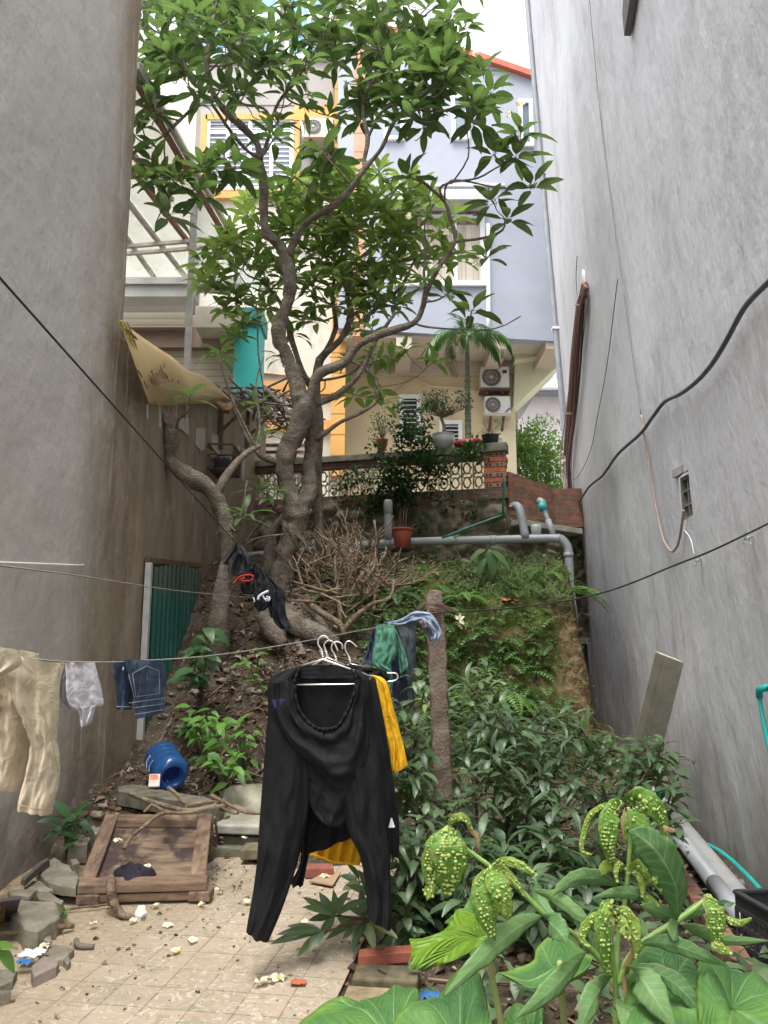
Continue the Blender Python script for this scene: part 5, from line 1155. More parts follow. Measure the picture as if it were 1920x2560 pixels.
# ---- sleeping mat over the boundary wall
t=thing('sleeping_mat',PL(450,1000,.2),'yellow beige woven mat with brown pattern and striped edge draped over the boundary wall','mat')
def posm(x,y,o): return PL(x,y,o)
mt=[]; 
def matf(inset=0.):
    return None
g=MB()
Lm=[(298,800),(312,830),(335,905),(358,965),(372,1008)]; 
top=[(298,800),(345,835),(392,868),(430,892),(470,926),(510,940),(545,968),(580,1003)]
bot=[(372,1008),(400,1013),(430,1014),(460,1012),(500,1010),(530,1008),(555,1004),(580,1003)]
A=smp(top,40);B=smp(bot,40)
def mf(o,s,t):
    a=A[round(s*40)];b=B[round(s*40)]; p=a.lerp(b,t); return PL(p.x,p.y,.10+.10*math.sin(math.pi*t)**.5*(1 if t<1 else 0)*.6+.04*math.sin(s*9+t*2)*t+o)
def m_mat():
    m=M('woven mat',.7,spec=.3); m.col(m.ramp(m.noise(2,detail=3),[(.3,(.52,.38,.19)),(.7,(.60,.46,.25))])); 
    a=m.attr('mv'); m.mix(m.rng(a,.72,.76),(.40,.28,.16),.6); m.mix(m.rng(m.noise(3,detail=4,loc=(2,0,0)),.6,.68),(.55,.30,.24),.4)
    m.bump(m.noise(180,(1,1,.2),2),.3,.002); return m.done(.15)
g.grid(lambda s,t:mf(0,s,t),40,22,mvf=lambda s,t:t); g.grid(lambda s,t:mf(-.012,s,1-t),40,22,mvf=lambda s,t:1-t); g.build('mat_sheet',m_mat(),t)
for k,(cm) in enumerate(((.62,.55,.12),(.30,.36,.05),(.60,.50,.30),(.35,.17,.12))):
    g=MB(); g.tube([PL(x+3+k*4.5,y+1+k,.125+.03*math.sin(math.pi*i/4)) for i,(x,y) in enumerate(Lm)],.014,4,4,flat=.4); g.build('edge_stripe',simple('mat edge %s'%'abcd'[k],cm,.7),t)
mp_=simple('mat print brown',(.22,.12,.07),.8)
def dec(pts,r=.016):
    r=r*.4
    g=MB(); g.tube([PL(290+x*.199,760+y*.199,.205) for x,y in pts],r,5,3,flat=.5); g.build('mat_pattern',mp_,t)
for i in range(5): dec([(520+110*math.cos(a)*(1-.18*i)+20,935+90*math.sin(a)*(1-.18*i)) for a in [j*.7 for j in range(10)]],.012 if i else .018) if i<4 else None
for pts in ([(590,700),(560,780),(580,830),(610,800),(600,740)],[(540,830),(600,860),(580,900)],[(440,830),(460,880),(430,900)],[(655,905),(645,950),(670,980)],[(700,945),(720,955),(705,965)],[(770,960),(790,975),(780,995)],[(735,990),(760,985)],[(120,310),(140,350),(130,380)],[(150,320),(190,390),(180,360),(230,420)],[(210,380),(260,450),(240,400)],[(270,830),(300,870),(330,930)],[(350,960),(370,1010),(400,1060)]): dec(pts)
g=MB(); 
g.tube([PL(584,1006,.25),PL(578,1012,.32),PL(568,1026,.34)],[.03,.06,.04],8,3,flat=.5); g.tube([PL(545,1008,.2),PL(560,1018,.28),PL(570,1030,.3)],[.05,.10,.03],8,3,flat=.5); g.build('rolled_end',simple('mat underside',(.22,.13,.06),.8),t)
# white pegs holding rods below the mat
for i,(x,y0,y1) in enumerate(((369,1010,1048),(400,1012,1068),(440,1010,1045),(468,1008,1068))):
    g=MB(); g.beam(PL(x,y0,.06),PL(x,y1,.06),.016,.016,(0,1,0)); g.build('wall_rod',MAT['steel'],lowt,smooth=False)
# ================================================================ things on the ground
def m_wood(name,a,b,c,st=(1,8,8),dk=.5):
    m=M(name,.8,spec=.25); m.col(m.ramp(m.noise(3,st,7,.65),[(.3,a),(.5,b),(.72,c)])); m.mix(m.rng(m.noise(5,detail=6,loc=(3,1,1)),.48,.6),(.045,.03,.03),dk)
    m.bump(m.noise(12,st,6),.5,.004); return m.done()
wd=m_wood('weathered brown wood',(.10,.065,.04),(.20,.135,.09),(.30,.22,.15),(8,1,8),.4); wdx=m_wood('weathered brown plank',(.10,.065,.04),(.20,.135,.09),(.29,.21,.14),(1,8,8),.4)
ply=m_wood('rotting plywood',(.07,.048,.036),(.17,.12,.08),(.29,.22,.145),(1.2,9,5),.9)
A=GZ(190,2262,.02);B=GZ(516,2252,.02); Cc=V((0,0,.105)); D0=GZ(264,2034,.40);D1=GZ(534,2034,.40)
pf=thing('wooden_panel',(A+B)/2,'old framed wooden panel lying tilted on rubble, rotten plywood in the middle','panel')
a0,b0=A+Cc,B+Cc
def PQ(u,v,dz=0.):
    p=a0.lerp(b0,u); q=D0.lerp(D1,u); return p.lerp(q,v)+V((0,0,dz))
def plank(u0,u1,v0,v1,th,mat,name,dz=0.,wob=0):
    g=MB(); pts=[PQ(u0,v0,dz),PQ(u1,v0,dz),PQ(u1,v1,dz),PQ(u0,v1,dz)]; g.prism(pts,(0,0,-th)); return bevel(g.build(name,mat,pf,smooth=False),.006)
plank(0,1,0,.10,.05,wdx,'frame_board'); plank(.0,.12,.103,1,.05,wd,'frame_board',-.001); plank(.86,.985,.103,1.0,.05,wd,'frame_board',.001); plank(.12,.86,.90,1.0,.05,wdx,'frame_board',-.002)
plank(.09,.90,.08,.92,.02,ply,'plywood_sheet',-.055)
g=MB(); g.prism([A+V((.03,.01,0)),B+V((-.03,.01,0)),B+V((-.03,.01,.05)),A+V((.03,.01,.05))],(0,.03,0)); bevel(g.build('front_board',wdx,pf,smooth=False),.01)
for u in (0,.86):
    g=MB(); p=A.lerp(B,u); g.prism([p+V((0,-.01,0)),p+V((.13,-.01,0)),p+V((.13,-.01,.053)),p+V((0,-.01,.053))],(0,.12,0)); bevel(g.build('corner_block',wd,pf,smooth=False),.006)
g=MB(); rs=random.Random(3); c=PQ(.40,.20,-.05)
def clf(u,v):
    a=u*2*math.pi; r=v*(1+.22*math.sin(a*3)+.15*nz((math.cos(a)*2,math.sin(a)*2),1)); return c+V((.115*r*math.cos(a),.10*r*math.sin(a)*.85,(.018+.05*(1-v**2))*(1)+.022*nz((r*math.cos(a)*3,r*math.sin(a)*3,1),1.6)+ .10*r*math.sin(a)*.22))
g.grid(clf,36,14); g.build('rag',fabric('dark purple rag',(.03,.025,.038)),label='crumpled dark rag lying on the wooden panel',cat='rag')
MAT['concd2']=simple('stained slab concrete',(.13,.12,.085),.95,0,.6,9,.8)
# concrete pieces
def chunk(name,label,pts,ztop,th,mat,cat='stone',z=None,jit=.012,bev=.012,group=None,sc=1.):
    """outline traced on a level plane, given real thickness and a rough top"""
    w=[GZ(x,y,ztop if not callable(ztop) else ztop(x,y)) for x,y in pts]
    c=sum(w,V((0,0,0)))/len(w); g=MB(); n=len(w); dn=[]; 
    dense=[]
    for i in range(n):
        for k in range(4): p=w[i].lerp(w[(i+1)%n],k/4); p=p+V((nz(p,9,1),nz(p,9,2),0))*jit*1.2; dense.append(p)
    m=len(dense); rings=[]
    for r,dz in ((0.,.3),(.45,.35),(.8,.2),(.95,0.),(1.,-.35)):
        rings.append([c.lerp(p,r)+V((0,0,jit*dz+jit*.9*nz(c.lerp(p,r),8,4))) for p in dense])
    rings.append([c.lerp(p,1.04)+V((0,0,-th)) for p in dense])
    vs=[v for r in rings for v in r]; fs=[]
    for i in range(len(rings)-1):
        for j in range(m): fs.append((i*m+j,(i+1)*m+j,(i+1)*m+(j+1)%m,i*m+(j+1)%m))
    g.add(vs,fs); return g.build(name,mat,label=label,cat=cat,group=group,smooth=False)
ks=.2411
def cz(L): return [(x*ks,2120+y*ks) for x,y in L]
stn=M('rubble stone',.95,spec=.15); stn.col(stn.ramp(stn.noise(7,detail=7),[(.3,(.13,.115,.085)),(.5,(.21,.19,.145)),(.7,(.30,.275,.22))])); stn.mix(stn.rng(stn.noise(4,detail=6,loc=(1,2,3)),.58,.7),(.10,.11,.055),.6); stn.mix(stn.rng(stn.vor(60),.3,.15),(.10,.09,.07),.5); stn.bump(stn.noise(30,detail=6),.6,.01); stn=stn.done()
stn2=simple('reddish stone',(.25,.20,.17),.95,0,.3,9,.6); 
chunk('stone','large flat tan stone slab leaning by the wall left of the wooden panel',cz([(390,230),(550,100),(750,180),(820,300),(780,410),(640,390),(500,360)]),.11,.05,stn)
chunk('stone','broad flat grey stone in front of the largest tan slab',cz([(250,340),(600,325),(670,370),(500,450),(270,430)]),.08,.04,stn)
chunk('stone','thin pointed grey stone flake nearest the dark board',cz([(80,430),(380,430),(300,500),(120,490)]),.11,.03,stn)
chunk('stone','narrow tan stone touching the wooden panel corner side',cz([(360,470),(500,450),(660,550),(630,590),(400,520)]),.07,.05,stn)
chunk('stone','big pitted concrete lump beside the dark board',cz([(110,590),(190,545),(560,550),(650,640),(590,730),(400,860),(230,830),(150,720)]),.10,.11,stn,jit=.02)
chunk('stone','small flat triangular stone just below the pitted lump',cz([(240,900),(510,850),(520,970),(300,940)]),.04,.05,stn)
chunk('stone','flat grey cement patch with broken edge nearest the tiles',cz([(390,1010),(700,1000),(770,1050),(690,1150),(520,1180),(420,1120)]),.035,.05,stn)
chunk('stone','reddish grey broken slab lowest of the rubble',cz([(320,1220),(440,1120),(620,1180),(580,1230),(350,1330)]),.05,.06,stn2)
chunk('stone','grey stone at the left edge below the white scrap',cz([(-60,1250),(190,1260),(150,1350),(-60,1430)]),.05,.07,stn)
chunk('stone','grey stone corner at the left edge lowest in the picture',cz([(-60,1440),(130,1490),(-60,1550)]),.05,.07,stn)
chunk('stone','small mossy stone between the wall plant and the panel',cz([(740,120),(800,100),(830,150),(760,170)]),.15,.1,stn)
chunk('stone','rounded stone against the upper left corner of the panel',[(236,2040),(262,2028),(268,2060),(240,2085),(225,2070)],.22,.15,stn)
chunk('stone','smooth grey stone sloping along the wall foot under the small plant',[(180,2085),(240,2050),(235,2090),(215,2110),(170,2115)],.16,.12,stn)
chunk('stone','white chalky stone on the tiles in front of the panel',cz([(1390,640),(1430,600),(1500,590),(1530,660),(1450,710),(1390,690)]),.032,.035,simple('white stone',(.62,.60,.55),.9,0,.15,12,.4))
chunk('stone','small grey pebble by the reddish slab',cz([(670,1160),(720,1120),(740,1180),(700,1215)]),.03,.03,stn)
chunk('plank','dark narrow plank stub leaning on the wall foot left',cz([(230,300),(490,100),(515,120),(260,320)]),.16,.04,simple('dark plank',(.08,.075,.06),.9),'plank')
chunk('concrete_slab','long narrow mossy concrete slab in front of the blue water jug',[(292,1966),(330,1960),(520,1995),(546,2008),(530,2016),(420,1998),(300,1978)],.44,.10,MAT['concd2'],'slab',bev=.01)
t=thing('tilted_slab',GZ(590,2085,.25),'pale broken concrete slab with small hollows standing tilted behind the front trousers','slab')
g=MB(); g.prism([P(538,2060,6.1),P(560,1975,6.35),P(575,1962,6.4),P(650,1958,6.45),P(700,1966,6.5),P(690,2060,6.15)],(.0,.12,-.04)); bevel(g.build('slab',simple('pale slab concrete',(.27,.26,.19),.9,0,.45,6,.7),t,smooth=False),.015)
for k,(y0,y1,Y,mt_) in enumerate(((2062,2085,5.95,MAT['conc']),(2090,2112,6.0,MAT['concd']),(2118,2158,5.9,MAT['concd']))):
    g=MB(); g.prism([P(532,y0,Y),P(700,y0+6,Y),P(700,y1+6,Y),P(530,y1,Y)],(0,.3,0)); bevel(g.build('concrete_beam',mt_,label=('upper','middle','lowest')[k]+' of the three stacked mossy concrete beams under the tilted slab',cat='beam',smooth=False),.012)
g=MB(); g.prism([P(600,2125,5.7),P(655,2122,5.7),P(655,2150,5.7),P(600,2152,5.7)],(0,.2,0)); bevel(g.build('hollow_brick',simple('mossy brick',(.16,.13,.075),.95,0,.5,9,.6),label='mossy hollow brick at the foot of the stacked beams',cat='brick',smooth=False),.01)
# water jug lying on its side
jc=P(418,1918,6.35); jd=V((.50,-.80,-.30)).normalized()
t=thing('water_jug',jc-V((0,0,.14)),'empty translucent blue water jug lying on its side by the green door','water jug')
Mj=jd.to_track_quat('Z','Y').to_matrix()
jm=M('translucent blue plastic',.12,spec=.6); jm.col((.05,.20,.50)); jm.mix(jm.rng(jm.noise(4),.5,.7),(.10,.30,.60),.6); jm.b.inputs['Transmission Weight'].default_value=.6; jm=jm.done(.25,(.03,.15,.55))
R_=.14; prof=[(.0,-.20),(.10,-.20),(.13,-.19),(R_,-.17),(R_,-.12),(.132,-.112),(R_,-.10),(R_,-.05),(.132,-.042),(R_,-.03),(R_,.02),(.130,.032),(R_+.002,.05),(R_,.10),(.13,.13),(.115,.155),(.092,.166),(.078,.160),(.072,.13),(.070,.10)]
g=MB(); g.lathe(prof,jc,36,Mj); g.build('bottle',jm,t)
g=MB(); g.lathe([(0,.085),(.072,.09)],jc,28,Mj); g.build('dark_mouth',simple('deep blue',(.004,.02,.16),.2),t)
wt=simple('worn white print',(.55,.62,.75),.6)
for k in range(9):
    a0=R(150+k*7); g=MB(); r=R_+.002
    for z in (-.09,-.075,.0):
        if z==0. and k>5: continue
        g.tube([jc+Mj@V((r*math.cos(a0+q),r*math.sin(a0+q),z+.010*math.sin(q*40+k))) for q in (0,.03,.06,.09)],.0022,4,1)
    g.build('worn_lettering',wt,t)
g=MB(); q=P(386,1952,6.1); Rz=Matrix.Rotation(R(12),3,'Z')@Matrix.Rotation(R(-35),3,'X'); g.box(q+V((-.04,-.012,-.05)),q+V((.04,.012,.05)),Rz); bx_=bevel(g.build('small_carton',simple('white card',(.62,.55,.52),.7),label='small orange and white carton beside the blue water jug',cat='carton',smooth=False),.002)
g=MB(); 
def cpt(x,z): return Rz@V((x,-.0135,z))+q
g.add([cpt(-.034,0),cpt(.03,.006),cpt(.02,.044),cpt(-.034,.042)],[(0,1,2,3)]); g.build('orange_print',simple('orange print',(.62,.18,.05),.6,0,.5,30),bx_,smooth=False)
# branches over the panel
o5=(360,1860);k5=.1808
def px5(x,y,z): return GZ(o5[0]+x*k5,o5[1]+y*k5,z)
t=thing('dead_branch',px5(600,930,.45),'long pale forked dead branch lying across the top of the wooden panel','branch')
for q,r in (([(-200,680,.47),(0,760,.47),(280,850,.47),(600,925,.47),(900,885,.48),(1150,850,.5)],.016),([(330,600,.56),(470,710,.52),(600,840,.48),(800,815,.48),(1050,795,.5)],.014),([(-280,1450,.3),(-180,1290,.35),(0,1140,.41),(180,990,.45),(280,945,.46),(110,835,.47)],.013),([(280,945,.47),(600,950,.47),(900,890,.47)],.012),([(110,835,.47),(0,940,.44)],.012),([(590,840,.48),(575,905,.46)],.009),([(985,820,.52),(975,880,.5)],.008)):
    g=MB(); g.tube([px5(*p) for p in q],[r]*(len(q)-1)+[r*.6],7,4,True,.15); g.build('limb',MAT['dry'],t)
t=thing('dead_branch',px5(1300,900,.5),'thinner pale dead branch continuing right across the tilted slab','branch')
for q,r in (([(915,710,.60),(1100,800,.56),(1280,890,.53),(1420,940,.52),(1600,965,.52)],.013),([(1130,850,.52),(1280,860,.53),(1420,920,.52),(1600,955,.52)],.009),([(1080,880,.5),(1200,950,.5),(1300,960,.5),(1290,900,.5)],.007),([(975,1020,.4),(1000,1150,.3),(1010,1280,.2)],.009)):
    g=MB(); g.tube([px5(*p) for p in q],[r]*(len(q)-1)+[r*.6],7,4,True,.15); g.build('limb',MAT['dry'],t)
def gz2(x,y,z): return GZ(x*ks,2120+y*ks,z)
g=MB(); g.tube([gz2(1150,360,.15),gz2(1150,430,.15),gz2(1165,520,.10),gz2(1190,590,.07),gz2(1230,650,.04),gz2(1290,700,.03),gz2(1400,710,.02),gz2(1510,725,.02)],[.028,.024,.024,.022,.022,.018,.012,.006],8,4,True,.25)
g.build('crooked_stick',MAT['dry'],label='crooked thick stick propped against the front edge of the wooden panel',cat='stick')
g=MB(); g.tube([gz2(790,950,.03),gz2(800,1000,.025),gz2(860,1020,.02),gz2(975,1018,.02)],[.012,.014,.014,.012],7,4,True,.2); g.build('bent_stick',simple('grey bark stick',(.17,.14,.11),.9),label='short bent grey stick on the sandy tiles',cat='stick')
g=MB(); g.tube([gz2(-40,890,.05),gz2(200,870,.05),gz2(450,830,.06),gz2(760,810,.03)],[.012,.011,.012,.015],7,3,True,.15); g.build('long_stick',MAT['dry'],label='long straight stick crossing the rubble at the left edge',cat='stick')
g=MB(); g.tube([gz2(600,650,.02),gz2(850,615,.03),gz2(1200,575,.03)],.007,6,3,True,.15); g.build('thin_stick',MAT['dry'],label='thin straight stick just in front of the panel corner',cat='stick')
# dark board at left edge with orange brown strip
g=MB(); q=[GZ(-60,2330,.02),GZ(36,2300,.02),GZ(52,2248,.24),GZ(-60,2262,.24)]; g.prism(q,(-.02,.05,.0)); bd=g.build('dark_board',simple('dark box card',(.055,.05,.055),.7),label='dark printed board standing among the rubble at the left edge',cat='board',smooth=False)
g=MB(); q2=[GZ(-60,2322,.045)+V((0,-.004,0)),GZ(12,2306,.045)+V((0,-.004,0)),GZ(15,2252,.225)+V((0,-.004,0)),GZ(-60,2262,.225)+V((0,-.004,0))]; g.prism(q2,(0,-.003,0)); g.build('printed_strip',m_wood('orange brown print',(.12,.06,.03),(.20,.11,.06),(.27,.16,.09),(1,1,14),.2),bd,smooth=False)
def q2p(u,v): return q2[0].lerp(q2[1],u).lerp(q2[3].lerp(q2[2],u),v)+V((0,-.006,0))
for seg in ([(.62,.70),(.62,.86),(.95,.86),(.95,.70)],[(.78,.72),(.78,.84)],[(.62,.5),(.95,.54),(.66,.6),(.95,.64)]):
    g=MB(); g.tube([q2p(*p) for p in seg],.005,4,1,smooth=False); g.build('letter',simple('dark lettering',(.03,.02,.02),.7),bd)
# fallen blossoms
yc=simple('blossom yellow',(.80,.50,.05),.6); pw=M('fallen petal',.55); pw.col((.82,.77,.62)); pw.mix(pw.rng(pw.attr('mv'),.5,.0),(.85,.62,.20),.5); pw=pw.done(.2)
def fallen(px,py,z,label,r=.036,closed=False,white=False):
    c=GZ(px,py,z); t=thing('fallen_blossom',c,label,'flower','fallen frangipani blossoms'); rs=random.Random(int(px*7+py)); g=MB(); a0=rs.uniform(0,6)
    n=5 if not closed else 3; tl=V((rs.uniform(-.3,.3),rs.uniform(-.5,.1),1)).normalized()
    for k in range(n):
        a=a0+k*2*math.pi/5; d=V((math.cos(a),math.sin(a),.25+(.9 if closed else 0))); g.leaf(c+V((0,0,.006)),d,tl,r*rs.uniform(.85,1.1),r*.8,.7,.2,.5,4,1,0,.5)
    g.build('petals',pw,t)
    if not white: g=MB(); g.sphere(c+V((0,0,.010)),.011,(1,1,.6),4); g.build('flower_centre',yc,t)
fl_=[(295,2102,.34,'yellow centred blossom on the plywood near the panel top left corner',0,0),(372,2172,.24,'cream blossom beside the dark rag on the panel',1,1),(813,2192,.03,'yellow centred blossom on the cardboard scrap seen between the trouser legs',0,0),(386,2270,.01,'whitish crumpled blossom right of the white stone',1,1),
(502,2267,.01,'small half closed blossom below the right end of the panel front',1,0),(620,2261,.01,'yellowish blossom peeking out left of the left trouser leg',1,0),(422,2315,.01,'flat white blossom on the tiles below the panel',0,1),(484,2358,.01,'upright white blossom in the middle of the tiles',1,1),(441,2384,.01,'pale blossom standing on the tiles left of centre',1,0),
(335,2308,.01,'blossom by the edge of the sand left of the flat white one',1,1),(233,2315,.02,'cream blossom in the yellow dirt near the rubble',1,0),(112,2366,.05,'white blossom resting on the broken cement patch',0,1),(696,2447,.01,'big bright yellow centred blossom on the front tiles',0,0),(652,2462,.01,'small half closed blossom just left of the big bright one',1,1),
(789,2375,.01,'white blossom on the patterned border tiles',1,1),(885,2351,.02,'yellow blossom at the tile edge under the long shrub leaf',0,0),(676,2350,.01,'white blossom touching the left trouser hem',1,1),(548,2230,.02,'small white blossom between the panel and the trousers',1,1),(764,2313,.01,'pale blossom behind the low shrub leaves on the tiles',1,1),(613,2100,.22,'white blossom on the mossy hollow brick',1,1)]
for x,y,z,l,cl,wh in fl_: fallen(x,y,z,l,.05 if 'big' in l else .038,bool(cl),bool(wh))
# scattered debris
rs=random.Random(31); g=MB()
for k in range(1300):
    if rs.random()<.5: x=rs.uniform(-1.9,1.); y=rs.uniform(2.6,6.2)
    else: x=rs.uniform(-2.3,-.9)+rs.gauss(0,.2); y=rs.uniform(3.2,6.0)
    if rs.random()<.25: x=rs.gauss(-1.0,.5); y=rs.gauss(5.3,.35)
    zz=.008 if x>-2 else .03
    p=V((x,y,zz)); d=V((rs.uniform(-1,1),rs.uniform(-1,1),rs.uniform(0,.3)))
    s_=rs.choice((.004,.005,.006,.008,.011,.016,.024))
    if rs.random()<.25: g.sphere(p,s_*.5,(1,1,.6),3,rv=rs.random(),jit=.5)
    else: g.leaf(p,d,V((rs.uniform(-.5,.5),rs.uniform(-.5,.5),1)),s_*1.6,s_,.9,.5,rs.random(),2,1)
lit=M('leaf litter',.9); lit.col(lit.ramp(lit.attr('rv'),[(0,(.035,.022,.014)),(.35,(.10,.055,.03)),(.7,(.20,.13,.08)),(.93,(.33,.26,.18)),(1.,(.55,.50,.42))])); lit=lit.done(.1)
g.build('fallen_debris',lit,label='dark crumbs, seed husks and dry leaf bits scattered over the tiles',cat='debris',kind='stuff')
rs=random.Random(32); g=MB()
for k in range(5200):
    if k<3300: x=rs.gauss(-1.15,.55); y=rs.uniform(5.9,9.6)
    elif k<4200: x=rs.uniform(-.2,2.3); y=rs.uniform(3.0,6.8)
    else: x=rs.uniform(-1.2,2.2); y=rs.uniform(9.,10.9)
    if x<-2.2: continue
    p=V((x,y,hf(x,y)+.012)); s_=rs.choice((.02,.03,.04,.06,.08))
    if rs.random()<.12: 
        d=V((rs.uniform(-1,1),rs.uniform(-1,1),0)).normalized()*rs.uniform(.06,.3); e=p+d; e.z=hf(e.x,e.y)+.015; g.tube([p,e],rs.uniform(.003,.007),4,rv=rs.uniform(.3,.9),smooth=False)
    elif rs.random()<.08: g.sphere(p,s_*.5,(1,1,.6),3,rv=rs.uniform(.2,1),jit=.6)
    else: g.leaf(p,V((rs.uniform(-1,1),rs.uniform(-1,1),rs.uniform(0,.6))),V((rs.uniform(-.8,.8),rs.uniform(-.8,.3),1)),s_*1.5,s_*.6,1.3,.5,rs.random()**1.3,3,1)
g.build('leaf_litter',lit,label='brown dry leaves and twigs covering the dirt slope',cat='leaf litter',kind='stuff')
# rubble stones on the slope
rs=random.Random(6); g=MB()
for k in range(170):
    x=rs.gauss(-1.0,.6); y=rs.uniform(5.8,8.2)
    if rs.random()<.35: x=rs.uniform(.1,2.2); y=rs.uniform(3.4,7.)
    if x<-2.15: x=-2.1
    g.sphere((x,y,hf(x,y)+.01),rs.uniform(.015,.06),(1,rs.uniform(.6,1),rs.uniform(.4,.7)),4,jit=.7)
g.build('gravel',stn,label='small grey stones scattered in the dirt',cat='gravel',kind='stuff',smooth=False)
# scraps of litter
def scrap(px,py,z,c,label,s_=.04,cat='litter'):
    g=MB(); q=GZ(px,py,z) if z is not None else GT(px,py)+V((0,0,.02)); rs=random.Random(int(px+py))
    g.grid(lambda u,v:q+V(((u-.5)*s_*2+.3*s_*nz((u*3,v*3,px),1.),(v-.5)*s_*1.4,s_*.5*nz((u*3,v*3,py),1.4)+s_*.25)),6,6); g.build('litter_scrap',simple('scrap %d'%int(px),c,.6,0,.15,20),label=label,cat=cat)
scrap(83,2390,.05,(.65,.65,.68),'crumpled white plastic scrap in the rubble on the left',.06); scrap(62,2408,.05,(.03,.16,.42),'small bright blue scrap beside the white plastic',.035)
scrap(555,1567+20,None,(.03,.10,.16),'crumpled blue plastic bag under the leaning trunk',.11); scrap(637,1547-20,None,(.02,.20,.08),'small green plastic scrap above the blue bag',.04)
scrap(555,1632,None,(.40,.36,.36),'pale wrapper lying on the dirt slope under the line',.06); scrap(460,1838,None,(.10,.25,.50),'pale blue wrapper among the green weeds',.05); scrap(1070,2495,.05,(.03,.12,.28),'blue plastic scrap among the stones behind the taro leaf',.05); scrap(605,1910,None,(.45,.10,.06),'small red wrapper at the weeds beside the tilted slab',.03)
scrap(1040,2340,.03,(.62,.62,.62),'white shell-like litter by the tile edge shrub',.05); scrap(745,2455+5,.01,(.45,.12,.05),'reddish dry curled leaf on the border tiles',.035); scrap(1275,1510,None,(.62,.13,.10),'red brick coloured scrap half buried in the mossy bank',.09); scrap(1320,1608,None,(.52,.15,.09),'broken red brick piece lower on the mossy bank',.07); scrap(1210,1475,None,(.36,.14,.09),'rusty red tile fragment near the top of the bank',.09)
g=MB(); 
g.prism([GZ(772,2205,.02),GZ(815,2182,.02),GZ(852,2183,.02),GZ(832,2216,.02)],(0,0,.008)); g.build('cardboard_scrap',simple('cardboard',(.34,.24,.15),.9),label='flat brown cardboard scrap seen between the trouser legs',cat='cardboard',smooth=False)
g=MB(); g.prism([GZ(762,2172,.07),GZ(835,2170,.07),GZ(832,2158,.07),GZ(768,2158,.07)],(0,0,-.06)); bevel(g.build('brick',MAT['terra'],label='single red brick lying behind the cardboard scrap',cat='brick',smooth=False),.006)
g=MB(); g.prism([GZ(895,2390,.09),GZ(1060,2376,.09),GZ(1062,2358,.09),GZ(898,2372,.09)],(0,0,-.05)); wh_=bevel(g.build('red_timber',simple('red brown timber',(.26,.075,.045),.7,0,.3,14,.3),label='red brown painted timber piece with an iron hinge at the floor edge',cat='timber',smooth=False),.005)
g=MB(); g.prism([GZ(938,2372,.098),GZ(962,2370,.098),GZ(964,2360,.098),GZ(940,2362,.098)],(0,0,-.006)); g.prism([GZ(945,2385,.094)+V((0,-.004,0)),GZ(957,2384,.094)+V((0,-.004,0)),GZ(957,2384,.05)+V((0,-.004,0)),GZ(945,2385,.05)+V((0,-.004,0))],(0,-.003,0)); g.build('hinge',MAT['rust'],wh_,smooth=False)
# mossy bricks beside the floor
mb1=simple('mossy dark brick',(.11,.095,.055),.95,0,.6,12,.6); mb2=simple('mossy ochre brick',(.24,.19,.11),.95,0,.5,12,.6)
names=['first','second','third','fourth','fifth','sixth','seventh','eighth']
for k in range(8):
    c=t0+e1*(-1.2+.235*k)+e2*.19; g=MB(); rs=random.Random(k); h=.03+.02*rs.random(); Rz=Matrix.Rotation(-math.atan(.153)+rs.uniform(-.06,.06),3,'Z')
    g.box(c-V((.15,.085,.02)),c+V((.15,.085,h)),Rz); bevel(g.build('brick',(mb1,mb2)[k%2],label=names[k]+' mossy brick from the camera along the right edge of the tiled floor',cat='brick',group='mossy bricks lining the floor',smooth=False),.012)
# ---- right side: pipes, bricks, crate
def W2(px,py,z): return GZ(px,py,z)
g=MB(); a=P(1857,2257,4.72); b=P(1560,1900,9.9); b.z=max(b.z,.15); g.tube([a,a.lerp(b,.5),b],.068,18,4,False,.0); 
pipeobj=g.build('waste_pipe',MAT['pvcl'],label='thick dusty pale grey pipe along the foot of the right wall, cut near the crate',cat='pipe')
d=(b-a).normalized(); Mz=d.to_track_quat('Z','Y').to_matrix(); g=MB(); g.lathe([(.068,0),(.060,0),(.060,.3)],a,18,Mz); g.lathe([(.0,.25),(.060,.25)],a,18,Mz,1); g.build('cut_end',[MAT['pvcl'],simple('pipe inside',(.04,.04,.04),.9)],pipeobj)
g=MB(); a=P(1790,2250,5.0); b=P(1600,2000,8.2); a.z=.09;b.z=.09; g.tube([a,b],.052,16,1); g.tube([a+(a-b)*.2,a],.0519,16,1); g.build('waste_pipe',MAT['pvc'],label='smooth grey pvc pipe lying between the brick edging and the thick pipe',cat='pipe')
EDG=[simple('edging brick '+n_,c_,.95,0,.4,14,.6) for n_,c_ in (('a',(.20,.095,.065)),('b',(.23,.11,.075)),('c',(.16,.095,.07)))]
a=GZ(1862,2400,.13); b=GZ(1668,2128,.13); n=(b-a).length; dd=(b-a)/n; sdv=V((-dd.y,dd.x,0)); nbk=int(n/.22)
for k in range(nbk):
    p=a+dd*(k*.222+.01); q=p+dd*.205; g=MB(); pp_=[p-sdv*.045,q-sdv*.045+sdv*.006*(k%3-1),q+sdv*.045,p+sdv*.045]; g.prism([V((v.x,v.y,.0)) for v in pp_],(0,0,.115+.004*(k%3))); bevel(g.build('brick',EDG[k%3],label='red brick number %s from the crate in the edging beside the grey pipes'%(['one','two','three','four','five','six','seven','eight','nine','ten','eleven','twelve','thirteen','fourteen','fifteen','sixteen'][k%16]),cat='brick',group='red bricks edging the bed',smooth=False),.006)
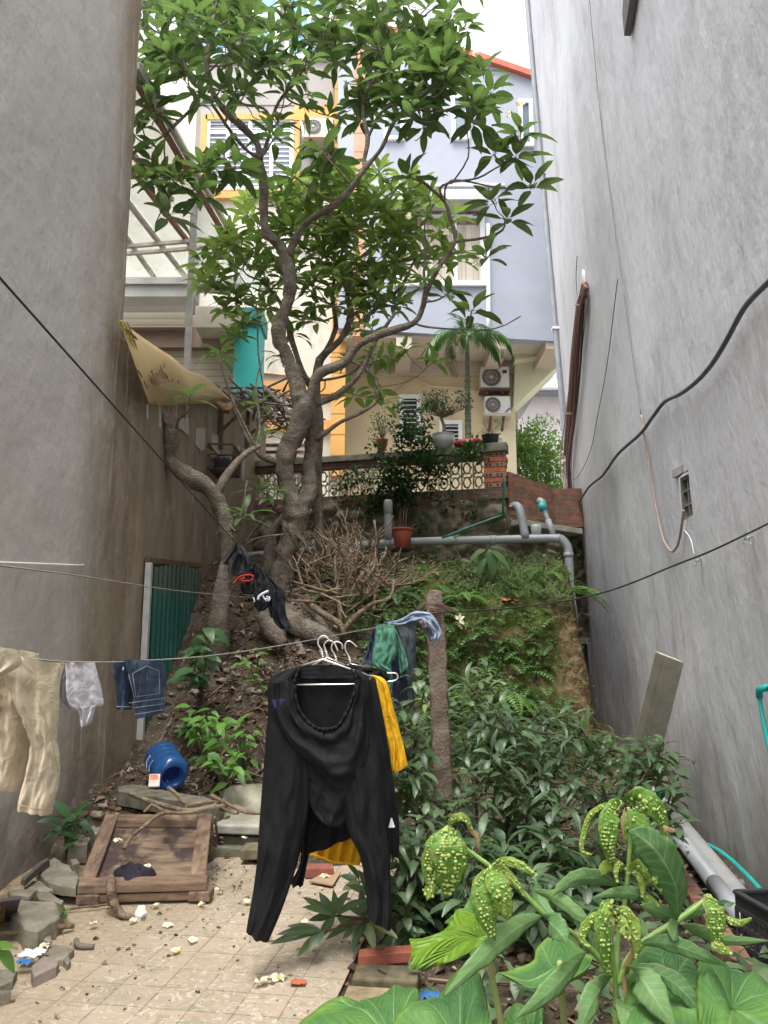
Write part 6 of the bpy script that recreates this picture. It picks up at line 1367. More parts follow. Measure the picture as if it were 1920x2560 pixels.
# crate
t=thing('plastic_crate',(1.9,3.7,0),'black plastic crate standing by the right wall at the picture edge','crate'); cm=simple('black crate plastic',(.035,.035,.038),.5,0,.2,8)
c0=V((1.72,4.02,.01)); ux=V((.085,-.72,0)).normalized(); uy=V((.99,.12,0)).normalized(); Lc,Wc,Hc=.62,.42,.33
def crate_side(o,u,L,nm):
    g=MB(); 
    for z in (.0,.085,.17,.245): g.beam(o+V((0,0,z+.012)),o+u*L+V((0,0,z+.012)),.014,.022)
    n=int(L/.045)
    for i in range(n+1): g.beam(o+u*(L*i/n)+V((0,0,.0)),o+u*(L*i/n)+V((0,0,.26)),.010,.016,(u.x,u.y,0))
    q=o; g.prism([q+V((0,0,.26)),q+u*L+V((0,0,.26)),q+u*L+V((0,0,Hc)),q+V((0,0,Hc))],V((-u.y,u.x,0))*.008); g.beam(o+V((0,0,Hc)),o+u*L+V((0,0,Hc)),.03,.012); g.build(nm,cm,t,smooth=False)
crate_side(c0,ux,Lc,'side_panel'); crate_side(c0+uy*Wc,ux,Lc,'side_panel'); crate_side(c0,uy,Wc,'end_panel'); crate_side(c0+ux*Lc,uy,Wc,'end_panel')
g=MB(); g.prism([c0,c0+ux*Lc,c0+ux*Lc+uy*Wc,c0+uy*Wc],(0,0,.012)); g.build('base',cm,t,smooth=False)
# leaning concrete beam
b0_=P(1602,2010,7.7); b0_.z=.1; t0_=P(1688,1650,6.75)
g=MB(); g.prism([P(1562,2020,7.3),P(1620,2020,7.4),P(1712,1657,5.75),P(1660,1637,5.65)],(-.03,.10,.03)); ob=g.build('leaning_post',simple('pale weathered post',(.50,.46,.38),.9,0,.2,4,.4,.5,(3,3,.6)),label='pale squared concrete post leaning against the right wall',cat='post',smooth=False); bevel(ob,.012)
# teal pipes
g=MB(); g.tube([PR(1960,1712,.05),PR(1920,1719,.05),PR(1897,1723,.05),PR(1897,1732,.05),PR(1906,1790,.05),PR(1925,1880,.05),PR(1960,2040,.05)],.0125,10,4); tp=g.build('water_pipe',MAT['teal'],label='turquoise water pipe with elbow fixed to the right wall at the edge',cat='pipe')
g=MB(); e=PR(1898,1724,.05); g.tube([PR(1918,1719,.05),e,PR(1899,1745,.05)],.019,10,1); g.build('elbow',MAT['teal'],tp)
g=MB(); g.tube([PR(1745,2105,.08),PR(1770,2112,.08),PR(1810,2135,.08),PR(1860,2180,.08),PR(1915,2240,.1),PR(1960,2300,.1)],.014,10,5); g.build('hose',MAT['teal'],label='turquoise hose lying along the wall foot above the thick pipe',cat='hose')
g=MB(); g.tube([P(1643,1855,6.6),P(1646,1920,6.6),P(1650,2010,6.6)],.014,8,3); g.build('water_pipe',MAT['green_pipe'],label='short dark green upright pipe in front of the leaning post',cat='pipe')
g=MB(); q=PR(1858,2210,.02); g.tube([q,q+V((-.08,-.0,0))],.03,12,1); g.build('pipe_stub',MAT['pvc'],label='small open pipe stub in the wall behind the thick pipe',cat='pipe')
# concrete post in the middle
pb=P(1118,2150,5.55); pb.z=-.05; pt=P(1085,1478,5.62)
g=MB(); n=18
def pof(i,j):
    t_=i; c=pb.lerp(pt,t_); a=j*2*math.pi; w=.062; q=V((max(-1,min(1,1.35*math.cos(a))),max(-1,min(1,1.35*math.sin(a))),0))*w*(1 if t_<.93 else lerp(1,.8,(t_-.93)/.07)); q=c+q; return q+V((nz(q,14,1),nz(q,14,2),0))*.012
g.grid(pof,60,24); tp_=[pof(1,j/24) for j in range(24)]; g.add(tp_+[pt+V((0,0,.012))],[(j,(j+1)%24,24) for j in range(24)])
pm_=M('exposed aggregate post',.95,spec=.2); pm_.col(pm_.ramp(pm_.noise(6,detail=7),[(.3,(.10,.07,.055)),(.6,(.20,.155,.125)),(.8,(.28,.24,.2))])); pm_.mix(pm_.rng(pm_.vor(75),.28,.12),(.36,.31,.27),.6); pm_.bump(pm_.noise(70),.8,.008); pm_.bump(pm_.vor(60),.6,.006)
po=g.build('concrete_post',pm_.done(),label='rough reddish concrete post standing in the shrubs, clothes line tied at its top',cat='post')
g=MB()
for k in range(7): 
    z=pt.z-.13-.012*k; c=pb.lerp(pt,(z-pb.z)/(pt.z-pb.z)); g.tube([c+V((.075*math.cos(a),.075*math.sin(a),.006*math.sin(a*2+k))) for a in [i*math.pi/6 for i in range(13)]],.004,4,1,smooth=False)
g.build('wire_binding',MAT['rust'],po)
g=MB()
for k in range(6): g.tube([P(1040,1535-k*2,5.5),P(1062,1512-k,5.5),P(1100,1510+k*2,5.48),P(1140,1530+k,5.5),P(1165,1575+k*3,5.6)],.003+.001*(k%2),4,4)
g.build('rusty_wire',MAT['rust'],label='loop of rusty wire slung over the concrete post top',cat='wire')
t=thing('fallen_blossom',P(1148,1550,5.5),'white blossom caught on the rusty wire right of the post','flower'); g=MB(); rs=random.Random(2)
for k in range(5): g.leaf(P(1148,1550,5.5),V((rs.uniform(-.6,1),rs.uniform(-.5,.1),rs.uniform(-.6,1))),V((0,-1,.3)),.05,.026,.4,.2,.5,3,1,0,.5)
g.build('petals',pw,t)
# ---- pipes and pots at the top of the slope
g=MB(); YP=10.2; g.tube([P(600,1392,10.9),P(740,1380,10.75),P(860,1368,10.6),P(968,1358,10.5),P(1100,1352,10.35),P(1250,1349,10.2),P(1385,1346,10.05),P(1408,1352,10.02),P(1420,1372,10.),P(1422,1400,9.98),P(1427,1480,9.95),P(1436,1580,9.9)],.056,16,4,False)
dpz=g.build('drain_pipe',MAT['pvc'],label='long grey drain pipe running level under the balustrade and bending down at right',cat='pipe')
for (x,y,x2,y2,Yc) in ((1225,1350,1240,1350,10.22),(1392,1345,1400,1348,10.04),(1421,1382,1421,1394,9.99),(960,1359,985,1357,10.49)):
    g=MB(); g.tube([P(x,y,Yc),P(x2,y2,Yc)],.064,16,1); g.build('collar',MAT['pvc'],dpz)
g=MB(); g.tube([P(970,1262,10.45),P(970,1300,10.45),P(971,1350,10.48)],.053,16,2); sp_=g.build('standpipe',MAT['pvc'],dpz)
g=MB(); g.tube([P(970,1250,10.45),P(970,1256,10.45),P(970,1285,10.45)],[.045,.062,.062],16,1); g.build('pipe_cap',MAT['pvcl'],dpz)
g=MB(); g.tube([P(1281,1272,10.3),P(1285,1264,10.3),P(1296,1268,10.2),P(1303,1290,10.15),P(1314,1345,10.1)],.055,14,4); g.build('drain_elbow',MAT['pvc'],label='grey bent drain outlet left of the green collared pipe',cat='pipe')
g=MB(); g.tube([P(1348,1252,10.3),P(1356,1258,10.25),P(1364,1285,10.2),P(1372,1305,10.15)],[.05,.05,.036,.032],12,3); g.tube([P(1370,1300,10.15),P(1386,1345,10.1)],.042,12,1); ob=g.build('drain_outlet',MAT['pvc'],label='sloping drain outlet with a green collar near the brick wall',cat='pipe')
g=MB(); g.tube([P(1354,1260,10.24),P(1360,1276,10.21)],.058,14,1); g.build('green_collar',MAT['teal'],ob)
g=MB(); g.tube([P(1258,1192,10.5),P(1261,1200,10.5),P(1257,1288,10.4)],.018,8,1,smooth=False); g.tube([P(1257,1288,10.4),P(1190,1312,10.35),P(1105,1345,10.3)],.018,8,3); g.build('garden_hose',MAT['green_pipe'],label='dark green pipe dropping from the brick pier and slanting down left',cat='pipe')
g=MB(); g.tube([P(750,1338,10.6),P(820,1350,10.5),P(900,1362,10.4),P(990,1375,10.3)],.012,6,5); g.build('garden_hose',MAT['green_pipe'],label='thin green hose lying on the stones left of the standpipe',cat='hose')
g=MB(); g.lathe([(0,0),(.055,0),(.075,.18),(.06,.22),(.03,.22)],P(1341,1352,10.15),14); g.build('cloudy_bottle',simple('cloudy plastic',(.42,.48,.45),.3),label='cloudy plastic bottle upside down behind the drain pipe',cat='bottle')
c=P(1006,1374,10.1); t=thing('plant_pot',c,'red brown plastic plant pot standing empty by the drain standpipe','plant pot'); g=MB(); g.lathe([(0,0),(.095,0),(.125,.22),(.132,.255),(.14,.255),(.14,.285),(.128,.285),(.118,.20)],c,26); g.build('pot',simple('red brown plastic',(.36,.085,.05),.55,0,.12,6),t); g=MB(); g.lathe([(0,.22),(.12,.22)],c,20); g.build('soil',MAT['soil'],t)
g=MB(); g.lathe([(0,0),(.13,0),(.16,.03),(.165,.035)],c-V((.02,.05,.03)),22); g.build('saucer',MAT['rust'],t)
# ---- cables on the right wall
def PRc(x,y,o):
    p=PR(x,y,o)
    if p.y>12.95 or p.y<0: p=P(x,y,12.93)
    return p
def cable(label,pts,r,mat,o=.03,n=6,name='cable',parent=None):
    g=MB(); g.tube([PRc(x,y,o) for x,y in pts],r,7,n); return g.build(name,mat,parent,label=label,cat=None if parent else 'cable')
cbm=[simple('brown conduit',(.16,.055,.04),.6),simple('tan cable',(.33,.25,.18),.7),MAT['blackcord'],simple('grey brown cable',(.10,.06,.05),.6),MAT['pvcl']]
pth=[(1462,712),(1449,763),(1438,889),(1426,1034),(1413,1142),(1417,1222),(1423,1310),(1436,1420),(1448,1540)]
t=thing('cable_bundle',PRc(1420,1200,.06),'thick bundle of brown, tan and black cables at the far end of the right wall','cables')
for k,(dx,rr,mi,e) in enumerate(((0,.045,0,9),(-5,.024,1,9),(8,.028,0,8),(5,.018,3,9),(12,.014,2,7),(-9,.010,1,7),(14,.012,4,6),(3,.03,3,8))):
    g=MB(); g.tube([PRc(x+dx*(.3 if i==0 else 1)+3*math.sin(i*1.7+k),y+(0 if i else k*4),.05+.015*(k%3)) for i,(x,y) in enumerate(pth[:e])],rr,7,5); g.build('cable',cbm[mi],t)
for i in (1,3,4):
    x,y=pth[i]; q=PRc(x+3,y,.07); g=MB(); g.tube([q+V((.085*math.cos(a),.03*math.sin(a),.085*math.sin(a)*.2)) for a in [j*math.pi/5 for j in range(11)]],.006,4,1); g.build('cable_tie',cbm[1],t)
g=MB(); g.sphere(PRc(1460,702,.02),.08,(.4,.6,1.6),5,jit=.7); g.build('foam_patch',MAT['white'],t)
cable('heavy dark grey cable swooping down across the right wall from the right edge',[(1990,640),(1920,706),(1862,768),(1817,850),(1780,910),(1741,954),(1700,985),(1661,1005),(1630,1045),(1600,1085),(1545,1135),(1509,1186),(1485,1206),(1469,1222),(1445,1262),(1434,1292)],.016,simple('dark grey sheath',(.12,.12,.12),.6),.05)
cable('thin dark wire running down the right wall, its lower half in pink brown sleeve',[(1470,-40),(1492,200),(1512,380),(1541,600),(1556,705),(1581,889),(1603,1038)],.005,MAT['greycord'],.02)
cable('pale pink brown sleeve hanging down to the small vent block in a loop',[(1603,1038),(1618,1130),(1632,1222),(1647,1305),(1660,1352),(1678,1378),(1692,1368),(1700,1340),(1706,1300),(1709,1276)],.010,simple('pinkish sleeve',(.36,.27,.23),.7),.03)
cable('thin brown wire curving from a patch on the wall down to the cable bundle',[(1544,698),(1534,781),(1522,880),(1509,962),(1492,1050),(1477,1124),(1452,1180),(1432,1200),(1416,1190),(1406,1172)],.005,simple('brown wire',(.20,.14,.10),.7),.03)
cable('short thin wire hooked high on the wall above the cable bundle',[(1443,640),(1440,690),(1443,735),(1447,750)],.006,MAT['greycord'],.03)
for x,y,l in ((1745,1398,'lower tangle of wire on a wall hook below the vent block'),(1872,1342,'upper tangle of wire on a wall hook at far right')):
    g=MB(); rs=random.Random(x); q=PR(x,y,.03); g.tube([q+V((rs.uniform(-.03,.0),rs.uniform(-.04,.04),rs.uniform(-.05,.04))) for _ in range(9)],.0025,4,5); g.tube([PR(x+8,y,.0),PR(x-4,y+4,.05)],.007,5,1); g.build('wire_hook',MAT['steel'],label=l,cat='hook')
cable('white wire dangling from the vent block to the lower hook',[(1700,1318),(1715,1330),(1728,1352),(1735,1385)],.004,MAT['white'],.02)
# ================================================================ plants on the bank and in the yard
rs=random.Random(40)
def fernfrond(mb,b,d,L,rs,rv,n=12,w=.3,droop=1.2):
    d=V(d).normalized(); side=d.cross(V((0,0,1)))
    if side.length<.05: side=V((1,0,0))
    side.normalize(); p=V(b); a=0; pts=[p.copy()]
    for k in range(n):
        dd=(d*math.cos(a)-V((0,0,1))*math.sin(a)).normalized(); p=p+dd*(L/n); pts.append(p.copy()); a+=droop/n; t=(k+1)/n
        if k<1: continue
        ll=L*w*math.sin(math.pi*min(1,.15+.85*t))**.8; nn=side.cross(dd)
        for s_ in (-1,1): mb.leaf(p,side*s_+dd*.35-V((0,0,.12)),nn if nn.z>0 else -nn,ll,L/n*.95,.35,.15,rv,2,1)
    mb.tube(pts[::2]+[pts[-1]],.0025,3,1,False,rv=rv*.5,smooth=False)
fernm=m_leaf('fern green',(.045,.10,.025),(.13,.23,.06),.5,.35); fernb=m_leaf('bright fern green',(.10,.22,.04),(.22,.38,.09),.5,.4)
g=MB()
def bank_point(px,py):
    p=GT(px,py); return p
for k in range(560):
    if k<430: px,py=rs.uniform(1010,1470),rs.uniform(1385,1880)
    elif k<500: px,py=rs.uniform(880,1080),rs.uniform(1480,1900)
    else: px,py=rs.uniform(560,1000),rs.uniform(1380,1500)
    if px>1430 and py>1560: continue
    if px>1380 and py>1600 and rs.random()<.7: continue
    if rs.random()>.35+1.1*abs(nz((px/130,py/130),1)): continue
    p=bank_point(px,py); fernfrond(g,p+V((0,0,.0)),(rs.uniform(-1,1),rs.uniform(-1.1,.1),rs.uniform(.1,.9)),rs.uniform(.18,.42),rs,rs.random(),11)
g.build('fern_cover',fernm,label='dense ferns clothing the mossy bank',cat='ferns',kind='stuff')
g=MB()
for k in range(9500):
    px,py=rs.uniform(960,1490),rs.uniform(1370,1900)
    if k<1500: px,py=rs.uniform(900,1060),rs.uniform(1480,1950)
    nn_=nz((px/70,py/70),1)
    if nn_<-.18: continue
    if px>1385 and py>1530 and rs.random()<.85: continue
    p=bank_point(px,py); p=p+V((rs.gauss(0,.03),-rs.uniform(0,.12),rs.uniform(0,.08))); s_=rs.uniform(.015,.04)
    g.leaf(p,V((rs.uniform(-1,1),rs.uniform(-1,0),rs.uniform(-.6,.6))),V((rs.uniform(-.3,.3),-.6,1)),s_*1.3,s_,.4,.2,min(1,max(.01,.5+nn_+rs.uniform(-.3,.3))),2,1)
g.build('ground_cover',m_leaf('small ground cover leaf',(.035,.075,.02),(.12,.20,.05),.5,.3),label='small leaved creeping plants covering the bank among the ferns',cat='ground cover',kind='stuff')
g=MB()
for k in range(900):
    px,py=rs.uniform(1180,1430),rs.uniform(1360,1500)
    p=bank_point(px,py); g.leaf(p,V((rs.uniform(-.6,.6),rs.uniform(-.8,.2),rs.uniform(.4,1))),V((0,-1,.4)),rs.uniform(.1,.24),.008,1.2,.1,rs.random(),3,1)
g.build('grass',m_leaf('grass blade',(.08,.16,.035),(.2,.33,.09),.5,.35),label='fine grass tufts on top of the bank by the drain pipe',cat='grass',kind='stuff')
def fern(label,px,py,fr,L,mat=fernm,Y=None,dirs=None):
    p=bank_point(px,py) if Y is None else P(px,py,Y); t=thing('fern',p,label,'fern'); rs=random.Random(int(px))
    for k in range(fr):
        g=MB(); d=dirs[k] if dirs else (math.cos(k*2.4+px),-.4+.6*math.sin(k*2.4+px),rs.uniform(.5,1.)); fernfrond(g,p,d,L*rs.uniform(.8,1.1),rs,rs.uniform(.2,.9),20,.2,1.3); g.build('frond',mat,t)
fern('arching pale green fern right of the red brown plant pot',1060,1375,6,.62)
fern('long fern growing in front of the bent grey drain outlet',1290,1380,4,.5)
fern('bright yellow green fern near the right end of the drain pipe',1370,1440,5,.45,fernb)
fern('fern stretching towards the right wall below the pipe bend',1420,1480,4,.55,None or fernb,None,[(1,-.4,.25),(.9,-.5,.5),(1,-.2,.1),(.6,-.7,.6)])
fern('dark fern between the branch heap and the concrete post',985,1500,6,.5)
fern('bright fern directly right of the post top',1150,1500,6,.42,fernb)
fern('fern with light fronds behind the post, left of it',1035,1640,6,.5)
fern('long fern frond pair sticking out above the shrub',1240,1745,5,.6,fernb,None,[(1,-.5,.5),(.9,-.6,.35),(.7,-.8,.7),(-.4,-.8,.6),(.3,-.9,.6)])
fern('small fern low on the brown rocky edge of the bank',1400,1790,4,.4)
# drooping broad leaved plant on the bank top
bl=m_leaf('broad weed leaf',(.05,.11,.035),(.10,.19,.06),.4,.35,(.20,.30,.12))
def weed(label,base,leaves,mat,W,stem=.006,name='weed',cat='weed',droop=.5,shape=1):
    t=thing(name,base,label,cat); rs=random.Random(int(abs(base.x)*1000)); g=MB(); s_=MB()
    for (tip,d,L) in leaves:
        s_.tube([base,base.lerp(tip,.55)+V((0,0,.03)),tip],[stem,stem*.8,stem*.5],5,3); g.leaf(tip,d,V((0,-.5,1)),L,W*L*rs.uniform(.85,1.15),droop,.15,rs.random(),5,shape,.04,rs.uniform(-.3,.3))
    s_.build('stem',simple('weed stem',(.10,.13,.05),.7) if 'weed stem' not in bpy.data.materials else bpy.data.materials['weed stem'],t); g.build('leaves',mat,t); return t
b=bank_point(1215,1470)
weed('broad leaved weed with drooping part brown leaves on top of the bank',b,[(P(1225,1375,b.y-.1),(.7,-.4,-.5),.34),(P(1222,1372,b.y-.1),(.15,-.5,-1),.36),(P(1215,1372,b.y-.1),(-.8,-.4,-.4),.32),(P(1210,1385,b.y-.1),(-.4,-.5,-1),.30),(P(1225,1370,b.y),(.9,.1,.1),.26)],bl,.36)
b=bank_point(1160,1460)
weed('small upright weed with few leaves left of the drooping weed',b,[(P(1135,1350,b.y-.1),(-1,-.2,.1),.16),(P(1140,1345,b.y-.1),(.9,-.2,.2),.2),(P(1137,1348,b.y-.1),(.2,-.8,.5),.15),(P(1150,1400,b.y-.1),(.8,-.4,0),.15)],bl,.4)
# left slope plants
def bunch(px0,px1,py0,py1,Y0,Y1,n,L0,L1,rs,up=.2):
    out=[]
    for _ in range(n):
        a=rs.uniform(0,6.28); p=P(rs.uniform(px0,px1),rs.uniform(py0,py1),rs.uniform(Y0,Y1)); out.append((p,(math.cos(a),-.5+.5*math.sin(a),rs.uniform(-.5,up)),rs.uniform(L0,L1)))
    return out
rs=random.Random(51)
dkl=m_leaf('dark oval leaf',(.03,.08,.03),(.065,.15,.05),.4,.3,(.10,.20,.08))
weed('dark oval leaved plant growing beside the green iron door',GT(505,1735),bunch(450,530,1565,1700,7.0,7.4,22,.17,.28,rs),dkl,.45)
brw=m_leaf('fresh weed leaf',(.07,.19,.03),(.16,.34,.06),.45,.4,(.22,.4,.1))
for lab,(a,b_,c,d_),n,base in (('fresh green weed nearest the blue water jug',(480,560,1790,1900),34,(530,1950)),('fresh green weed with the lightest leaf tips, uppermost on the litter slope',(455,540,1765,1830),20,(500,1890)),('fresh green weed standing just left of the trousers leg',(560,650,1800,1900),26,(610,1940)),('fresh green low weed above the tilted slab',(520,610,1880,1960),18,(565,1975))):
    bs=GT(*base); weed(lab,bs,bunch(a,b_,c,d_,bs.y-.5,bs.y-.05,n,.09,.17,rs,.5),brw,.42,.004)
bs=GT(640,1700); weed('small fern like weed behind the black trousers hip',bs,bunch(600,670,1620,1720,bs.y-.3,bs.y,18,.08,.14,rs),brw,.35,.004)
bs=GZ(165,2130,.1); weed('small dark leafy plant growing at the foot of the left wall',bs,bunch(150,200,2020,2110,5.4,5.75,16,.12,.2,rs,.9)+[(P(180,2045,5.5),(.6,-.3,.8),.2),(P(175,2045,5.5),(-.5,-.3,.8),.2)],dkl,.34,.006)
bs=GZ(-20,2440,.0); weed('bright green leaf poking in at the left edge above the lowest stones',bs,[(P(2,2375,3.6),(.6,-.2,-.5),.12),(P(-20,2370,3.6),(.5,-.2,.2),.12)],brw,.42)
bs=GZ(150,2290,.1); weed('tiny green weed growing over the pitted concrete lump',bs,bunch(140,168,2270,2295,4.55,4.65,14,.02,.04,rs,.5),brw,.7,.002)
# creeping stems on the door
for k in range(3):
    g=MB(); s2=MB(); pts=[PL(470+k*14-20,1500+k*90,.1),PL(455+k*10,1600+k*90,.15),PL(425+k*25,1680+k*95,.12),PL(440+k*8,1790+k*60,.16)]; q=s2.tube(pts,.004,4,5)
    if k!=1: continue
# ---- dark leaved shrubs
def m_shrubleaf():
    m=M('dark shrub leaf',.38,spec=.5); rv=m.attr('rv'); mv=m.attr('mv'); m.col(m.ramp(rv,[(0,(.045,.08,.042)),(.45,(.085,.14,.07)),(.85,(.15,.23,.10)),(1.,(.24,.31,.10))])); m.mix(m.rng(mv,.12,0),(.16,.24,.12),.6); m.mix(m.rng(m.noise(14),.6,.7),(.09,.10,.04),.4); m.bump(m.noise(70),.2,.003); return m.done(.35,(.15,.28,.06))
SL=m_shrubleaf(); sbk=m_bark('shrub stem',(.06,.035,.025),(.12,.07,.05),(.2,.14,.1))
def shrub(label,limbs,blobs,seed,L=.165,W=.040,n=6,out=False):
    t=Tree(seed); root=None
    for pts,r in limbs: t.limb(pts,r,3,6,.15)
    root=P(*limbs[0][0][0]); th=thing('shrub',root,label,'shrub')
    for (cx,cy,rx_,ry_,cnt,ya,yb_) in blobs:
        for k in range(cnt):
            a=t.r.uniform(0,2*math.pi); q=math.sqrt(t.r.random()); T=P(cx+rx_*q*math.cos(a),cy+ry_*q*math.sin(a),t.r.uniform(ya,yb_))
            ppx=cx+rx_*q*math.cos(a); ppy=cy+ry_*q*math.sin(a)
            if 1055<ppx<1165 and ppy<1985 and seed in (61,62): T=P(ppx,ppy,t.r.uniform(5.8,6.5))
            if T.z<.06: T.z=.06+t.r.random()*.1
            best=min(t.nodes,key=lambda nr:(nr[0]-T).length+.5*max(0,nr[0].z-T.z)); x=best[0]; mid=x.lerp(T,.5)+V((0,0,-.04)); 
            t.tw.tube([x,mid,T],[min(best[1]*.7,.008),.005,.003],4,3); t.nodes.append((T,.006)); 
            if (T-x).length>.15: t.nodes.append((mid,.006))
            for s_ in ((T,n+t.r.choice((-2,-1,0,1))),(mid,2)) : t.whorl(s_[0],(T-x)*.4+V((0,-.03,.16)) if not out else (T-x).normalized()+V((-.55,-.25,-.1)),s_[1],L*t.r.uniform(.55,1.2),W*t.r.uniform(.75,1.15),1.0,.35+.5*t.r.random()*(cy<1800) ,.55)
    t.w.merge(t.tw,0).build('stems',sbk,th); t.l.build('foliage',SL,th); return th
G1=GZ(1240,2190)
Yg=G1.y
shrub('large dark green shrub with reddish stems filling the bed right of the post',
 [([(1240,2200,Yg),(1262,2080,Yg-.05),(1290,1980,Yg),(1300,1900,Yg),(1320,1840,Yg)],[.026,.022,.018,.013,.01]),([(1238,2195,Yg),(1200,2100,Yg-.1),(1130,2030,Yg-.2),(1060,1995,Yg-.2),(990,1990,Yg-.2)],[.02,.018,.014,.012,.008]),([(1235,2190,Yg),(1195,2110,Yg+.1),(1190,2000,Yg+.2),(1170,1900,Yg+.2),(1150,1820,Yg+.3)],[.018,.015,.012,.01,.008]),([(1248,2180,Yg),(1340,2090,Yg),(1440,2040,Yg-.1),(1530,1990,Yg-.1),(1600,1930,Yg-.1)],[.018,.014,.012,.01,.007]),([(1290,1980,Yg),(1350,1900,Yg+.1),(1400,1830,Yg+.2)],[.014,.011,.008])],
 [(1130,1745,90,45,12,5.1,5.9),(1230,1700,60,45,7,5.3,5.9),(1180,1820,140,70,28,4.9,5.9),(1330,1820,140,60,28,5.0,6.1),(1330,1900,170,70,33,4.8,6.0),(1150,1920,140,80,28,4.7,5.8),(1480,1880,120,60,18,4.9,6.0),(1560,1900,90,60,10,4.8,5.6),(1060,1990,90,80,18,4.6,5.5),(1240,2010,160,70,19,4.6,5.6),(1430,1980,140,60,19,4.6,5.6),(1620,1890,70,60,7,4.8,5.4)],61)
shrub('low dark green shrub crowding the ground between the trousers and the blistered plant',
 [([(1080,2290,4.75),(1070,2200,4.7),(1040,2120,4.7),(1010,2060,4.7)],[.016,.013,.01,.007]),([(1080,2290,4.75),(1140,2210,4.6),(1200,2150,4.5)],[.014,.01,.008]),([(1082,2290,4.7),(1040,2240,4.4),(1000,2220,4.2)],[.012,.01,.008])],
 [(1050,2120,80,90,28,4.2,5.2),(1150,2150,130,80,30,4.2,5.2),(1030,2250,60,60,16,4.1,4.9),(1300,2130,130,70,24,4.2,5.2),(1250,2260,120,60,16,4.0,4.8),(1430,2120,110,80,21,4.3,5.3),(1400,2250,110,60,12,4.0,4.8)],62,.17,.042)
t=thing('shrub',GZ(1075,2420,0),'long leaved shrub branch reaching left over the tiles under the trousers hem','shrub'); sm2=MB()
for q,r in (([(1075,2420,4.3),(1060,2360,4.3),(1000,2325,4.25),(930,2300,4.2),(860,2292,4.15),(835,2288,4.12)],[.012,.011,.010,.008,.007,.005]),([(930,2300,4.2),(860,2315,4.1),(812,2330,4.05)],[.008,.006,.004]),([(1000,2325,4.25),(960,2280,4.2),(930,2240,4.2)],[.008,.006,.004]),([(1060,2360,4.3),(1010,2420,4.1),(985,2470,4.0)],[.008,.006,.004])): sm2.tube([P(*p) for p in q],r,6,4,True,.1)
sm2.build('stems',sbk,t); lf=MB(); rs=random.Random(8)
def pxleaf(mb,a,b,Y,w=23):
    A=P(a[0],a[1],Y); B=P(b[0],b[1],Y-rs.uniform(-.05,.14)); d=B-A; L=d.length
    mb.tube([A,A+d*.08],.0025,3,1,False,smooth=False); mb.leaf(A+d*.06,d+V((0,0,L*.14)),V((rs.uniform(-.3,.3),-.7,1)),L,w*Y/F,.28,.2,rs.random(),6,0,.02,rs.uniform(-.3,.3))
for c,Y,tips in (((836,2290),4.12,((757,2244),(762,2270),(772,2302),(800,2238),(868,2232),(905,2252),(880,2330),(800,2345),(842,2240))),((812,2330),4.05,((682,2362),(722,2318),(745,2392),(775,2370),(700,2338))),((915,2296),4.2,((860,2345),(815,2350),(880,2375),(935,2372),(985,2345),(860,2262),(900,2235),(965,2262))),((932,2240),4.2,((868,2215),(900,2185),(955,2190),(985,2225),(905,2280))),((1000,2325),4.25,((950,2380),(980,2400),(1040,2385),(1055,2330),(1030,2285),(960,2330))),((985,2470),4.0,((935,2440),(915,2448),(960,2430),(1020,2440),(1000,2520),(960,2500))),((1060,2400),4.2,((1020,2430),(1090,2450),(1110,2420),(1040,2470))),((900,2205),4.6,((850,2190),(880,2165),(930,2170),(950,2210),(860,2225)))):
    for tp in tips: pxleaf(lf,(c[0]+rs.uniform(-5,5),c[1]+rs.uniform(-4,4)),tp,Y)
lf.build('foliage',SL,t)
shrub('leafy shrub tips in front of the jeans, rising left of the post',
 [([(1045,2100,5.2),(1030,1950,5.1),(1000,1830,5.0),(960,1760,4.95),(940,1740,4.9)],[.012,.01,.008,.006,.004]),([(1030,1950,5.1),(1040,1820,5.0),(1065,1700,4.95),(1045,1640,4.9)],[.009,.007,.005,.003])],
 [(1055,1680,30,16,2,4.8,5.0),(1020,1770,30,20,2,4.8,5.0),(975,1780,40,20,2,4.8,5.1),(1010,1860,70,50,6,4.8,5.2),(960,1900,50,60,6,4.7,5.1),(1000,1960,60,50,6,4.6,5.1)],64,.14,.045,6)
shrub('thin shrub spray standing in front of the leaning post',
 [([(1500,2150,4.9),(1560,2020,4.8),(1610,1940,4.8),(1640,1890,4.8),(1650,1870,4.8)],[.010,.008,.006,.005,.004]),([(1610,1940,4.8),(1690,1900,4.8),(1740,1905,4.8)],[.005,.004,.003])],
 [(1640,1870,30,20,2,4.7,4.9),(1665,1890,40,30,2,4.7,4.9),(1600,1960,50,30,3,4.6,4.9),(1690,1960,40,30,2,4.7,4.9),(1640,2020,50,40,3,4.6,4.9),(1690,2060,30,20,2,4.5,4.8)],65,.15,.045,5)
# low undergrowth in the bed
g=MB(); rs=random.Random(70)
for k in range(1500):
    x=rs.uniform(-.05,2.2); y=rs.uniform(2.9,7.2)
    if x<-.1+.153*(y-3.67)+.25: continue
    if x>1.75 and y<5.5: continue
    if nz((x,y),1.6)<-.1 and rs.random()<.7: continue
    p=V((x,y,hf(x,y)+rs.uniform(.03,.22))); L=rs.uniform(.05,.14)
    g.leaf(p,V((rs.uniform(-1,1),rs.uniform(-1,.4),rs.uniform(-.2,.6))),V((rs.uniform(-.3,.3),-.3,1)),L,L*.4,.5,.2,rs.random()*.8+.01,3,0)
g.build('undergrowth',SL,label='low dark leafy undergrowth covering the planting bed',cat='undergrowth',kind='stuff')
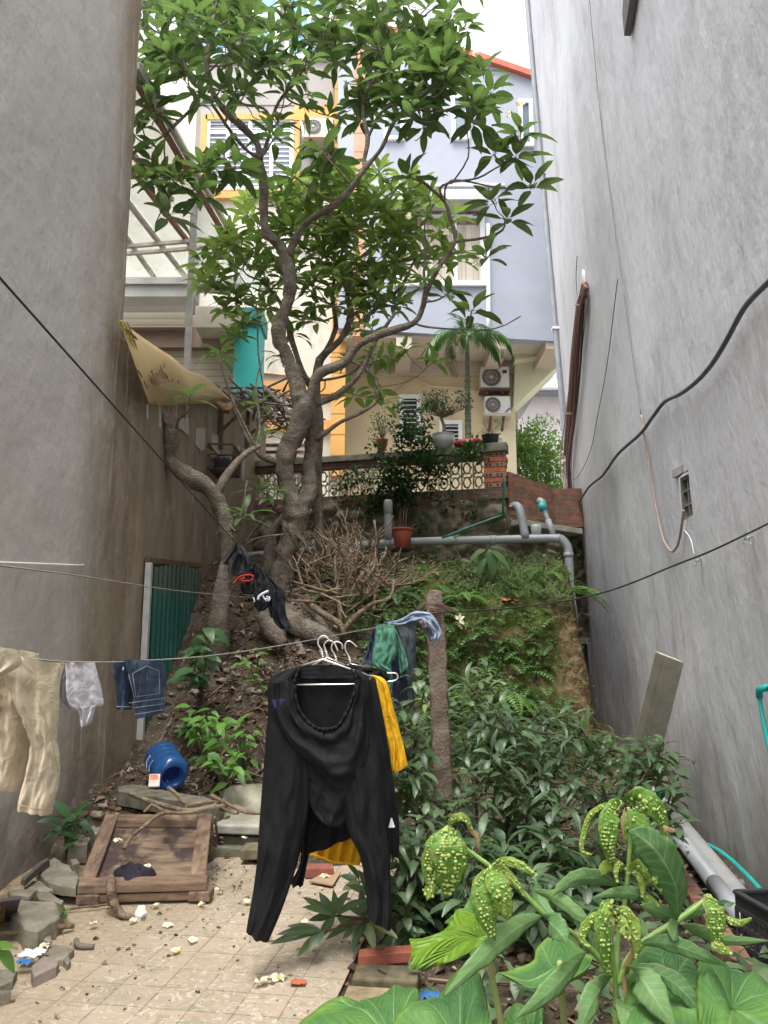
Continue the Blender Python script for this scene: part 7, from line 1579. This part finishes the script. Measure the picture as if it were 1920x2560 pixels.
# ================================================================ foreground: taro and the blistered plant
def m_taro():
    m=M('taro leaf',.55,spec=.28); rv=m.attr('rv'); mv=m.attr('mv')
    m.col(m.ramp(m.noise(6,detail=4),[(.3,(.05,.14,.055)),(.55,(.10,.23,.06)),(.75,(.20,.36,.07))])); m.mix(m.rng(rv,.60,1.),(.26,.42,.07),.85); m.mix(m.rng(mv,.55,1.),(.26,.42,.18),.8); f=m.math('PINGPONG',m.attr('tv'),.5); m.mix(m.rng(f,.14,0),(.17,.32,.12),.5); m.bump(f,.4,.006)
    m.mix(m.rng(m.noise(16,detail=6,loc=(3,1,5)),.68,.71),(.24,.15,.07),.9); m.bump(m.noise(10,detail=3),.25,.02); m.bump(m.noise(60),.15,.002); return m.done(.35,(.16,.36,.04))
TARO=m_taro(); TARY=m_leaf('young yellow green taro leaf',(.20,.36,.03),(.28,.46,.05),.4,.5)
def m_taroy():
    m=M('ribbed young taro leaf',.4,spec=.4); m.col(m.ramp(m.noise(4),[(.3,(.18,.34,.03)),(.7,(.28,.46,.06))])); f=m.math('PINGPONG',m.math('MULTIPLY',m.attr('tv'),.9),.5); m.mix(m.rng(f,.2,.0),(.15,.30,.035),.35); m.bump(f,.6,.02); m.mix(m.rng(m.attr('mv'),.6,1),(.36,.52,.14),.8); m.bump(m.noise(8),.3,.02); return m.done(.5,(.30,.50,.03))  # yellow green leaf colour with darker stripes along the ribs
TARY=m_taroy()
def taro(label,cen,out,mat,base,nring=12,veins=7,wave=.012,bulge=.05,petiole=True):
    """leaf blade built between a centre and an outline; px, py, depth each"""
    veins_n=veins; c=P(*cen); q=[P(*o) for o in out]; n=len(q); dense=[]
    for i in range(n):
        p0,p1,p2,p3=q[i-1],q[i],q[(i+1)%n],q[(i+2)%n]
        for k in range(6):
            t=k/6; dense.append(.5*((2*p1)+(p2-p0)*t+(2*p0-5*p1+4*p2-p3)*t*t+(3*p1-p0-3*p2+p3)*t**3))
    m=len(dense); nrm=V((0,0,0))
    for i in range(m): nrm+= (dense[i]-c).cross(dense[(i+1)%m]-c)
    nrm.normalize(); 
    if nrm.y>0: nrm=-nrm
    vs=[];mv=[];rv=[]
    for r in range(nring+1):
        t=r/nring
        for i,d in enumerate(dense):
            a=i/m*veins; vein=max(0.,1-abs(((a+.5)%1)-.5)*2*6*max(.25,t)); 
            p=c.lerp(d,t)+nrm*(bulge*math.sin(math.pi*t)*.5+ wave*t*t*math.sin(i/m*2*math.pi*3.+cen[0])*1.1 - (.003*vein*(1-t)) + .022*t*nz((i/m*7,t*2,cen[0]),1.))
            vs.append(p); mv.append(vein if t<.97 else .5); rv.append(max(.001,t**3*.95))
    fs=[(r*m+i,r*m+(i+1)%m,(r+1)*m+(i+1)%m,(r+1)*m+i) for r in range(nring) for i in range(m)]
    tv=[]
    for r in range(nring+1):
        for i in range(m): a=i/m*veins_n; tv.append(r/nring*7-abs(((a+.5)%1)-.5)*5)
    b=P(*base); t_=thing('taro_plant',V((b.x,b.y,0)),label,'taro plant'); g=MB(); g.add(vs,fs,rv=rv,mv=mv); ob=g.build('leaf_blade',mat,t_); ob.data.attributes.new('tv','FLOAT','POINT').data.foreach_set('value',tv)
    md=ob.modifiers.new('solid','SOLIDIFY'); md.thickness=.0012
    if petiole:
        g=MB(); e=V((b.x,b.y,0)); g.tube([e,e.lerp(c,.5)+V((.02,.05,-.02)),c-nrm*.006],[.012,.010,.007],8,5,rv=.5); g.build('petiole',simple('pale petiole',(.30,.38,.12),.5) if 'pale petiole' not in bpy.data.materials else bpy.data.materials['pale petiole'],t_)
    return t_
taro('taro plant with insect eaten brown patches, lowest left in front of the mossy bricks',(985,2620,1.75),[(735,2575,1.75),(790,2530,1.85),(845,2506,1.9),(893,2510,1.9),(905,2488,1.92),(950,2474,1.95),(985,2468,1.97),(1012,2480,1.95),(1042,2472,1.93),(1050,2500,1.85),(1060,2560,1.75),(1080,2700,1.6),(950,2800,1.5),(800,2740,1.55)],TARO,(1000,2900,1.8))
taro('taro plant with a big upright folded leaf, bottom centre left',(1150,2620,1.6),[(975,2585,1.62),(1010,2540,1.66),(1050,2500,1.7),(1088,2468,1.74),(1094,2495,1.72),(1130,2455,1.76),(1165,2425,1.78),(1200,2430,1.78),(1216,2480,1.72),(1225,2560,1.65),(1260,2680,1.5),(1120,2800,1.4),(990,2720,1.45)],TARO,(1180,2900,1.6))
taro('young taro plant with yellow green folded leaf beside the hanging blistered leaves',(1215,2350,2.1),[(1022,2362,2.05),(1045,2352,2.05),(1075,2325,2.1),(1118,2322,2.12),(1145,2292,2.16),(1195,2292,2.18),(1235,2310,2.15),(1240,2350,2.1),(1225,2378,2.05),(1160,2392,2.0),(1090,2404,1.97),(1032,2410,1.95),(1027,2385,2.0)],TARY,(1325,2700,2.15),wave=.02,veins=9)
taro('taro plant with dark green leaf behind the yellow green one',(1190,2290,2.4),[(1112,2312,2.4),(1150,2275,2.42),(1180,2250,2.45),(1230,2225,2.45),(1280,2215,2.45),(1262,2260,2.4),(1230,2310,2.35),(1170,2330,2.35)],TARO,(1190,2700,2.5),petiole=False)
taro('taro plant with wide leaf facing up in the middle of the foreground',(1400,2410,2.0),[(1248,2440,2.0),(1270,2415,2.05),(1330,2398,2.1),(1345,2372,2.15),(1400,2350,2.2),(1450,2356,2.2),(1478,2385,2.1),(1470,2425,2.0),(1420,2450,1.92),(1350,2462,1.9),(1290,2455,1.95)],TARO,(1420,2800,2.05),wave=.008)
taro('largest taro plant right of centre, with broad bright green leaf',(1660,2500,1.75),[(1555,2560,1.65),(1565,2480,1.72),(1580,2400,1.85),(1620,2365,1.95),(1670,2362,1.98),(1720,2390,1.95),(1765,2430,1.9),(1800,2490,1.8),(1815,2570,1.7),(1800,2700,1.55),(1650,2760,1.45),(1570,2660,1.55)],TARO,(1700,2900,1.8))
taro('taro plant at the bottom right corner, below the crate',(1830,2520,1.7),[(1745,2415,1.8),(1790,2402,1.85),(1840,2408,1.87),(1880,2435,1.83),(1925,2475,1.78),(1975,2530,1.7),(2010,2640,1.55),(1900,2760,1.45),(1790,2660,1.5),(1755,2560,1.6),(1740,2480,1.7)],TARO,(1900,2900,1.75))
taro('taro plant with small dark leaf at the bottom edge behind the blistered stem',(1330,2590,1.8),[(1255,2575,1.8),(1275,2530,1.85),(1315,2512,1.88),(1352,2520,1.86),(1362,2570,1.8),(1350,2680,1.7),(1270,2680,1.7)],TARO,(1340,2900,1.85),veins=5)
# ---- blistered plant
YB=1.75
bp=thing('blistered_plant',V((P(1545,2600,YB).x,YB,0)),'lime green plant in the foreground with drooping leaves covered in round galls','plant')
def veins(m,k,c,amt=.55,w=.16):
    f=m.math('PINGPONG',m.math('SUBTRACT',m.math('MULTIPLY',m.attr('tv'),k),m.math('MULTIPLY',m.attr('mv'),1.1)),.5); m.mix(m.rng(f,w,.0),c,amt); m.bump(f,.25,.003)
LGm=M('long leaf green',.55,spec=.28); LGm.col(LGm.ramp(LGm.attr('rv'),[(0,(.11,.23,.085)),(1.,(.19,.33,.12))])); LGm.mix(LGm.rng(LGm.attr('mv'),.10,.0),(.32,.46,.22),.85); LGm.mix(LGm.rng(LGm.noise(9),.55,.7),(.17,.27,.07),.5); LGm.mix(LGm.rng(LGm.noise(70,detail=2),.68,.72),(.30,.25,.10),.6); GV=LGm; veins(LGm,11,(.26,.40,.18)); LGm.mix(LGm.math('MULTIPLY',LGm.rng(LGm.attr('mv'),.8,1.),LGm.rng(LGm.noise(12,detail=4,loc=(1,0,4)),.5,.6)),(.32,.24,.11),.8); LGm=LGm.done(.35,(.16,.36,.06))
def m_gall():
    m=M('galled lime leaf',.5,spec=.35); m.col(m.ramp(m.attr('rv'),[(0,(.10,.24,.035)),(.35,(.27,.42,.07)),(.7,(.44,.56,.15)),(1.,(.60,.68,.30))])); m.mix(m.rng(m.noise(26,detail=3),.62,.7),(.42,.50,.14),.4); veins(m,9,(.40,.52,.14),.4); m.mix(m.math('MULTIPLY',m.rng(m.attr('mv'),.7,1.),m.rng(m.noise(14,detail=4,loc=(1,0,4)),.46,.6)),(.36,.25,.11),.8); m.mix(m.rng(m.noise(45,detail=3,loc=(3,0,0)),.68,.74),(.40,.26,.10),.6); m.bump(m.vor(140),.35,.002); return m.done(.38)
GALL=m_gall(); BRN=m_leaf('withered leaf',(.20,.12,.05),(.40,.28,.14),.8,.2)
STM=simple('green stem',(.20,.33,.08),.45,0,.2,14,.1)
base=V((P(1545,2600,YB).x,YB,0))
for q,r in (([(1545,2800,YB),(1540,2560,YB),(1541,2428,YB),(1547,2334,YB),(1560,2270,YB),(1567,2217,YB),(1573,2140,YB),(1577,2077,YB),(1571,2018,YB)],[.009,.008,.0075,.007,.007,.0062,.006,.006,.004]),
 ([(1538,2470,YB),(1500,2400,YB),(1447,2346,YB-.03),(1400,2312,YB-.05),(1359,2284,YB-.06),(1300,2225,YB-.07),(1231,2170,YB-.08),(1190,2140,YB-.08),(1149,2109,YB-.08)],[.008,.008,.0075,.007,.007,.0062,.006,.0055,.004]),
 ([(1545,2460,YB),(1570,2400,YB),(1605,2358,YB+.02),(1650,2328,YB+.03),(1692,2302,YB+.03),(1735,2272,YB+.03),(1769,2243,YB+.03)],[.009,.0095,.009,.009,.0085,.008,.005]),
 ([(1540,2520,YB-.05),(1536,2428,YB-.08),(1528,2340,YB-.09),(1530,2247,YB-.09)],[.006,.006,.005,.003])):
    g=MB(); g.tube([P(*p) for p in q],[x*.8 for x in r],9,5,True,.08); g.build('stem',STM,bp)
def pleaf(path,W,mat,rv=.5,bumps=0,fold=.25,name='leaf',cup=.12,tip=.0,ends=.9,crinkle=0.,seed=0,tilt=0.,br=1.):
    rs=random.Random(seed+int(path[0][0]*3+path[-1][1])); pts=crom([P(*p) for p in path],8); m=len(pts)-1; g=MB(); vs=[];mv=[];rr=[]; rowc=4
    frames=[]
    for i,p in enumerate(pts):
        t=i/m; d=(pts[min(i+1,m)]-pts[max(i-1,0)]).normalized(); view=V((0,1,0)); side=d.cross(view); 
        if side.length<.2: side=d.cross(V((.3,.6,.7)))
        side.normalize(); nn=side.cross(d).normalized()
        if nn.y>0: nn=-nn
        if tilt: side=(side*math.cos(tilt)+nn*math.sin(tilt)).normalized(); nn=side.cross(d); nn=-nn if nn.y>0 else nn
        w=W*.5*path[0][2]/F*(math.sin(math.pi*min(1,max(0,t**ends)))**(1.05 if bumps==0 else .8) if 0<t<1 else .05)*(.74 if bumps==0 else .86)
        frames.append((p,side,nn,w))
        for j in range(-rowc,rowc+1):
            u=j/rowc; e=abs(u); off=nn*(w*fold*(-e)+ w*cup*math.cos(u*math.pi*.5)) + nn*(crinkle*w*(nz((t*9,u*3,seed),1.)+.5*u*u*math.sin(t*17+seed+(2 if u>0 else 0))))
            vs.append(p+side*(w*u*(1+.20*nz((t*7,u*.8,seed+2),1.)+.05*math.sin(t*40+seed)))+off); mv.append(e); rr.append(min(1,max(.001,rv+.15*nz((t*5,u*2,seed),1.))))
    k=2*rowc+1; fs=[(i*k+j,i*k+j+1,(i+1)*k+j+1,(i+1)*k+j) for i in range(m) for j in range(k-1)]
    g.add(vs,fs,rv=rr,mv=mv)
    ob=g.build(name,mat,bp); ob.data.attributes.new('tv','FLOAT','POINT').data.foreach_set('value',[i/m for i in range(m+1) for j in range(k)]); md=ob.modifiers.new('solid','SOLIDIFY'); md.thickness=.0008
    if bumps:
        gb_=MB()
        for b in range(bumps):
            t=rs.uniform(.04,.96); i=int(t*m); p,side,nn,w=frames[i]; 
            u=rs.choice((-1,1))*abs(rs.gauss(.38,.16)) if rs.random()<.7 else rs.uniform(-.85,.85)
            u=max(-.9,min(.9,u)); r=rs.choice((.0016,.0024,.003,.0038,.0048))*rs.uniform(.85,1.1)*(1-.4*abs(u))*br; q=p+side*w*u+nn*(w*fold*(-abs(u))+w*cup*math.cos(u*math.pi*.5)+r*.75)
            gb_.sphere(q,r,(1,rs.uniform(.8,1.1),1),4,rv=rs.uniform(.6,1.))
        gb_.build('galls',GALL,ob)
    return ob
Y=YB
for i,(path,W) in enumerate((([(1692,2300,Y),(1690,2220,Y-.05),(1650,2140,Y-.09),(1605,2095,Y-.1),(1572,2078,Y-.1)],112),([(1545,2214,Y),(1490,2195,Y-.06),(1430,2200,Y-.1),(1375,2242,Y-.12)],52),([(1335,2228,Y-.05),(1390,2245,Y-.1),(1450,2290,Y-.12),(1500,2338,Y-.12)],44),
 ([(1359,2286,Y-.06),(1375,2305,Y-.1),(1400,2330,Y-.13),(1418,2358,Y-.14)],74),([(1650,2262,Y+.02),(1600,2238,Y-.03),(1540,2232,Y-.05),(1478,2246,Y-.06)],38),([(1692,2302,Y+.03),(1650,2278,Y-.03),(1600,2262,Y-.06)],46),([(1692,2302,Y),(1688,2325,Y-.03),(1682,2352,Y-.05)],56),
 ([(1467,2378,Y-.03),(1420,2430,Y-.1),(1360,2490,Y-.14),(1290,2545,Y-.16)],62),([(1356,2290,Y-.06),(1290,2320,Y-.1),(1200,2400,Y-.14),(1110,2490,Y-.16)],66),([(1600,2358,Y),(1670,2358,Y-.03),(1740,2382,Y-.04),(1812,2414,Y-.04)],52),
 ([(1565,2410,Y),(1600,2440,Y-.08),(1640,2500,Y-.12),(1690,2575,Y-.14)],96),([(1590,2412,Y),(1660,2440,Y-.03),(1720,2490,Y-.05),(1775,2570,Y-.06)],60),([(1702,2300,Y+.03),(1730,2282,Y+.05),(1762,2268,Y+.06),(1790,2262,Y+.07)],42),([(1700,2310,Y+.05),(1760,2330,Y+.1),(1820,2350,Y+.12),(1925,2352,Y+.14)],44),
 ([(1540,2300,Y+.05),(1500,2290,Y+.1),(1485,2330,Y+.1),(1500,2400,Y+.1)],60),([(1530,2440,Y-.02),(1500,2470,Y-.1),(1470,2520,Y-.14),(1450,2580,Y-.15)],70),([(1555,2500,Y-.05),(1570,2530,Y-.1),(1560,2580,Y-.12)],80),([(1400,2320,Y),(1350,2250,Y+.05),(1340,2200,Y+.06)],40),([(1620,2340,Y+.05),(1590,2310,Y+.1),(1560,2330,Y+.12)],40))):
    pleaf(path,W,LGm,(i*.37)%1,0,.22,cup=.02,crinkle=.13,seed=i)
YG=Y-.1
for i,(path,W,nb_,mt_) in enumerate((([(1120,2068,YG),(1122,2110,YG-.03),(1125,2170,YG-.03),(1118,2245,YG)],104,190,GALL),([(1104,2080,YG+.01),(1088,2120,YG),(1080,2180,YG),(1088,2238,YG+.01)],62,110,GALL),([(1118,2066,YG),(1140,2044,YG-.03),(1165,2048,YG-.03),(1180,2075,YG-.02)],22,26,GALL),([(1172,2060,YG-.02),(1182,2080,YG-.02),(1194,2095,YG-.02),(1196,2126,YG-.02)],16,0,BRN),
 ([(1228,2168,YG),(1240,2205,YG-.05),(1258,2235,YG-.06),(1276,2254,YG-.06)],62,44,GALL),([(1222,2175,YG),(1206,2215,YG-.04),(1208,2280,YG-.05),(1238,2350,YG-.04)],56,90,GALL),([(1214,2180,YG+.03),(1195,2210,YG+.02),(1188,2250,YG+.02)],30,30,GALL),([(1232,2163,YG),(1262,2153,YG-.03),(1305,2166,YG-.04),(1347,2194,YG-.04)],26,44,GALL),([(1236,2168,YG),(1262,2175,YG-.02),(1290,2208,YG-.03),(1318,2246,YG-.02)],20,50,GALL),([(1240,2230,YG+.06),(1262,2265,YG+.05),(1270,2300,YG+.05)],46,14,GALL),([(1235,2230,YG+.03),(1228,2290,YG+.02),(1225,2352,YG+.02)],34,46,GALL),
 ([(1556,2006,YG+.08),(1530,2030,YG+.03),(1522,2100,YG+.02),(1530,2164,YG+.04)],56,120,GALL),([(1550,2008,YG+.08),(1510,2014,YG+.05),(1475,2040,YG+.05),(1458,2090,YG+.05),(1455,2128,YG+.05),(1482,2136,YG+.05)],16,46,GALL),([(1568,2012,YG+.08),(1596,1998,YG+.03),(1636,2020,YG+.02),(1670,2068,YG+.03)],66,50,GALL),([(1655,2062,YG+.03),(1668,2072,YG+.02),(1690,2080,YG+.02)],16,0,BRN),([(1650,2060,YG+.04),(1663,2095,YG+.04),(1672,2142,YG+.05)],18,44,GALL),([(1590,2020,YG+.14),(1594,2080,YG+.12),(1612,2166,YG+.12)],84,14,GALL),([(1562,2018,YG+.06),(1556,2060,YG+.05),(1560,2104,YG+.05)],10,0,BRN),
 ([(1562,2172,YG+.08),(1536,2160,YG+.05),(1510,2172,YG+.05),(1494,2192,YG+.05)],34,16,GALL),([(1562,2172,YG+.08),(1548,2158,YG+.04),(1540,2180,YG+.03),(1543,2208,YG+.03)],16,26,GALL),([(1572,2174,YG+.08),(1600,2162,YG+.04),(1630,2180,YG+.03),(1640,2212,YG+.03)],34,24,GALL),([(1572,2180,YG+.08),(1610,2180,YG+.05),(1640,2206,YG+.05),(1654,2232,YG+.05)],24,20,GALL),([(1570,2182,YG+.08),(1596,2188,YG+.05),(1606,2220,YG+.05),(1604,2246,YG+.05)],18,20,GALL),([(1606,2240,YG+.06),(1625,2250,YG+.06),(1650,2268,YG+.06)],22,10,GALL),
 ([(1530,2252,YG),(1514,2285,YG-.03),(1512,2350,YG-.04),(1520,2445,YG-.02)],52,90,GALL),([(1526,2256,YG-.02),(1518,2275,YG-.05),(1512,2300,YG-.05)],30,16,GALL),([(1522,2290,YG),(1490,2290,YG-.03),(1464,2318,YG-.03),(1456,2350,YG-.03),(1480,2372,YG-.03)],26,44,GALL),([(1530,2286,YG),(1560,2276,YG-.02),(1585,2310,YG-.02),(1592,2352,YG-.02),(1588,2402,YG-.01)],30,50,GALL),([(1532,2298,YG),(1556,2300,YG-.03),(1570,2330,YG-.03),(1574,2352,YG-.03)],20,20,GALL),([(1532,2310,YG),(1552,2322,YG-.04),(1566,2345,YG-.04)],20,10,GALL),([(1574,2345,YG),(1584,2375,YG),(1572,2400,YG),(1552,2425,YG)],18,0,BRN),([(1556,2430,YG+.02),(1562,2470,YG+.02),(1560,2500,YG+.02)],12,0,BRN),
 ([(1768,2236,YG+.08),(1785,2262,YG+.03),(1792,2320,YG+.02),(1790,2366,YG+.03)],58,90,GALL),([(1786,2350,YG+.03),(1796,2368,YG+.02),(1832,2384,YG+.02)],30,26,GALL),([(1814,2288,YG+.05),(1830,2304,YG+.04),(1855,2306,YG+.04),(1880,2294,YG+.04)],20,22,GALL),([(1060,2225,YG+.02),(1072,2234,YG),(1082,2240,YG)],40,12,GALL),([(1500,2440,YG+.02),(1484,2480,YG),(1476,2520,YG)],14,26,GALL))):
    pleaf(path,W,mt_,(.06 if W>50 else .38) if mt_ is GALL else .5,int(nb_*1.15),.10,'galled_leaf' if mt_ is GALL else 'withered_leaf',.0,crinkle=.16 if W>50 else .06,seed=i+50,br=.72 if W<60 else .95)
g=MB(); g.lathe([(0,0),(.02,.0),(.016,.01)],base+V((0,0,0)),8)
